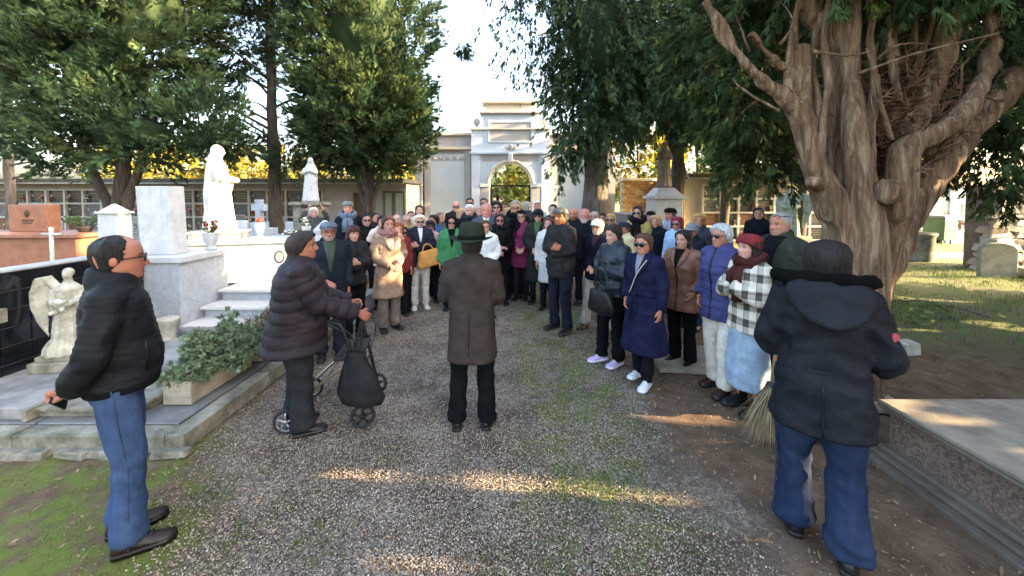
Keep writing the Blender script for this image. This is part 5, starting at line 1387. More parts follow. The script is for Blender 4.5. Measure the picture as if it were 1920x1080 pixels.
            if hk == 'fedora':
                b = MB(); n = 36; q = np.arange(n)*2*math.pi/n; rws = []
                for rx_, ry_, z, dent in [(.385,.455,.64,0),(.388,.458,.72,0),(.375,.445,.85,0),(.35,.42,.98,0),(.315,.385,1.08,0),(.26,.33,1.125,.0),(.16,.24,1.11,.03),(.05,.12,1.06,.03),(.01,.02,1.05,0)]:
                    rws.append(np.stack([rx_*np.sin(q)*(1-.12*np.exp(-((q-0)/.6)**2)*(z > .9)), ry_*np.cos(q)-.01, np.full(n, z)+.04*np.cos(q)*-1*(z > 1.0)], 1))
                b.loft(rws); b.xform(lambda v: headx(hsc(v))); b.build('hat_crown', hm, root, True)
                b = MB(); b.loft([np.stack([.396*np.sin(q), .466*np.cos(q)-.01, np.full(n, z)], 1) for z in (.665,.67,.775,.78)]); b.xform(lambda v: headx(hsc(v))); b.build('hat_band', cloth('wool', '#151a12'), root, True)
        elif hk == 'hood':
            shell('hood', lambda ad, t, th_: np.where((t > np.interp(ad, [0,35,55,70,180], [.86,.80,.30,-.4,-.5])), np.interp(t, [-.5,-.2,.3,1], [.05,.14,.13,.12])+.02, -.06), hm, bumpy=.02)
        elif hk == 'headband':
            b = MB(); q = np.arange(32)*2*math.pi/32; b.loft([np.stack([.375*np.sin(q), .445*np.cos(q)-.01, np.full(32, z)], 1) for z in (.66,.67,.77,.78)]); b.xform(headx); b.build('headband', hm, root, True)
    gl = g('glasses')
    if gl:
        b = MB(); rx_, rz_ = {'sun': (.115,.085), 'big': (.135,.11), 'clear': (.10,.072)}[gl if isinstance(gl, str) else gl[0]]
        up_ = g('gl_up', 0.0)
        zc = .478+up_
        for sd in (-1, 1):
            n = 18; q = np.arange(n)*2*math.pi/n; cx_ = sd*.15
            def lr(k_, dy): 
                x = cx_+rx_*k_*np.cos(q); return np.stack([x, .475-.32*x*x+dy-up_*.35, zc+rz_*k_*np.sign(np.sin(q))*np.abs(np.sin(q))**.85], 1)
            if gl == 'clear':
                n2 = 6; pts = lr(1.0, 0); b.tube(np.concatenate([pts, pts[:1]]), .011, 6, 0)
            else: b.loft([lr(1.0, -.012), lr(1.02, 0), lr(.9, .014), lr(.5, .02)], 1); b.loft([lr(1.0, -.02), lr(1.1, -.012), lr(1.1, .006), lr(1.0, .008)], 0)
            b.tube([(sd*(.15+rx_),.445-up_*.35,zc+.03),(sd*.345,.25-up_*.3,zc+.03),(sd*.375,-.02-up_*.3,zc+.01)], .013, 6, 0)
        b.tube([(-.05,.475-up_*.35,zc+.02),(0,.485-up_*.35,zc+.03),(.05,.475-up_*.35,zc+.02)], .012, 6, 0)
        b.xform(headx); b.build('sunglasses' if gl != 'clear' else 'glasses', [mFrame if not g('frame') else cloth('leather', g('frame')), mGlassDark if gl != 'amber' else mGlassDark], root, True)
    if g('scarf'):
        b = MB(); sc = g('scarf'); n = 22; rows = []
        for kx in range(2):
            pts = []; rad = []
            for i in range(n+1):
                q = 2*math.pi*i/n; pts.append((.105*math.sin(q)*(1+.1*kx), .095*math.cos(q)*(1+.15*kx)+.005, 1.445+.035*kx-.03*math.cos(q)+.01*math.sin(3*q+kx))); rad.append(.043+.008*math.sin(5*q+kx))
            b.tube(pts, rad, 9)
        if g('scarf_end', True):
            bf = prof_at(1.3)[1]
            for sg, l in ((-1,.34),(1,.26)): b.tube([(sg*.03,.12,1.42),(sg*.05,bf+.03,1.33),(sg*.055,prof_at(1.2)[1]+.03,1.42-l)], [.035,.05,.05], 10, 0, .35)
        b.xform(lambda v: post(v + .006*np.stack([snoise(v, 40, seed, 2)]*3, 1))); b.build('scarf', cloth('knit', sc), root, True)
    if g('furtrim'):
        b = MB(); pts = []; 
        for i in range(17):
            q = math.pi*(-.05+1.1*i/16)
            pts.append((.205*math.cos(q), .03-.155*math.sin(q), 1.50+.02*math.sin(q)))
        b.tube(pts, [.036+.006*math.sin(i*2.1) for i in range(17)], 10); b.xform(lambda v: post(v+.012*np.stack([snoise(v, 60, 1, 2), snoise(v, 60, 2, 2), snoise(v, 60, 3, 2)], 1))); b.build('fur_trim', cloth('fur', g('furtrim')), root, True)
    p.root, p.post, p.prof_at, p.J, p.headx, p.yaw, p.front_patch, p.ring = root, post, prof_at, J, headx, yaw, front_patch, ring
    def world(v): return root.location + Matrix.Rotation(yaw, 3, 'Z') @ Vector(post(np.array([v]))[0])
    p.world = world
    return p
remesh_hands = []
def finish_people():
    run_remesh()
    for mb, fn, vx in remesh_hands: _REM.append((mb, vx, fn))
    remesh_hands.clear()
    run_remesh()
# ================================================================== STATUES
def figure_mb(h, pleat=True, veil=True, arms='low'):
    """a robed standing figure facing +Y, built to be voxel fused"""
    b = MB(); n = 26; q = np.arange(n)*2*math.pi/n
    R_ = [(0,.165,.15),(.03,.17,.155),(.12,.155,.14),(.32,.135,.12),(.52,.118,.098),(.60,.108,.085),(.68,.118,.092),(.755,.125,.082),(.80,.085,.06),(.835,.042,.042),(.87,.036,.04)]
    b.loft([np.stack([a*h*np.cos(q), c*h*np.sin(q), np.full(n, z*h)], 1) for z, a, c in R_])
    b.ell((0,.012*h,.925*h), (.047*h,.056*h,.072*h), 14, 10)
    b.ell((0,.066*h,.915*h), (.010*h,.012*h,.014*h), 8, 6)
    if veil:
        b.ell((0,-.012*h,.935*h), (.062*h,.062*h,.078*h), 14, 10)
        b.loft([np.stack([a*h*np.cos(q), c*h*np.sin(q)-o*h, np.full(n, z*h)], 1) for z, a, c, o in [(.93,.062,.055,.012),(.86,.075,.055,.03),(.78,.125,.07,.035),(.65,.135,.075,.045),(.45,.135,.07,.06),(.28,.10,.05,.08)]])
    else:
        b.ell((0,-.01*h,.945*h), (.056*h,.06*h,.062*h), 12, 8)
    if arms == 'low':
        for s in (-1, 1): b.tube([(s*.11*h,0,.745*h),(s*.135*h,.035*h,.62*h),(s*.06*h,.155*h,.60*h),(s*.03*h,.20*h,.585*h)], [.040*h,.042*h,.034*h,.014*h], 10); b.tube([(s*.10*h,.09*h,.585*h),(s*.11*h,.08*h,.46*h)], [.03*h,.012*h], 8)
    elif arms == 'out':
        for s in (-1, 1): b.tube([(s*.11*h,0,.745*h),(s*.16*h,.03*h,.62*h),(s*.19*h,.14*h,.56*h),(s*.19*h,.19*h,.545*h)], [.040*h,.040*h,.03*h,.013*h], 10)
    else:
        for s in (-1, 1): b.tube([(s*.11*h,0,.745*h),(s*.14*h,.05*h,.63*h),(s*.03*h,.12*h,.69*h),(0,.125*h,.72*h)], [.040*h,.040*h,.032*h,.018*h], 10)
    return b
def statue(name, label, loc, yaw, h, mat, mb, voxel, pleat=.006, extra=None, cat='statue', z0=0):
    g = empty(name, loc, yaw, label, cat)
    def done(v, q):
        v = lap(v, q, 2); n = vnorm(v, q); an = np.arctan2(v[:,0], v[:,1]); zf = np.clip((.78*h-v[:,2])/(.5*h), 0, 1)
        off = pleat*h*np.sin(an*11+2.5*snoise(v, 6/h, 4, 2))*zf + .004*h*snoise(v, 22/h, 7, 2)
        fast_mesh('figure', v+n*off[:,None], q, mat, g, None, True)
    remesh_later(mb, voxel, done)
    return g
g = statue('marble_statue', 'tall white marble statue of a veiled woman in full sunlight on the monument', (-4.88, 6.40, 1.345), R(-72), 1.42, mCleanMarble, figure_mb(1.42, arms='low'), .015, .013)
g = statue('marble_statue', 'smaller grey white veiled statue on a pedestal behind the person holding up a phone', tuple(at(583,378,9.8)[:2])+(at(583,378,9.8)[2],), R(-165), 1.12, mWhiteMarble, figure_mb(1.12, arms='up'), .016, .013)
c = at(583,378,9.8)
p = empty('statue_pedestal', (c[0], c[1]+.0, 0), 0, 'pale stone pedestal carrying the smaller veiled statue', 'pedestal')
for (z0, z1, w_, nm) in [(0,.35,.95,'base'),(.352,c[2]-.09,.62,'die'),(c[2]-.088,c[2]-.005,.74,'cap')]:
    b = MB(); b.box((0,0,(z0+z1)/2), (w_,w_,z1-z0), 0, 0, .96); b.build(nm, mOldKerb, p, bevel=.012)
# angel with wings, standing on the raised border at the near left
def wing(b, s, h, spread=1.0):
    path = np.array([(.05,-.06,.62),(.13,-.10,.76),(.21,-.13,.86),(.275,-.15,.84),(.31,-.155,.70),(.305,-.15,.52),(.27,-.135,.34),(.22,-.115,.16)]); rad = [.035,.05,.06,.075,.085,.078,.055,.015]
    path[:,0] *= spread; rows = []
    for i in range(len(path)):
        t = path[min(i+1, 7)]-path[max(i-1, 0)]; t[1] = 0; t = t/np.linalg.norm(t); pr = np.array([t[2], 0, -t[0]])
        q = np.arange(12)*2*math.pi/12
        rows.append((path[i] + np.cos(q)[:,None]*pr*rad[i] + np.sin(q)[:,None]*np.array([0,.022,0])*(1 if i < 7 else .5))*np.array([s,1,1])*h)
    b.loft(rows)
    for k in range(8):      # long feathers
        f = k/7; p0 = np.array([.20+.11*f*(1-.3*f), -.165, .80-.28*f]); 
        b.tube([p0*np.array([s*spread,1,1])*h, (p0+np.array([.015,-.004,-.15]))*np.array([s*spread,1,1])*h, (p0+np.array([-.03*f,.01,-.30+.05*f]))*np.array([s*spread,1,1])*h], [.012*h,.016*h,.006*h], 6, 0, .7)
hA = .82
b = figure_mb(hA, veil=False, arms='low')
for s_ in (-1, 1): wing(b, s_, hA, 1.0)
for i in range(9): b.ell((RNG.normal(.03,.03), .15+RNG.normal(0,.015), .48+RNG.normal(0,.05)), (.028,.028,.026), 8, 6)
b.loft([np.stack([a*np.cos(np.arange(20)*math.pi/10), c_*np.sin(np.arange(20)*math.pi/10), np.full(20, z)], 1) for z, a, c_ in [(-.02,.19,.16),(.05,.18,.15),(.12,.14,.12)]])
statue('angel_statue', 'small lichened stone angel with tall wings holding flowers against the black tiles', (-4.40, 3.78, .40), R(-150), hA, mStatueStone, b, .0095, .011)
p = empty('stepped_plinth', (-4.40, 3.78, .24), R(8), 'stepped grey stone base under the small winged angel', 'pedestal')
b = MB(); b.box((0,0,.05), (.44,.36,.10)); b.build('lower_step', mOldKerb, p, bevel=.01)
b = MB(); b.box((0,0,.125), (.36,.30,.05)); b.build('upper_step', mOldKerb, p, bevel=.008)
# statue on the tall pedestal at the right
c = at(1245,352,12)
b = figure_mb(1.42, veil=True, arms='up')
statue('stone_statue', 'brownish weathered draped statue on the tall pedestal before the dark leaning tree', (c[0], c[1], c[2]), R(170), 1.42, weathered('brown_statue_stone', (.33,.27,.21), (.16,.12,.09), None, 7, .9, .3), b, .02, .008)
p = empty('statue_pedestal', (c[0], c[1], 0), 0, 'tall pale grey pedestal carrying the brownish draped statue', 'pedestal')
for (z0, z1, w_, tp, nm) in [(0,.4,1.15,1,'base'),(.402,1.82,.86,.95,'die'),(1.822,1.92,1.0,1,'cap'),(1.922,c[2]-.004,.86,.55,'upper_block')]:
    b = MB(); b.box((0,0,(z0+z1)/2), (w_,w_,z1-z0), 0, 0, tp); b.build(nm, mGreyMarble, p, bevel=.012)
# greenish angel further right
c = at(1482,440,9.4); b = figure_mb(1.18, veil=False, arms='low')
for s_ in (-1, 1): wing(b, s_, 1.18, .8)
statue('angel_statue', 'greenish stone angel leaning its head to one side in front of the dark plaques', (c[0], c[1], c[2]-.04), R(130), 1.18, weathered('green_stone', (.42,.45,.36), (.2,.22,.17), (.22,.27,.14), 8, .9, .3), b, .018, .006)
p = empty('statue_pedestal', (c[0], c[1], 0), R(12), 'low rough pedestal under the greenish angel', 'pedestal')
for (z0, z1, w_, nm) in [(0,.4,.95,'base'),(.402,c[2]-.02,.66,'die')]:
    b = MB(); b.box((0,0,(z0+z1)/2), (w_,w_,z1-z0), 0, 0, .92); b.build(nm, mOldKerb, p, bevel=.02)
# celtic cross
mBlueStone = weathered('blue_grey_stone', (.36,.40,.46), (.24,.27,.32), None, 5, .8, .2)
c = at(487,416,8.6); s_ = 8.6/720
p = empty('ringed_cross', (c[0], c[1], 0), R(-8), 'blue grey ringed stone cross on a stepped pedestal beyond the altar', 'cross')
b = MB(); zc = c[2]+.32; th = .10
b.loft([[(-.075,-th/2,c[2]),(.075,-th/2,c[2]),(.075,th/2,c[2]),(-.075,th/2,c[2])],[(-.058,-th/2,zc+.17),(.058,-th/2,zc+.17),(.058,th/2,zc+.17),(-.058,th/2,zc+.17)]])
b.box((0,0,zc), (.31,th+.006,.12)); b.box((-.135,0,zc),(.045,th+.012,.15)); b.box((.135,0,zc),(.045,th+.012,.15)); b.box((0,0,zc+.155),(.15,th+.012,.05))
n = 20; q = np.arange(n+1)*2*math.pi/n
b.tube([(.115*math.cos(a), 0, zc+.115*math.sin(a)) for a in q], .026, 6); b.build('cross', mBlueStone, p, bevel=.005)
for (z0, z1, w_, nm) in [(c[2]-.14,c[2]-.002,.26,'plinth'),(c[2]-.30,c[2]-.142,.50,'upper_step'),(0,c[2]-.302,.72,'lower_step')]:
    b = MB(); b.box((0,0,(z0+z1)/2), (w_,w_,z1-z0)); b.build(nm, mBlueStone, p, bevel=.01)

# ================================================================== VASES, LANTERNS, SMALL TOMBS
mTerra = M('terracotta', (.32,.12,.06), .85, .25, 12, .15)
mPot = weathered('old_white_pot', (.50,.48,.42), (.28,.26,.2), None, 9, .8, .2)
def vase(name, label, loc, prof, mat, flowers=None, nfl=12, spread=.09, hgt=.16, cat='vase', n=20):
    g = empty(name, loc, 0, label, cat); b = MB(); b.lathe(prof, (0,0,0), n); b.build('body', mat, g, True)
    if flowers is not None:
        top = prof[-1][1]; b = MB()
        for i in range(nfl*2):
            a, r_ = RNG.uniform(0,6.28), spread*math.sqrt(RNG.random()); z = top+RNG.uniform(.02, hgt)
            b.tube([(r_*.3*math.cos(a), r_*.3*math.sin(a), top-.04), (r_*math.cos(a), r_*math.sin(a), z)], .004, 4, 1)
            for k in range(4): b.ell((r_*math.cos(a)+RNG.normal(0,.012), r_*math.sin(a)+RNG.normal(0,.012), z+RNG.normal(0,.01)), (.018,.018,.012), 6, 4, 0 if i % 2 else 1)
        b.build('flowers', [flowers, mFlower[3]], g)
    return g
c = at(484,456,6.3)
vase('grave_lantern', 'white urn shaped lantern with a red lid on the altar', (c[0], c[1]+.05, 1.226), [(.06,0),(.065,.02),(.03,.05),(.055,.12),(.075,.2),(.06,.25),(.05,.26)], mWhiteMarble, cat='lantern')
b = MB(); b.lathe([(.052,.262),(.055,.30),(.035,.335),(.012,.35)], (0,0,0), 16); b.build('red_lid', M('red_glass', (.35,.03,.02), .2, .3, 10, 0), [o for o in bpy.data.objects if o.name.startswith('grave_lantern')][0], True)
vase('urn_vase', 'white marble urn with red flowers on the cap of the side block', (-4.42, 5.62, 1.139), [(.07,0),(.075,.03),(.05,.06),(.09,.12),(.11,.2),(.105,.23),(.12,.25)], mWhiteMarble, mFlower[0])
vase('pot', 'round weathered white pot standing in the corner by the side block', (-4.26, 4.70, .14), [(.08,0),(.088,.025),(.07,.05),(.095,.17),(.11,.235),(.12,.26),(.12,.285),(.09,.285)], mPot, cat='pot')
vase('pot', 'small white cylinder pot between the pale stele and the forked trunk', tuple(np.array(at(232,447,7.5))), [(.12,-.45),(.12,-.05),(.13,0),(.13,.16),(.11,.16)], mPot, cat='pot')
c = at(855,0,1)
# lost looking altar bouquet
vase('urn_vase', 'white vase with pale flowers at the far end of the altar', (-3.55, 6.62, 1.226), [(.05,0),(.06,.02),(.03,.04),(.06,.10),(.075,.16),(.07,.18)], mWhiteMarble, mFlower[2], 10, .1, .14)
# small stele with a pyramid cap
p = empty('small_stele', (-7.25, 7.0, 0), R(-4), 'small white marble stele with a pointed cap on a two stepped base', 'gravestone')
for (z0, z1, w_, tp, nm) in [(0,.72,.62,1,'base'),(.722,.98,.54,.97,'step'),(.982,1.60,.36,.96,'shaft'),(1.602,1.64,.42,1,'cap'),(1.642,1.78,.34,.12,'point')]:
    b = MB(); b.box((0,0,(z0+z1)/2), (w_,w_*.8,z1-z0), 0, 0, tp); b.build(nm, mWhiteMarble, p, bevel=.008)
# red granite tomb with metal cross before it
p = empty('granite_tomb', (-10.6, 8.6, 0), 0, 'red granite tomb with an upright headstone beyond the black tiled wall', 'tomb')
for (x0, x1, z0, z1, y0, y1, nm) in [(-2.2,1.25,0,1.02,-.4,.55,'chest'),(-2.3,1.35,1.022,1.10,-.48,.62,'lid'),(-.95,-.10,1.102,1.72,.2,.5,'headstone'),(-2.4,1.5,0,.3,-.7,-.42,'step')]:
    b = MB(); b.box(((x0+x1)/2,(y0+y1)/2,(z0+z1)/2), (x1-x0,y1-y0,z1-z0)); b.build(nm, mPinkGranite, p, bevel=.012)
b = MB(); b.ell((-.52,.185,1.52), (.06,.012,.08), 12, 8); b.box((-.52,.19,1.36), (.26,.012,.03)); b.box((-.52,.19,1.30), (.2,.012,.02)); b.build('bronze_letters', mBronze, p)
c = at(98,480,6.6)
p = empty('metal_cross', (c[0], c[1], c[2]-.6), 0, 'thin pale green metal cross on a post in front of the red granite tomb', 'cross')
mPat = M('verdigris_metal', (.36,.46,.38), .5, .25, 20, .1, metal=.2)
b = MB(); b.tube([(0,0,0),(0,0,1.10)], .028, 8); b.build('post', mPat, p, True)
b = MB(); b.tube([(-.16,0,.98),(.16,0,.98)], .018, 8); b.build('arm', mPat, p, True)
vase('flower_bowl', 'dark bowl of green leaves on the lid of the red granite tomb', (-9.75, 8.75, 1.10), [(.1,0),(.14,.1),(.15,.14)], mPipe, mFlower[3], 26, .3, .22, 'flower bowl')
vase('flower_bowl', 'low bowl of white flowers on the ledge behind the walking frame user', tuple(np.array(at(546,440,7.4))-np.array([0,0,.1])), [(.1,-.9),(.12,0),(.14,.06)], mPot, mFlower[2], 16, .15, .12, 'flower bowl')
# low tombs filling the rows behind the monuments
for i, (X, Y, w_, d_, h_, hh, m_, lab) in enumerate([(-7.6,9.6,1.1,2.0,.55,1.25,mWhiteMarble,'white headstone grave below the second trunk'),(-6.3,10.6,1.0,1.9,.5,1.15,mGreyMarble,'grey veined headstone grave behind the ringed cross'),(-9.2,11.6,1.2,2.0,.6,1.3,mSlabMarble,'dark headstone grave between the first two trunks'),(-3.4,11.2,1.0,1.6,.45,1.0,mOldKerb,'worn stone grave near the door by the gatehouse'),(-13.5,10.2,1.3,2.0,.6,1.2,mWhiteMarble,'white headstone grave beside the forked conifer trunk')]):
    p = empty('grave', (X, Y, 0), RNG.normal(0,.05), lab, 'grave', 'headstone graves')
    b = MB(); b.box((0,0,h_/2), (w_,d_,h_)); b.build('chest', m_, p, bevel=.012)
    b = MB(); b.box((0,d_*.42,h_+(hh-h_)/2+.002), (w_*.8,.12,hh-h_)); b.build('headstone', m_, p, bevel=.03)
# white little pyramid stone
c = at(609,416,8.2)
p = empty('pyramid_stone', (c[0], c[1], 0), 0, 'small white pyramid topped stone just above the flat cap', 'gravestone')
b = MB(); b.box((0,0,.6), (.36,.3,1.2)); b.build('shaft', mWhiteMarble, p, bevel=.01)
b = MB(); b.box((0,0,1.30), (.36,.3,.2), 0, 0, .15); b.build('point', mWhiteMarble, p)

# planter boxes with shrubs at the path side of the platform
mPlanter = weathered('concrete_planter', (.40,.36,.28), (.22,.19,.14), (.24,.22,.12), 6, .9, .3, 0, .3)
mSucc = leafmat('succulent_leaf', (.12,.17,.10), (.20,.26,.15), .2); mSoil = M('dark_soil', (.03,.022,.016), .95, .4, 30, .6)
mDry = leafmat('dry_stems', (.16,.115,.07), (.26,.2,.13), .1)
def planter(label, x0, x1, y0, y1, z, h, rz=0):
    g = empty('planter_box', ((x0+x1)/2, y0, z), rz, label, 'planter'); w_, d_ = x1-x0, y1-y0; b = MB(); t_ = .03
    b.box((0,t_/2,h/2),(w_,t_,h)); b.box((0,d_-t_/2,h/2),(w_,t_,h)); b.box((-w_/2+t_/2,d_/2,h/2),(t_,d_-2*t_,h)); b.box((w_/2-t_/2,d_/2,h/2),(t_,d_-2*t_,h)); b.box((0,d_/2,.02),(w_-2*t_,d_-2*t_,.03))
    for dz in (.35,.62): b.box((0,-.002,h*dz),(w_*.99,.006,.006)); b.box((w_/2,d_/2,h*dz),(.006,d_*.99,.006))
    b.build('trough', mPlanter, g, bevel=.004); b = MB(); b.box((0,d_/2,h*.80),(w_-2*t_,d_-2*t_,.02)); b.build('soil', mSoil, g); return g
pl1 = planter('pale concrete planter box holding the leafy green bush', -2.98, -2.74, 3.22, 3.98, .15, .20, 0)
pl2 = planter('pale concrete planter box of dry stems behind the walking frame user', -2.92, -2.68, 4.08, 4.80, .15, .20, 0)
def bush(label, c, r, n, mat_, seed, leaf=.045, name='bush'):
    g = empty(name, c, 0, label, 'bush'); b = MB()
    for i in range(46):
        d = unit(np.array([RNG.normal(0,1), RNG.normal(0,1), abs(RNG.normal(.5,.5))])); e = d*np.array(r)*RNG.uniform(.5,.95)
        limb(b, [(d[0]*.05,d[1]*.12,0), e*.5+RNG.normal(0,.03,3), e], .010, .004, 5, .3, 3)
    b.build('stems', mBark, g, True)
    P, D, C = [], [], []
    for i in range(n):
        u = unit(np.array([RNG.normal(0,1), RNG.normal(0,1), RNG.normal(.25,.7)])); 
        c0 = u*np.array(r)*RNG.uniform(.55,1.05)*(1+.25*math.sin(u[0]*5+u[1]*7+seed)); c0[2] = max(c0[2], .0)
        br = RNG.uniform(.6,1.35)
        for k in range(9):
            d = unit(u+RNG.normal(0,.75,3)); P.append(c0+d*.01); D.append(d); C.append([br*RNG.uniform(.8,1.2)]*3)
    P, D, C = np.array(P), np.array(D), np.array(C)
    V, Q, C2 = frond_mesh(P, D, leaf*RNG.uniform(.6,1.3,len(P)), C, 1, .30, 0)
    fast_mesh('leaves', V, Q, mat_, g, C2); return g
bush('leafy green succulent bush growing in the concrete planter box', (-2.84, 3.78, .34), (.30,.46,.33), 900, mSucc, 1)
bush('low green sprig spilling over the front of the planter box', (-2.88, 3.34, .34), (.17,.13,.10), 130, mSucc, 4, .04)
def dry_plant():
    g = empty('dry_shrub', (-2.80, 4.45, .34), 0, 'dry brown twiggy shrub in the second planter box', 'shrub')
    n = 900; P = np.stack([RNG.uniform(-.12,.16,n), RNG.uniform(-.4,.4,n), RNG.uniform(-.05,.2,n)], 1); D = unit(RNG.normal(0,.5,(n,3))+np.array([.3,-.1,.6]))
    V, Q, C = frond_mesh(P, D, RNG.uniform(.06,.20,n), RNG.uniform(.5,1.4,(n,1))*np.ones((1,3)), 3, .05, 0); fast_mesh('twigs', V, Q, mDry, g, C)
dry_plant()
# terracotta trough with plants beside the dark haired woman, on a marble block
c = on(690,590,.0)
p = empty('marble_block', (-2.58, 6.15, 0), 0, 'white marble kerb block behind the beige coat', 'marble block')
b = MB(); b.box((0,0,.16), (.46,1.0,.30)); b.build('block', mWhiteMarble, p, bevel=.012)
g = empty('terracotta_trough', (-2.58, 6.2, .312), 0, 'terracotta trough of yellow green plants on the marble block', 'planter')
b = MB(); b.box((0,0,.09), (.24,.5,.18), 0, 0, 1.1); b.build('trough', mTerra, g, bevel=.012)
n = 220; P = np.stack([RNG.uniform(-.1,.1,n), RNG.uniform(-.22,.22,n), np.full(n,.18)], 1); D = unit(RNG.normal(0,.5,(n,3))+np.array([0,0,.9]))
V, Q, C = frond_mesh(P, D, RNG.uniform(.08,.18,n), RNG.uniform(.7,1.3,(n,1))*np.array([[1.2,1.1,.7]]), 3, .18, 0); fast_mesh('plants', V, Q, mGrass, g, C)

# ================================================================== RIGHT HAND SIDE
t = empty('stone_tomb', (2.72, 2.82, 0), 0, 'large brown speckled stone tomb with a pale flat top beside the black parka', 'tomb')
x0, x1, ya, yb = 2.72, 6.6, -.6, 2.80
b = MB(); b.box(((x0+x1)/2+.03,(ya+yb)/2,.235), (x1-x0-.06,yb-ya-.06,.33)); P_(b, 'side_slab', mTombSide, t, .004)
b = MB(); b.box(((x0+x1)/2,(ya+yb)/2,.415), (x1-x0,yb-ya,.028)); P_(b, 'cover', mTombTop, t, .006)
b = MB(); b.box(((x0+x1)/2-.015,(ya+yb)/2+.01,.388), (x1-x0-.01,yb-ya-.01,.022)); P_(b, 'moulding', mTombBase, t, .006)
for i, (o, z0, z1) in enumerate([(.0,.062,.10),(.045,.03,.062),(.10,-.03,.03)]):
    b = MB(); y_ = ya
    b.box(((x0+x1)/2-o/2-.0,(ya+yb)/2+o/2,(z0+z1)/2), (x1-x0+o,yb-ya+o*1.0,z1-z0-.001)); P_(b, 'plinth_step', mTombBase, t, .01)
s = empty('flat_stone', (2.35, 4.45, 0), R(-6), 'pale flat stone slab in the earth under the feet of the brown coat', 'flat stone')
b = MB(); b.box((0,0,.02), (1.35,.75,.05), jit=.012); b.build('slab', mTombTop, s, bevel=.02)
s = empty('flat_stone', (3.15, 3.62, 0), R(-12), 'broken pale slab in the earth behind the light denim skirt', 'flat stone')
b = MB(); b.box((0,0,.03), (.8,.5,.07), jit=.012); b.build('slab', mTombTop, s, bevel=.02)
c = on(1684,662)
s = empty('stone_block', (c[0]+.1, c[1], 0), R(10), 'small pale stone block beside the roots of the huge tree', 'stone block')
b = MB(); b.box((0,0,.07), (.24,.16,.15), jit=.006); b.build('block', mPot, s, bevel=.012)
c = on(1795,590)
g = empty('fallen_branch', (c[0], c[1], .06), 0, 'fallen dead branch lying on the patchy lawn', 'branch'); b = MB()
limb(b, [(.14,-.32,.0),(.02,-.05,.05),(-.12,.25,.06),(-.3,.5,.05)], .022, .008, 7, .2); limb(b, [(-.05,.1,.05),(.15,.32,.09),(.4,.48,.06)], .012, .004, 6, .2); limb(b, [(-.1,.2,.06),(-.4,.3,.10),(-.75,.33,.05)], .010, .003, 6, .2)
b.build('branch', mBark, g, True)
# low leafy prunings lying on the lawn by the trunk
g = empty('cut_foliage', (5.3, 6.6, .05), 0, 'heap of cut green conifer foliage lying on the lawn', 'cut foliage')
n = 1500; P = np.stack([RNG.normal(0,.9,n), RNG.normal(0,.55,n), np.abs(RNG.normal(0,.07,n))], 1); D = unit(RNG.normal(0,1,(n,3))*np.array([1,1,.25])+np.array([.4,0,.1]))
V, Q, C = frond_mesh(P, D, RNG.uniform(.06,.15,n), RNG.uniform(1.0,2.4,(n,1))*np.array([[1.2,1.2,.8]]), 5, .09, 0); tag(g, kind=None); fast_mesh('sprays', V, Q, mFol, g, C)
# rounded headstone and flat grave
c = on(1868,520); s_ = c[1]/720
g = empty('headstone', (c[0], c[1], 0), R(-14), 'grey green headstone with a rounded top at the edge of the lawn', 'headstone')
n = 14; an = np.linspace(0, math.pi, n); w_ = .34; hz = .62
out = [(-w_,0)] + [(-w_*math.cos(a), hz+.20*math.sin(a)) for a in an] + [(w_,0)]
b = MB(); b.loft([[(x, -.06, z) for x, z in out], [(x, .06, z) for x, z in out]]); b.build('slab', weathered('grey_green_stone', (.26,.27,.22), (.14,.145,.12), (.17,.19,.10), 5, .9, .3), g, bevel=.01)
g = empty('flat_grave', (c[0]+1.0, c[1]-.35, 0), R(-8), 'dark flat grave with a white flower beside the rounded headstone', 'grave slab')
b = MB(); b.box((0,0,.09), (1.1,.9,.18)); b.build('base', mOldKerb, g, bevel=.01); b = MB(); b.box((0,0,.2), (1.0,.8,.05)); b.build('cover', mSlabTop, g, bevel=.008)
# stacked rock monument
g = empty('rock_monument', (12.5, 9.9, 0), 0, 'monument of stacked pale rough stones at the edge of the lawn', 'monument')
mRock = [weathered('pale_rock', (.55,.52,.46), (.25,.22,.18), None, 5, .9, .5), weathered('tan_rock', (.45,.38,.29), (.2,.16,.12), None, 5, .9, .5)]
rk = []
for k in range(5):
    b = MB(); b.box((0,0,0), (.5,.34,.17), jit=.03); o = b.build('stone', mRock[k % 2], g, bevel=.03); rk.append(o); o.location = (-.55+.45*k, -.25, .09)
j = 1
while j < 14:
    z = .09+j*.165; x = -.6+.03*j+RNG.uniform(-.1,.05); i = 0
    while x < 1.6:
        o = rk[(i+j*3) % 5].copy(); COL.objects.link(o); o.parent = g; L = RNG.uniform(.75,1.15); o.scale = (L, 1, RNG.uniform(.85,1.1)); o.location = (x+.25*L, -.25+.03*j*.5+RNG.normal(0,.03), z); o.rotation_euler = (RNG.normal(0,.06), RNG.normal(0,.06), RNG.normal(0,.1)); x += .49*L; i += 1
    j += 1
b = MB(); b.box((.6,.1,1.1), (2.0,.5,2.2)); b.build('core', mTombBase, g)
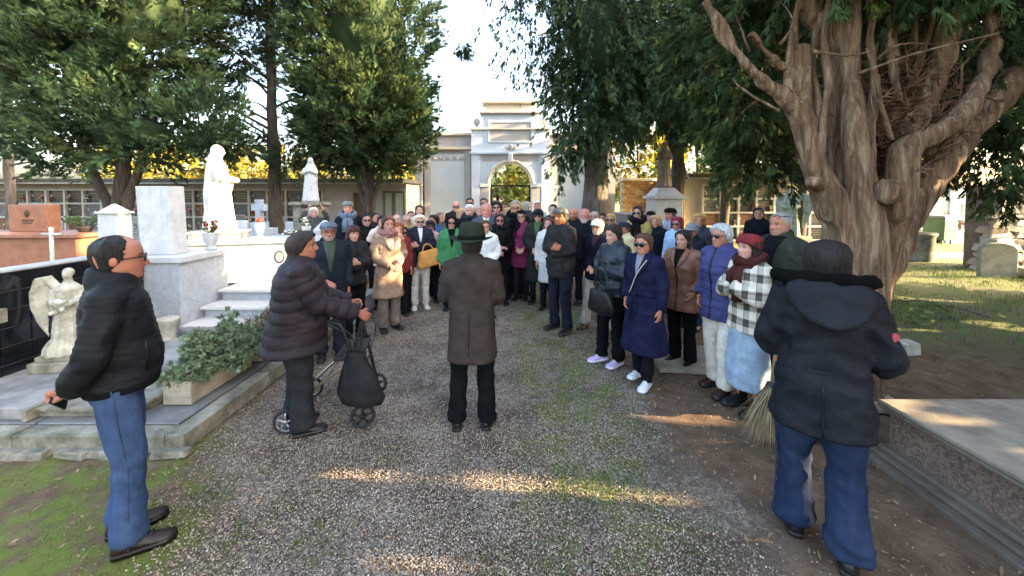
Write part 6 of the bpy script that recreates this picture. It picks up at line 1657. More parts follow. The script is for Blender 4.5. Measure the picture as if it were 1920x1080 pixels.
# wheeled bin
c = on(1755,458); mBin = M('green_plastic', (.035,.10,.055), .4, .2, 6, .05, 60, spec=.5); mBinLid = M('pale_lid', (.16,.20,.18), .5, .15, 6, 0)
g = empty('wheeled_bin', (c[0]+.1, c[1], 0), R(15), 'green wheeled rubbish bin beyond the huge trunk', 'bin')
b = MB(); b.box((0,0,.62), (.66,.62,.86), 0, 0, 1.14); b.build('body', mBin, g, bevel=.03)
b = MB(); b.box((0,.0,1.085), (.84,.78,.07)); b.box((0,.02,1.135), (.76,.7,.035)); b.build('lid', mBinLid, g, bevel=.015)
b = MB(); b.tube([(-.3,.42,1.0),(.3,.42,1.0)], .02, 8); b.build('handle', mBin, g, True)
for s_ in (-1, 1):
    b = MB(); b.tube([(s_*.30-.03,.2,.12),(s_*.30+.03,.2,.12)], .12, 14); b.build('wheel', M('black_rubber', (.015,.015,.016), .8), g)
for s_ in (-1, 1):
    b = MB(); b.box((s_*.26,-.22,.10), (.05,.05,.2)); b.build('foot', mBin, g)
c = on(1722,492)
vase('litter_drum', 'old rust stained concrete drum at the near side of the green bin', (c[0]-.05, c[1], 0), [(.36,0),(.37,.05),(.36,.1),(.36,.74),(.40,.80),(.40,.86),(.33,.86),(.33,.5)], mOldKerb, cat='drum', n=24)
# pale tombs far right
for i, (px, Y, w_, h_, hh, m_, lab) in enumerate([(1790,16,2.2,.5,.9,mWhiteMarble,'long white tomb just past the green bin'),(1850,17,1.6,.8,1.5,mCleanMarble,'cream tomb with a stepped top behind the stacked stones'),(1765,19,1.2,.7,2.1,mWhiteMarble,'tall white tomb standing behind the green bin'),(1815,20,1.4,.6,2.3,mGreyMarble,'tall grey tomb with coloured flowers past the green bin')]):
    X = (px-CX)/FPX*Y
    p = empty('grave', (X, Y, 0), 0, lab, 'grave', 'pale graves beyond the lawn')
    b = MB(); b.box((0,0,h_/2), (w_,1.4,h_)); b.build('chest', m_, p, bevel=.015)
    b = MB(); b.box((0,.5,h_+(hh-h_)/2+.002), (w_*.62,.16,hh-h_)); b.build('headstone', m_, p, bevel=.02)
    b = MB(); b.box((0,.5,hh+.035), (w_*.72,.24,.06)); b.build('cap', m_, p, bevel=.015)
    vase('flower_vase', ['red', 'white and green', 'pink', 'crowded red'][i]+' flowers in a vase on the '+['long white tomb', 'cream stepped tomb', 'tall white tomb', 'tall grey tomb'][i], (X-.2, Y-.4, h_), [(.07,0),(.05,.05),(.08,.2)], mBrass, mFlower[[0,2,1,0][i]], 14, .16, .22)
b = MB(); b.box((0,0,.06), (5.0,.3,.12)); o = b.build('kerb', mCleanMarble, loc=(13.6,11.9,0), bevel=.01); tag(o, kind='structure')
# dark low tomb under the brick wall
p = empty('grave', (4.3, 13.4, 0), 0, 'dark granite tomb at the foot of the lit brick wall', 'grave')
b = MB(); b.box((0,0,.62), (1.0,1.6,1.24)); b.build('chest', PLAQ[4], p, bevel=.02); b = MB(); b.box((0,0,1.28), (1.1,1.7,.07)); b.build('lid', PLAQ[1], p, bevel=.015)

# ================================================================== THINGS PEOPLE USE
mAlu = M('champagne_tube', (.30,.25,.17), .35, .2, 10, 0, metal=.8); mBlk = M('black_tube', (.012,.012,.013), .4, .3, 10, 0); mTyre = M('grey_tyre', (.02,.02,.021), .8, .2, 20, .1); mHub = M('silver_hub', (.30,.30,.31), .35, .2, 10, 0, metal=.7)
def rollator():
    g = empty('rollator', (-1.40, 3.40, 0), R(-82), 'four wheeled walking frame with dark wheels pushed by the stout person in the quilted coat', 'walking frame')
    for s_ in (-1, 1):
        b = MB(); limb(b, [(s_*.27,.12,.15),(s_*.26,.06,.45),(s_*.26,.0,.72),(s_*.26,-.06,.87),(s_*.255,-.16,.90)], .016, .016, 10, 0); b.build('front_tube', mBlk, g, True)
        b = MB(); limb(b, [(s_*.26,.03,.55),(s_*.265,-.2,.40),(s_*.27,-.46,.17)], .013, .013, 8, 0); b.build('rear_tube', mAlu, g, True)
        b = MB(); b.tube([(s_*.255,-.08,.885),(s_*.255,-.21,.905)], .021, 10); b.build('grip', mTyre, g, True)
        b = MB(); limb(b, [(s_*.25,-.18,.87),(s_*.25,-.09,.84),(s_*.255,-.03,.80)], .008, .008, 6, 0); b.build('brake_lever', mBlk, g, True)
        b = MB(); limb(b, [(s_*.26,-.05,.86),(s_*.31,.1,.70),(s_*.30,.06,.45),(s_*.275,-.1,.33)], .004, .004, 5, 0); b.build('brake_cable', mBlk, g, True)
        for y_, nm in ((.12, 0), (-.48, 1)):
            w = bpy.data.objects.new('wheel', None); COL.objects.link(w); w.parent = g; w.scale = (.86,.86,.86); w.location = (s_*.285, y_, .102); w.rotation_euler = (0, 0, R([9,-4][nm]*s_))
            n = 26; q = np.arange(n+1)*2*math.pi/n
            b = MB(); b.tube([(0,.102*math.cos(a),.102*math.sin(a)) for a in q], .016, 8, cap=False); b.build('tyre', mTyre, w, True)
            b = MB()
            for k in range(5):
                a = k*1.2566+.3; b.tube([(0,0,0),(.006*s_,.05*math.cos(a),.05*math.sin(a)),(0,.092*math.cos(a),.092*math.sin(a))], [.014,.010,.011], 6)
            b.tube([(-.02,0,0),(.02,0,0)], .022, 10); b.tube([(0,.09*math.cos(a),.09*math.sin(a)) for a in q], .007, 6, cap=False); b.build('hub', mHub if nm else mBlk, w, True)
            b = MB(); b.tube([(-.03*s_,0,0),(-.03*s_,.0,.06),(-.014*s_,.0,.13)], .010, 6); b.build('fork', mBlk, w, True)
    b = MB(); b.box((0,-.02,.56), (.44,.22,.035)); b.build('seat', mTyre, g, bevel=.012)
    b = MB(); b.tube([(-.26,.06,.40),(.26,.06,.40)], .012, 8); b.tube([(-.27,-.2,.40),(.27,-.2,.40)], .010, 8); b.build('cross_tube', mAlu, g, True)
    return g
rollator()
def sack():
    g = MB(); n = 22; rows = []
    for i, (z, a, c_, ox) in enumerate([(0,.10,.05,0),(.02,.17,.085,.01),(.10,.205,.105,.01),(.2,.17,.095,0),(.32,.12,.07,-.02),(.40,.085,.045,-.03),(.43,.09,.05,-.03)]):
        q = np.arange(n)*2*math.pi/n; rr = 1+.07*np.sin(q*5+i*.8)+.05*np.sin(q*9+i); rows.append(np.stack([a*rr*np.cos(q)+ox, c_*rr*np.sin(q), np.full(n, z)], 1))
    g.loft(rows); r = empty('cloth_bag', (-1.25, 3.10, .22), R(-14), 'slouchy dark grey cloth bag hanging from the side of the walking frame', 'bag')
    b = g; b.build('body', cloth('cotton', '#2a292b'), r, True)
    b = MB(); limb(b, [(-.06,0,.42),(-.05,.06,.56),(-.05,.10,.66)], .012, .012, 8, .05); limb(b, [(.02,0,.42),(-.02,.06,.56),(-.04,.10,.66)], .012, .012, 8, .05); b.build('strap', cloth('cotton', '#2a292b'), r, True)
sack()
def broom():
    g = empty('broom', (1.92, 2.86, 0), R(0), 'straw broom held upside by the hidden helper behind the black parka', 'broom')
    g['label'] = 'pale straw broom head beside the black parka, held by the figure behind it'
    n = 420; a = RNG.uniform(0,6.28,n); r_ = np.sqrt(RNG.random(n)); P = np.stack([.03*r_*np.cos(a)+.04, .03*r_*np.sin(a), np.full(n,.50)], 1); D = np.stack([.22*r_*np.cos(a)-.12, .12*r_*np.sin(a), np.full(n,-1.0)], 1)
    V, Q, C = frond_mesh(P, D, RNG.uniform(.36,.48,n), RNG.uniform(.7,1.3,(n,1))*np.ones((1,3)), 1, .012, 0); fast_mesh('straw', V, Q, leafmat('broom_straw', (.22,.17,.10), (.34,.27,.16), .1), g, C)
    b = MB(); b.tube([(.04,0,.44),(.16,.06,1.2)], .013, 8); b.build('handle', M('broom_stick', (.25,.16,.08), .6), g, True)
    b = MB(); b.tube([(.038,0,.44),(.04,0,.52)], [.04,.03], 10); b.build('binding', mBlk, g, True)
broom()
# ================================================================== THE FIGURES NEAR THE CAMERA
BR, DB, BK, GY, WH, BL, RD = '#3d2718', '#23170f', '#100d0c', '#7d7a78', '#c4c1bc', '#a5834f', '#6a2c1a'
left_man = person('balding man in a dark quilted jacket and blue jeans standing with hands behind his back', 232, 443, 2.08, X=-2.17, yaw=-52, hs=1.03, lod=0, width=.96, belly=.065, arms=('behind', 'behind'),
    coat=dict(kind='puffer', color='#181b22', hem=.90, th=.022, quilt=.036, qd=.006, collar=.055, cuff=1.0, collar_r=.094), legs=dict(color='#284269', mat='denim', r=(.092,.070,.070)), shoes=dict(color='#2b1a14', sole='#15100d', size=1.02, toe=6), stance=(.10,.10), stride=(.0,.05),
    hair='balding', hair_color='#171413', skin='#b87f66', glasses='sun', hyaw=4, hands={-1: dict(dir=(.75,-.5,-.35), palm=(.2,-.7,.6), curl=.9), 1: dict(dir=(-.75,-.45,-.4), palm=(-.2,-.7,.6), curl=.8)}, shadow=.25, hvol=1.3)
walker = person('stout person in a plum brown quilted coat leaning on the walking frame', 562, 437, 3.12, X=-1.80, H=1.63, yaw=-58, lod=0, width=1.36, belly=.12, lean=.10, arms=('walker', 'walker'),
    coat=dict(kind='puffer', color='#2c2229', hem=.72, th=.04, quilt=.098, qd=.014, collar=.045, flare=.42, cuff=.95), legs=dict(color='#2b2e32', mat='wool', r=(.090,.074,.076)), shoes=dict(color='#17171c', size=1.02, toe=4), stance=(.11,.12), stride=(.02,.06),
    hair='full', hair_color='#2b2220', hvol=1.2, skin='#b57a62', hs=1.05, hyaw=-12, hpitch=-8, hands={1: dict(dir=(-.05,.8,-.55), palm=(-.9,0,-.3), curl=1.25), -1: dict(dir=(.05,.8,-.55), palm=(.9,0,-.3), curl=1.25)})
hat_man = person('man with a dark green felt hat and long grey overcoat, back turned, addressing the crowd', 882, 412, 3.16, X=-.335, H=1.655, yaw=-3, lod=0, width=1.08, arms=(((-.245,.04,1.13),(-.21,.26,1.08)),((.225,.02,1.12),(.15,.25,1.05))),
    coat=dict(kind='wool', color='#3d332f', hem=.60, th=.020, collar=.03, flare=.06, collar_r=.085, fold=.9), legs=dict(color='#111418', mat='wool', r=(.090,.074,.074)), shoes=dict(color='#120f0e', toe=12), stance=(.13,.13), stride=(.0,.02),
    hair='short', hair_color='#23201d', hat=('fedora', '#2c3328'), skin='#b07a62', hs=1.04)
for sg in (-1, 1):      # zipped side pockets of the quilted jacket, and its ribbed hem
    b = MB(); b.tube([(sg*.142, left_man.prof_at(z)[1]*(1-(.142/left_man.prof_at(z)[0])**2.35)**.43+.012, z) for z in (.99, 1.04, 1.09, 1.14)], .006, 6); b.xform(left_man.post); b.build('pocket_zip', cloth('leather', '#0a0b0e'), left_man.root, True)
b = MB(); rr2 = []
for z, k_ in ((.885,.985),(.89,1.0),(.935,1.0),(.94,.985)):
    r_ = left_man.ring(max(z, .90), 60); r_[:,2] = z; r_[:,:2] *= k_*(1+.006*np.sin(np.arange(60)*math.pi))[:,None]; rr2.append(r_)
b.loft(rr2); b.xform(left_man.post); b.build('hem_band', cloth('knit', '#14161b'), left_man.root, True)
hat_man.front_patch('back_seam', .62, 1.02, .003, .003, cloth('wool', '#241f23'), .004, 10, 1, 0.0, True)
parka = person('woman with a black bob in a navy black hooded parka and jeans, walking away', 1540, 452, 2.05, X=1.68, H=1.685, yaw=-30, lod=0, sex='f', width=1.10, belly=.01, arms=(((-.235,.0,1.13),(-.16,.20,1.08)),((.262,.0,1.10),(.19,.19,1.04))),
    coat=dict(kind='puffer', color='#161a23', hem=.70, th=.036, quilt=0, collar=.06, flare=.10, fold=1.5, hood=1.0), legs=dict(color='#192a48', mat='denim', r=(.098,.080,.086)), shoes=dict(color='#191615'), stance=(.10,.12), stride=(.10,-.06), bend=.02,
    hair='bob', hair_color='#1c1512', hvol=1.35, skin='#c08a70', hyaw=-24, furtrim='#0b0909', hands={-1: dict(hide=True), 1: dict(hide=True)})
parka.front_patch('back_vent', .72, .98, .004, .004, cloth('leather', '#07080b'), .006, 8, 1, -.02, True)
for zz_, nm in ((1.04, 'seam'), (.93, 'seam')):
    b = MB(); rr2 = [parka.ring(zz_+dz, 40) for dz in (-.004,.004)]
    for r_ in rr2: r_[:,:2] *= 1.012
    b.loft(rr2, cap=False); b.xform(parka.post); b.build('seam', cloth('leather', '#0b0d12'), parka.root, True)
b = MB(); a, e, w = parka.J[1]; m = a+(e-a)*.52+np.array([.060,-.044,.0]); n_ = 16; q = np.arange(n_)*2*math.pi/n_      # round sleeve badge
u1 = unit((e-a)); nn = unit(np.array([.82,-.57,.15])); u1 = unit(u1-nn*(u1@nn)); u2 = np.cross(nn, u1)
b.loft([[m+nn*o+(u1*math.cos(t)*.036+u2*math.sin(t)*.036)*k for t in q] for o, k in ((-.03,.8),(.008,.8),(.012,.72))]); b.xform(parka.post); b.build('sleeve_badge', M('badge_red', (.30,.05,.06), .7, .4, 40, .2), parka.root)
person('figure mostly hidden behind the black parka, only jeans and dark shoes showing', 1505, 470, 2.86, X=2.33, H=1.5, yaw=100, lod=1, arms=('clasp', 'clasp'), coat=dict(kind='wool', color='#1b1d22', hem=.80), legs=dict(color='#3d6088', mat='denim'), shoes=dict(color='#1a1f2b', sole='#5a2a22', toe=4), stance=(.12,.12), stride=(.34,-.05), hair='short')

person('woman in a red knit beanie, plaid overshirt and pale denim skirt', 1408, 437, 3.42, X=2.13, sex='f', hatx=.02, lod=0, turn=4, width=1.05, arms=(((-.26,.10,1.13),(-.05,.25,1.24)),((.26,.08,1.12),(.02,.24,1.20))),
    coat=dict(kind='plaid', color='#777777', hem=.78, th=.03, collar=.04, fold=1.2, flare=.05, name='overshirt'), legs=dict(kind='skirt', color='#7e95aa', mat='denim', hem=.23), shoes=dict(color='#0e0d0e', boot=.16, size=1.02), hair='bob', hair_color='#17100e', hat=('beanie', '#7a1c20', 'knit'), scarf='#4a1f1c', skin='#d9a48c', hands={1: dict(hide=True), -1: dict(hide=True)}, hpitch=-2)
bb = person('grey haired woman in a violet blue puffer coat and cream trousers', 1362, 424, 3.78, X=2.08, sex='f', lod=0, turn=8, width=1.1, hatx=-.02, arms=('hang', 'pocket'), coat=dict(kind='puffer', color='#35396e', hem=.74, th=.034, quilt=.085, qd=.011, zip='#1b1d3f', collar=.06), legs=dict(color='#cfc4b4', mat='cotton', r=(.095,.075,.066)), shoes=dict(color='#3a1a16'), hair='full', hvol=1.15, hair_color='#a3a7a8', brow='#6b6865', glasses='sun', skin='#c98d72', stance=(.10,.10), stride=(.06,-.04))
person('bald man with glasses pushed up on his head, dark sweater and green waxed gilet', 1462, 398, 3.95, X=2.78, lod=0, width=1.1, turn=0, arms=('hang', 'behind'), coat=dict(kind='cotton', color='#34382f', hem=.80, th=.028, shirt='#15171d', vw=.10, vz=1.0, collar=.05), legs=dict(color='#20222a'), hair='shaved', hair_color='#8a8580', brow='#4a4440', glasses='clear', gl_up=.33, skin='#c48366', beard='#8a8178', beardamt=.35)
person('dark haired man in a navy jacket far back beside the bald man', 1423, 389, 7.6, lod=1, arms=('pocket', 'hang'), coat=dict(kind='wool', color='#15192a', hem=.78), hair='full', hair_color=BK, skin='#cf9a84', turn=15)
ba = person('woman with long dark hair in a belted tan brown coat and black trousers', 1282, 432, 4.38, X=1.97, sex='f', lod=0, width=1.16, turn=8, arms=('pocket', ((.27,.06,1.10),(.26,.27,1.13))), coat=dict(kind='leather', color='#7a4a30', hem=.70, th=.03, collar=.035, lapel=True, shirt='#121012', vz=1.25, flare=.12, zip='#33211a', fold=1.2), legs=dict(color='#0e0d0f', r=(.09,.07,.068)), shoes=dict(color='#0f0e0f'), hair='long', hair_color='#1e1411', skin='#cb967d', hands={1: dict(curl=1.3, dir=(.1,.6,.5), palm=(-.8,0,-.3))})
az = person('woman in a long navy wrap coat with big sunglasses and white trainers', 1212, 443, 3.95, X=1.37, sex='f', lod=0, turn=16, width=1.08, hatx=-.03, arms=('hang', 'pocket'), coat=dict(kind='wool', color='#171a3d', hem=.36, th=.025, collar=.03, lapel=True, shirt='#6d6f7c', vz=1.24, vw=.05, flare=.10, belt=True, fold=1.2), legs=dict(color='#15161f'), shoes=dict(color='#c9ccd0', sole='#d8d8d8', mat='cotton'), hair='full', hair_color='#4b2f20', glasses='big', skin='#c88c72', stance=(.10,.10), stride=(.10,-.08), hvol=.9, frame='#2a1410')
b = MB(); pa = az.prof_at; pts = [(-.09+.20*i/10, pa(1.42-.4*i/10)[1]*(1-(abs(-.09+.20*i/10)/.2)**2.3)**.43+.018, 1.42-.4*i/10) for i in range(11)]; b.tube(pts, .010, 6, 0, .4); b.xform(az.post); b.build('bag_strap', cloth('leather', '#b9ab98'), az.root, True)
aq = person('short haired woman in a blue black jacket with arms folded and lavender trainers', 1158, 424, 4.42, X=1.18, sex='f', lod=0, turn=-12, width=1.14, lean=-.03, hatx=-.02, arms=('cross_over', 'cross_under'), coat=dict(kind='leather', color='#1c2a36', hem=.84, th=.035, collar=.06, fold=1.4), legs=dict(color='#101014', r=(.092,.072,.07)), shoes=dict(color='#b39ac9', sole='#d9d2e2', mat='cotton', size=1.05), hair='full', hair_color='#2a1a15', skin='#d09b84', hpitch=8, stance=(.10,.10), stride=(.02,.10), hands={1: dict(hide=True), -1: dict(hide=True)})
person('man in a white cap and navy jacket striding in beige trousers', 1126, 411, 5.45, X=1.24, H=1.60, lod=1, width=1.12, turn=-4, lean=.05, arms=('pocket', 'clasp'), coat=dict(kind='wool', color='#15182a', hem=.78, th=.028, collar=.04, shirt='#3a2b33', vz=1.3), legs=dict(color='#a49a8c', mat='cotton', r=(.095,.074,.066)), shoes=dict(color='#4a2c20'), hair='short', hair_color=WH, brow=GY, hat=('cap', '#d8d0c6', 'cotton'), glasses='clear', skin='#d19a7c', stance=(.30,.22), stride=(.05,.02), beard='#cfcac4', beardamt=.4)
aj = person('man in a grey tweed flat cap and dark field jacket with arms folded', 1050, 387, 5.45, X=.70, lod=0, width=1.12, turn=-30, hatx=.02, arms=('cross_under', 'cross_over'), coat=dict(kind='cotton', color='#2f2b2c', hem=.76, th=.03, collar=.03, pockets=True, fold=1.3), legs=dict(color='#1d2133', mat='cotton'), shoes=dict(color='#141214'), hair='short', hair_color='#39312c', hat=('flatcap', '#5a5a55'), skin='#c07a52', hyaw=12, stance=(.13,.13), hands={1: dict(dir=(-.9,.1,.2), palm=(0,-1,0), curl=.6, thumb=(0,0,1)), -1: dict(hide=True)}, beard='#59493d', beardamt=.3)
person('woman in a dark hat and long green grey coat over a green jumper', 1010, 386, 6.85, X=.47, sex='f', lod=1, hatx=.06, arms=('clasp', 'clasp'), coat=dict(kind='wool', color='#2c302b', hem=.40, th=.024, shirt='#44633a', vw=.07, vz=1.2, belt=True, flare=.06), shoes=dict(color='#121111', boot=.1), hair='bob', hair_color='#1b1518', hat=('bucket', '#241f25'), glasses='sun', skin='#cfa38c')
person('woman in a magenta coat and black beret', 980, 390, 7.1, X=.17, sex='f', lod=1, hatx=.05, arms=('clasp', 'clasp'), coat=dict(kind='wool', color='#7c1c4e', hem=.62, th=.026, flare=.06), legs=dict(color='#2a2428'), shoes=dict(color='#151213', boot=.12), hair='full', hair_color='#5a4c40', hat=('beret', '#1c191c'), glasses='clear', skin='#cc9c86')
person('woman in black with red sunglasses and a black scarf', 938, 401, 6.8, X=-.21, sex='f', lod=1, arms=('clasp', 'cross_under'), coat=dict(kind='wool', color='#121315', hem=.62, flare=.08), legs=dict(color='#2a1518'), shoes=dict(color='#101010', boot=.16), hair='bob', hair_color='#2a1413', glasses='big', frame='#8a1220', skin='#c98a76', scarf='#1d1f20', lips='#b1303a')
person('brown haired woman with glasses in a white padded jacket, half hidden by the green hat', 905, 413, 6.1, X=-.43, sex='f', lod=1, turn=12, arms=('clasp', 'pocket'), coat=dict(kind='puffer', color='#c8cdd2', hem=.80, th=.032, quilt=.08, qd=.008), hair='full', hair_color='#4a3020', glasses='clear', skin='#cf9b7c')
n_ = person('fair haired woman in a navy padded jacket with folded arms and white trousers', 787, 403, 6.55, X=-1.58, sex='f', lod=0, arms=('cross_over', 'cross_under'), coat=dict(kind='puffer', color='#1a2036', hem=.84, th=.03, quilt=.07, qd=.008, shirt='#c9cbd3', vw=.045, vz=1.2), legs=dict(color='#c5bcb0', mat='cotton', r=(.092,.070,.062)), shoes=dict(color='#d2cdc4', sole='#d8d4cc', mat='cotton'), hair='bob', hair_color='#b5aea0', glasses='sun', skin='#cf9f88', hands={-1: dict(dir=(.9,.1,.2), palm=(0,-1,0)), 1: dict(hide=True)})
person('woman with short auburn hair in a long camel coat with sun on it', 727, 406, 5.5, X=-1.78, sex='f', lod=0, width=1.0, turn=8, arms=('clasp', 'clasp'), coat=dict(kind='wool', color='#94765f', hem=.50, th=.028, lapel=True, vz=1.2, shirt='#a98a8a', flare=.06, fold=1.2), legs=dict(color='#6d6058', mat='cotton', r=(.09,.075,.08)), shoes=dict(color='#121011', boot=.03), hair='full', hair_color='#3b211a', hvol=1.1, skin='#c8937c', hyaw=-6, scarf='#8a5a58', scarf_end=False)
person('woman with a chestnut fringe in a black padded jacket', 662, 423, 5.15, X=-2.14, sex='f', lod=0, turn=14, z0=0.0, arms=('cross_over', 'cross_under'), coat=dict(kind='puffer', color='#1d1f28', hem=.82, th=.03, quilt=.05, qd=.008, zip='#101118'), legs=dict(color='#141318'), hair='bangs', hair_color='#3d2016', skin='#d2a48c', hyaw=-16, hands={-1: dict(dir=(.9,.1,.2), palm=(0,-1,0)), 1: dict(hide=True)})
person('bearded man in a blue grey flat cap and navy jacket over a green jumper', 612, 413, 4.55, X=-2.18, lod=0, turn=-22, hatx=.02, width=1.05, arms=('hang', 'clasp'), coat=dict(kind='cotton', color='#1f2733', hem=.78, th=.026, shirt='#3b4a40', vw=.075, vz=1.1, collar=.04), legs=dict(color='#1c2536', mat='denim'), shoes=dict(color='#2b2019'), hair='short', hair_color='#6b6560', hat=('flatcap', '#5d6576'), glasses='clear', beard='#8d8680', beardamt=.75, skin='#bd7f63')
person('woman in a grey beanie, dark navy coat and blue scarf', 652, 380, 6.9, X=-2.95, H=1.66, z0=.16, sex='f', lod=1, turn=-14, arms=('pocket', 'pocket'), coat=dict(kind='wool', color='#191d2b', hem=.70), hair='short', hair_color='#4a3a30', hat=('beanie', '#6a6f70', 'knit'), scarf='#56697c', skin='#d59c85')
person('white haired person raising both hands to photograph with a phone beside the statue pedestal', 585, 384, 8.6, X=-4.45, H=1.66, lod=1, arms=('photo_up', 'photo_up'), coat=dict(kind='wool', color='#3f4448', hem=.78), hair='full', hair_color='#c9c4c0', brow='#999999', skin='#d6a493', hpitch=-4)
# ------------------------------------------------------------------ the crowd, row behind row
P2 = person; C = lambda k, c, **x: dict(kind=k, color=c, **x)
P2('man with dark hair and round sunglasses in a black jacket under the forked cypress', 686, 401, 7.0, lod=1, coat=C('wool', '#17181b'), hair='short', hair_color=BK, glasses='sun', skin='#c99a88', arms=('clasp', 'clasp'))
P2('dark haired head turned aside at the back near the door frames', 702, 399, 8.6, lod=2, coat=C('wool', '#22252d'), hair='short', hair_color=BK, turn=30)
P2('woman with black hair in a cream fleece taking a photograph', 716, 404, 6.6, lod=1, sex='f', coat=C('knit', '#c9b3a2', fold=1.5), arms=('photo', 'photo'), hair='full', hair_color=BK, skin='#cf9d86')
P2('red haired woman in a red jacket behind the camel coat', 746, 418, 6.15, lod=1, sex='f', coat=C('cotton', '#7a1f22'), hair='bob', hair_color=RD, skin='#d29a80')
P2('bald man without glasses in the second row beside the scarfed man', 743, 402, 7.7, lod=2, coat=C('wool', '#5b5358'), hair='bald', hair_color=GY, skin='#d8ab98')
P2('woman with dark hair and magenta glasses, low between camel coat and navy jacket', 754, 424, 6.3, lod=1, sex='f', coat=C('wool', '#3d2336'), hair='bob', hair_color='#1f1418', glasses='big', frame='#7a1c48', skin='#d39c90')
P2('grey haired man with spectacles and a mustard scarf', 762, 403, 7.2, lod=1, coat=C('wool', '#3d4038'), hair='receding', hair_color=GY, glasses='clear', scarf='#a58f4a', skin='#d09a78')
P2('dark haired man far back to the side of the brown haired tall woman', 770, 396, 8.8, lod=2, coat=C('wool', '#2b2d33'), hair='short', hair_color=DB)
P2('tall young woman with long parted brown hair and a beige jumper', 786, 386, 8.6, H=1.71, lod=1, sex='f', coat=C('knit', '#b5a18c'), hair='long', hair_color='#3b2419', skin='#dcae98')
P2('woman in a navy cap and sunglasses with a pink quilted jacket', 806, 413, 6.9, lod=1, sex='f', coat=C('puffer', '#b98a96', quilt=.08), hair='bob', hair_color='#2c1f1c', hat=('cap', '#20222e', 'cotton'), glasses='sun', skin='#cf9880')
P2('black haired man in a bright blue jacket looking sideways', 815, 403, 7.3, lod=1, coat=C('cotton', '#234a72'), hair='full', hair_color=BK, turn=-50, skin='#c48a6c')
P2('grey brown haired man glancing aside behind the bright blue jacket', 824, 398, 8.3, lod=2, coat=C('wool', '#3d4650'), hair='short', hair_color='#57504a', turn=40)
P2('person with the black hood up and sunglasses in a bright green jacket', 846, 402, 6.5, lod=1, sex='f', hatx=.03, coat=C('cotton', '#2f7d4a', th=.03, shirt='#101214', vz=1.15, vw=.07), hair=None, hat=('hood', '#191a1c', 'cotton'), glasses='sun', skin='#c4907c')
P2('blonde woman with a rosy face just above the black hood', 864, 392, 7.9, lod=1, sex='f', coat=C('wool', '#3b3a3d'), hair='bob', hair_color=BL, skin='#dd9d8a')
P2('tall bald man with sunglasses standing at the back against the pale wing wall', 855, 376, 8.9, H=1.80, lod=1, coat=C('wool', '#25262a'), hair='bald', hair_color=GY, glasses='sun', skin='#dba183')
P2('black haired man with sunglasses at the very back, in a pale shirt', 881, 368, 9.6, H=1.87, lod=1, coat=C('cotton', '#9aa3ad'), hair='short', hair_color=BK, glasses='sun', skin='#b98a74')
P2('man with cropped white hair and a black patterned scarf', 880, 383, 7.4, lod=1, coat=C('wool', '#1c1e24'), hair='short', hair_color=WH, brow=GY, scarf='#2a2d33', skin='#d3a08a')
P2('tall man with black hair and sunglasses in a blue coat beside the arch', 907, 368, 9.3, H=1.87, lod=1, coat=C('wool', '#3b4a66'), hair='short', hair_color=BK, glasses='sun', skin='#c08d78')
P2('broad balding man with a ruddy face and a grey jacket over a white collar', 912, 381, 6.9, lod=1, width=1.2, hs=1.08, coat=C('wool', '#454a55', shirt='#c5c8ce', vz=1.33), hair='receding', hair_color='#8c7a6c', skin='#d98f7a')
P2('fair person squeezed behind the broad ruddy faced man', 898, 388, 8.0, lod=2, sex='f', coat=C('wool', '#a98f90'), hair='bob', hair_color='#9a7f66', skin='#dfa999')
P2('woman with big black curls and sunglasses in a pink scarf', 931, 378, 8.1, lod=1, sex='f', coat=C('wool', '#6b3a40'), hair='curly', hair_color=BK, glasses='sun', scarf='#9a5a62', skin='#dcae9c')
P2('brown faced man with cropped hair before the arch, nearest its left jamb', 946, 380, 9.2, lod=2, coat=C('wool', '#5b4640'), hair='short', hair_color=DB, skin='#a87458')
P2('fair woman peeping from behind the grey haired man in spectacles', 953, 390, 7.9, lod=2, sex='f', coat=C('wool', '#4a4250'), hair='bob', hair_color=BL, skin='#e0b09c')
P2('large grey haired man with spectacles and a dark scarf in the middle of the crowd', 967, 376, 7.2, hs=1.12, lod=1, width=1.12, coat=C('wool', '#262a35'), hair='short', hair_color='#82776e', glasses='clear', scarf='#15161a', skin='#c99478', beard='#9a8c80', beardamt=.35)
P2('grey haired person looking the other way in front of the arch', 988, 378, 9.0, lod=2, coat=C('wool', '#3a3e46'), hair='full', hair_color='#8d857c', yaw=20)
P2('tall person with a red and white headband far back by the arch', 1008, 373, 9.6, H=1.80, lod=1, coat=C('cotton', '#9fa9b8'), hair='short', hair_color='#c9bfb8', hat=('headband', '#a8414a', 'cotton'), skin='#d9a08c')
P2('rosy woman half hidden behind the man with the grey flat cap', 1029, 408, 6.5, lod=1, sex='f', coat=C('wool', '#c2beb8', hem=.5), hair='bob', hair_color='#4a342c', skin='#dca493')
P2('dark haired man whose forehead shows above the grey flat cap', 1037, 383, 7.8, lod=2, coat=C('wool', '#30343c'), hair='short', hair_color=BK, skin='#dcb09c')
P2('bald man with a ginger beard beside the white bearded one', 1076, 390, 7.3, lod=1, coat=C('wool', '#2c2a29'), hair='bald', hair_color='#7a5a44', beard='#8a5a38', skin='#d68f6a')
P2('bald man with a white beard and rosy face in a dark navy jacket', 1097, 391, 6.8, lod=1, width=1.1, hs=1.08, coat=C('wool', '#171a26'), hair='bald', hair_color=WH, beard='#c9c2bc', skin='#d6877a')
P2('bald man with dark eyebrows behind the white cap', 1115, 396, 7.4, lod=1, coat=C('wool', '#39404a'), hair='shaved', hair_color='#8f8782', brow='#1d1916', skin='#d39f8d')
P2('small faced woman at the back between the two bald men and the blonde in sunglasses', 1131, 400, 8.2, lod=2, sex='f', coat=C('wool', '#5a4a50'), hair='bob', hair_color=DB)
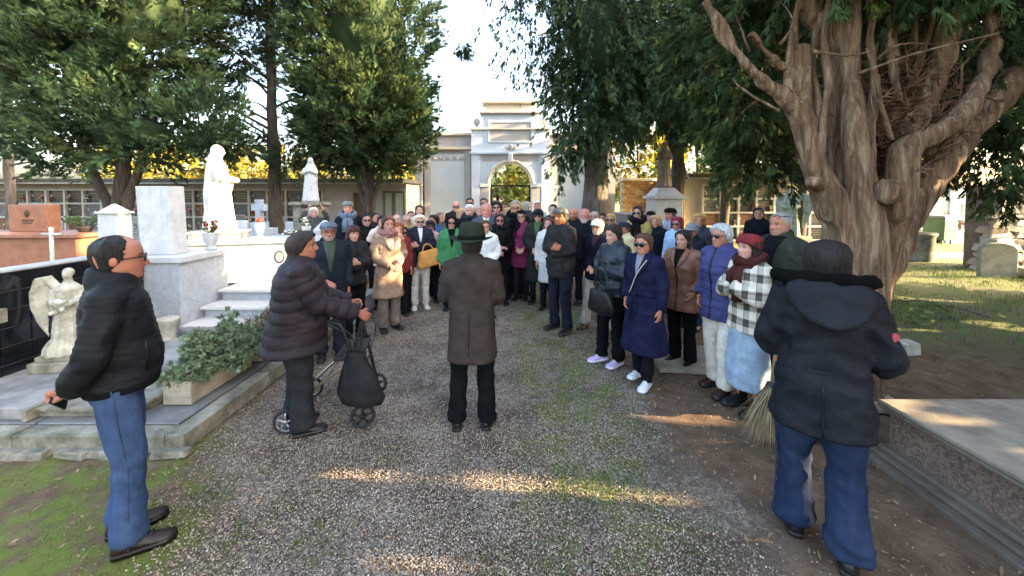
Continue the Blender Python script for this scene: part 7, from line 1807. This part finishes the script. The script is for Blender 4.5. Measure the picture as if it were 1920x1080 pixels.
P2('blonde woman with dark sunglasses behind the short haired woman', 1146, 401, 7.3, lod=1, sex='f', coat=C('wool', '#4a453f'), hair='bob', hair_color=BL, glasses='sun', skin='#d2a48c')
P2('person in a navy flat cap and pale yellow jacket looking aside', 1173, 414, 6.2, lod=1, coat=C('cotton', '#c9b67c', th=.03), hair='short', hair_color='#4d3a30', hat=('flatcap', '#2c3247'), turn=-35, skin='#c08468', hatx=.02)
P2('tall woman with long black hair, sunglasses and a black scarf over a yellow jacket', 1197, 387, 7.0, lod=1, sex='f', coat=C('cotton', '#b79f45', th=.03), hair='long', hair_color=BK, glasses='sun', scarf='#191a1c', skin='#d3a690')
P2('man in a dark cap standing behind the woman with fair curls', 1221, 394, 8.0, lod=1, coat=C('wool', '#4f4560'), hair='short', hair_color=DB, hat=('flatcap', '#2a2126'), skin='#cf9d88', hatx=.02)
P2('woman with fair curls in a dark rain jacket', 1231, 404, 6.9, lod=1, sex='f', coat=C('cotton', '#1b2129', hem=.72), hair='curly', hair_color='#a98760', skin='#d9a183')
P2('man in a black flat cap and light blue jacket with a strap, in profile', 1259, 388, 7.1, lod=1, hatx=.02, turn=-30, coat=C('cotton', '#a9bcd0', th=.028), hair='short', hair_color='#3a302a', hat=('flatcap', '#1d1a19'), skin='#cf8f78')
P2('woman with magenta dyed hair and sunglasses in a pale denim jacket', 1271, 407, 6.3, lod=1, sex='f', coat=C('denim', '#8fb0d2', hem=.82), hair='curly', hvol=.75, hair_color='#7c1f38', glasses='sun', skin='#cf927e', legs=dict(color='#7a1a2a'))
P2('person in a grey bucket hat and navy jacket behind the tan brown coat', 1299, 415, 5.6, lod=1, hatx=.03, coat=C('puffer', '#161b2b', quilt=.09, hem=.78), hair='short', hair_color=GY, hat=('bucket', '#7e878e', 'cotton'), glasses='sun', skin='#c98f78', legs=dict(color='#22406a', mat='denim'))
P2('woman with golden curls turned aside in a grey blue jacket', 1312, 401, 6.6, lod=1, sex='f', turn=20, coat=C('cotton', '#3c424f'), hair='curly', hair_color='#b48d57', skin='#d09a7c')
finish_people()

# ------------------------------------------------------------------ bags and the stick
def handbag(name, label, loc, rz, w, d, h, mat_, strap=None, soft=.1, cat='bag', tilt=0):
    g = empty(name, loc, rz, label, cat); g.rotation_euler = (0, tilt, rz); n = 24; q = np.arange(n)*2*math.pi/n; rows = []
    for f, k in [(0,.8),(.06,.97),(.35,1.03),(.7,.92),(.95,.8),(1,.72)]:
        rr = 1+soft*np.sin(q*4+f*5)*.4; c, s = np.cos(q), np.sin(q)
        rows.append(np.stack([w/2*k*np.sign(c)*np.abs(c)**.55*rr, d/2*k*np.sign(s)*np.abs(s)**.7*rr, np.full(n, f*h)+soft*.1*h*np.cos(2*q)*f], 1))
    b = MB(); b.loft(rows); b.build('body', mat_, g, True)
    if strap is not None:
        b = MB(); limb(b, strap, .011, .011, 8, 0); b.build('strap', mat_, g, True)
    return g
v = aq.world((-.10, .26, .80)); handbag('shoulder_bag', 'soft black leather shoulder bag at the hip of the woman with lavender trainers', (v.x-.02, v.y, v.z-.12), aq.yaw, .36, .13, .25, cloth('leather', '#14181b'), [(-.12,0,.27),(-.05,-.02,.45),(.08,-.06,.55),(.15,-.03,.27)], .35)
v = ba.world((.27, .33, 1.09)); handbag('shoulder_bag', 'dark green black handbag carried by the tan brown coat', (v.x, v.y, v.z-.50), ba.yaw+R(60), .34, .13, .30, cloth('leather', '#16211f'), [(-.13,0,.28),(-.06,0,.45),(0,0,.50),(.06,0,.45),(.13,0,.28)])
v = n_.world((-.18, .20, .97)); handbag('tote_bag', 'mustard yellow bag hanging from the folded arms of the navy padded jacket', (v.x, v.y-.02, v.z-.16), n_.yaw+R(10), .40, .10, .27, cloth('cotton', '#d08a1c'), [(-.10,0,.26),(-.04,0,.36),(.04,0,.37),(.10,0,.26)], .25, tilt=R(12))
v1 = left_man.world((.0, -.215, .865)); g = empty('phone', v1, left_man.yaw, 'small dark phone in the hands behind the back of the man in jeans', 'phone'); g.rotation_euler = (R(25), R(35), left_man.yaw)
b = MB(); b.box((0,0,0), (.05,.010,.10)); b.build('case', mBlk, g, bevel=.004); b = MB(); b.box((0,-.0058,.0), (.044,.002,.092)); b.build('screen', mGlassDark, g)
c_ = [o for o in bpy.data.objects if o.get('label', '').startswith('white haired person raising')][0]
g = empty('phone', (c_.location.x, c_.location.y-.36, 1.70), R(170), 'dark phone held up by the white haired person at the pedestal', 'phone'); b = MB(); b.box((0,0,0), (.16,.01,.08)); b.build('case', mBlk, g, bevel=.004); b = MB(); b.box((.05,-.006,.02), (.03,.004,.03)); b.build('lens', mGlassDark, g)
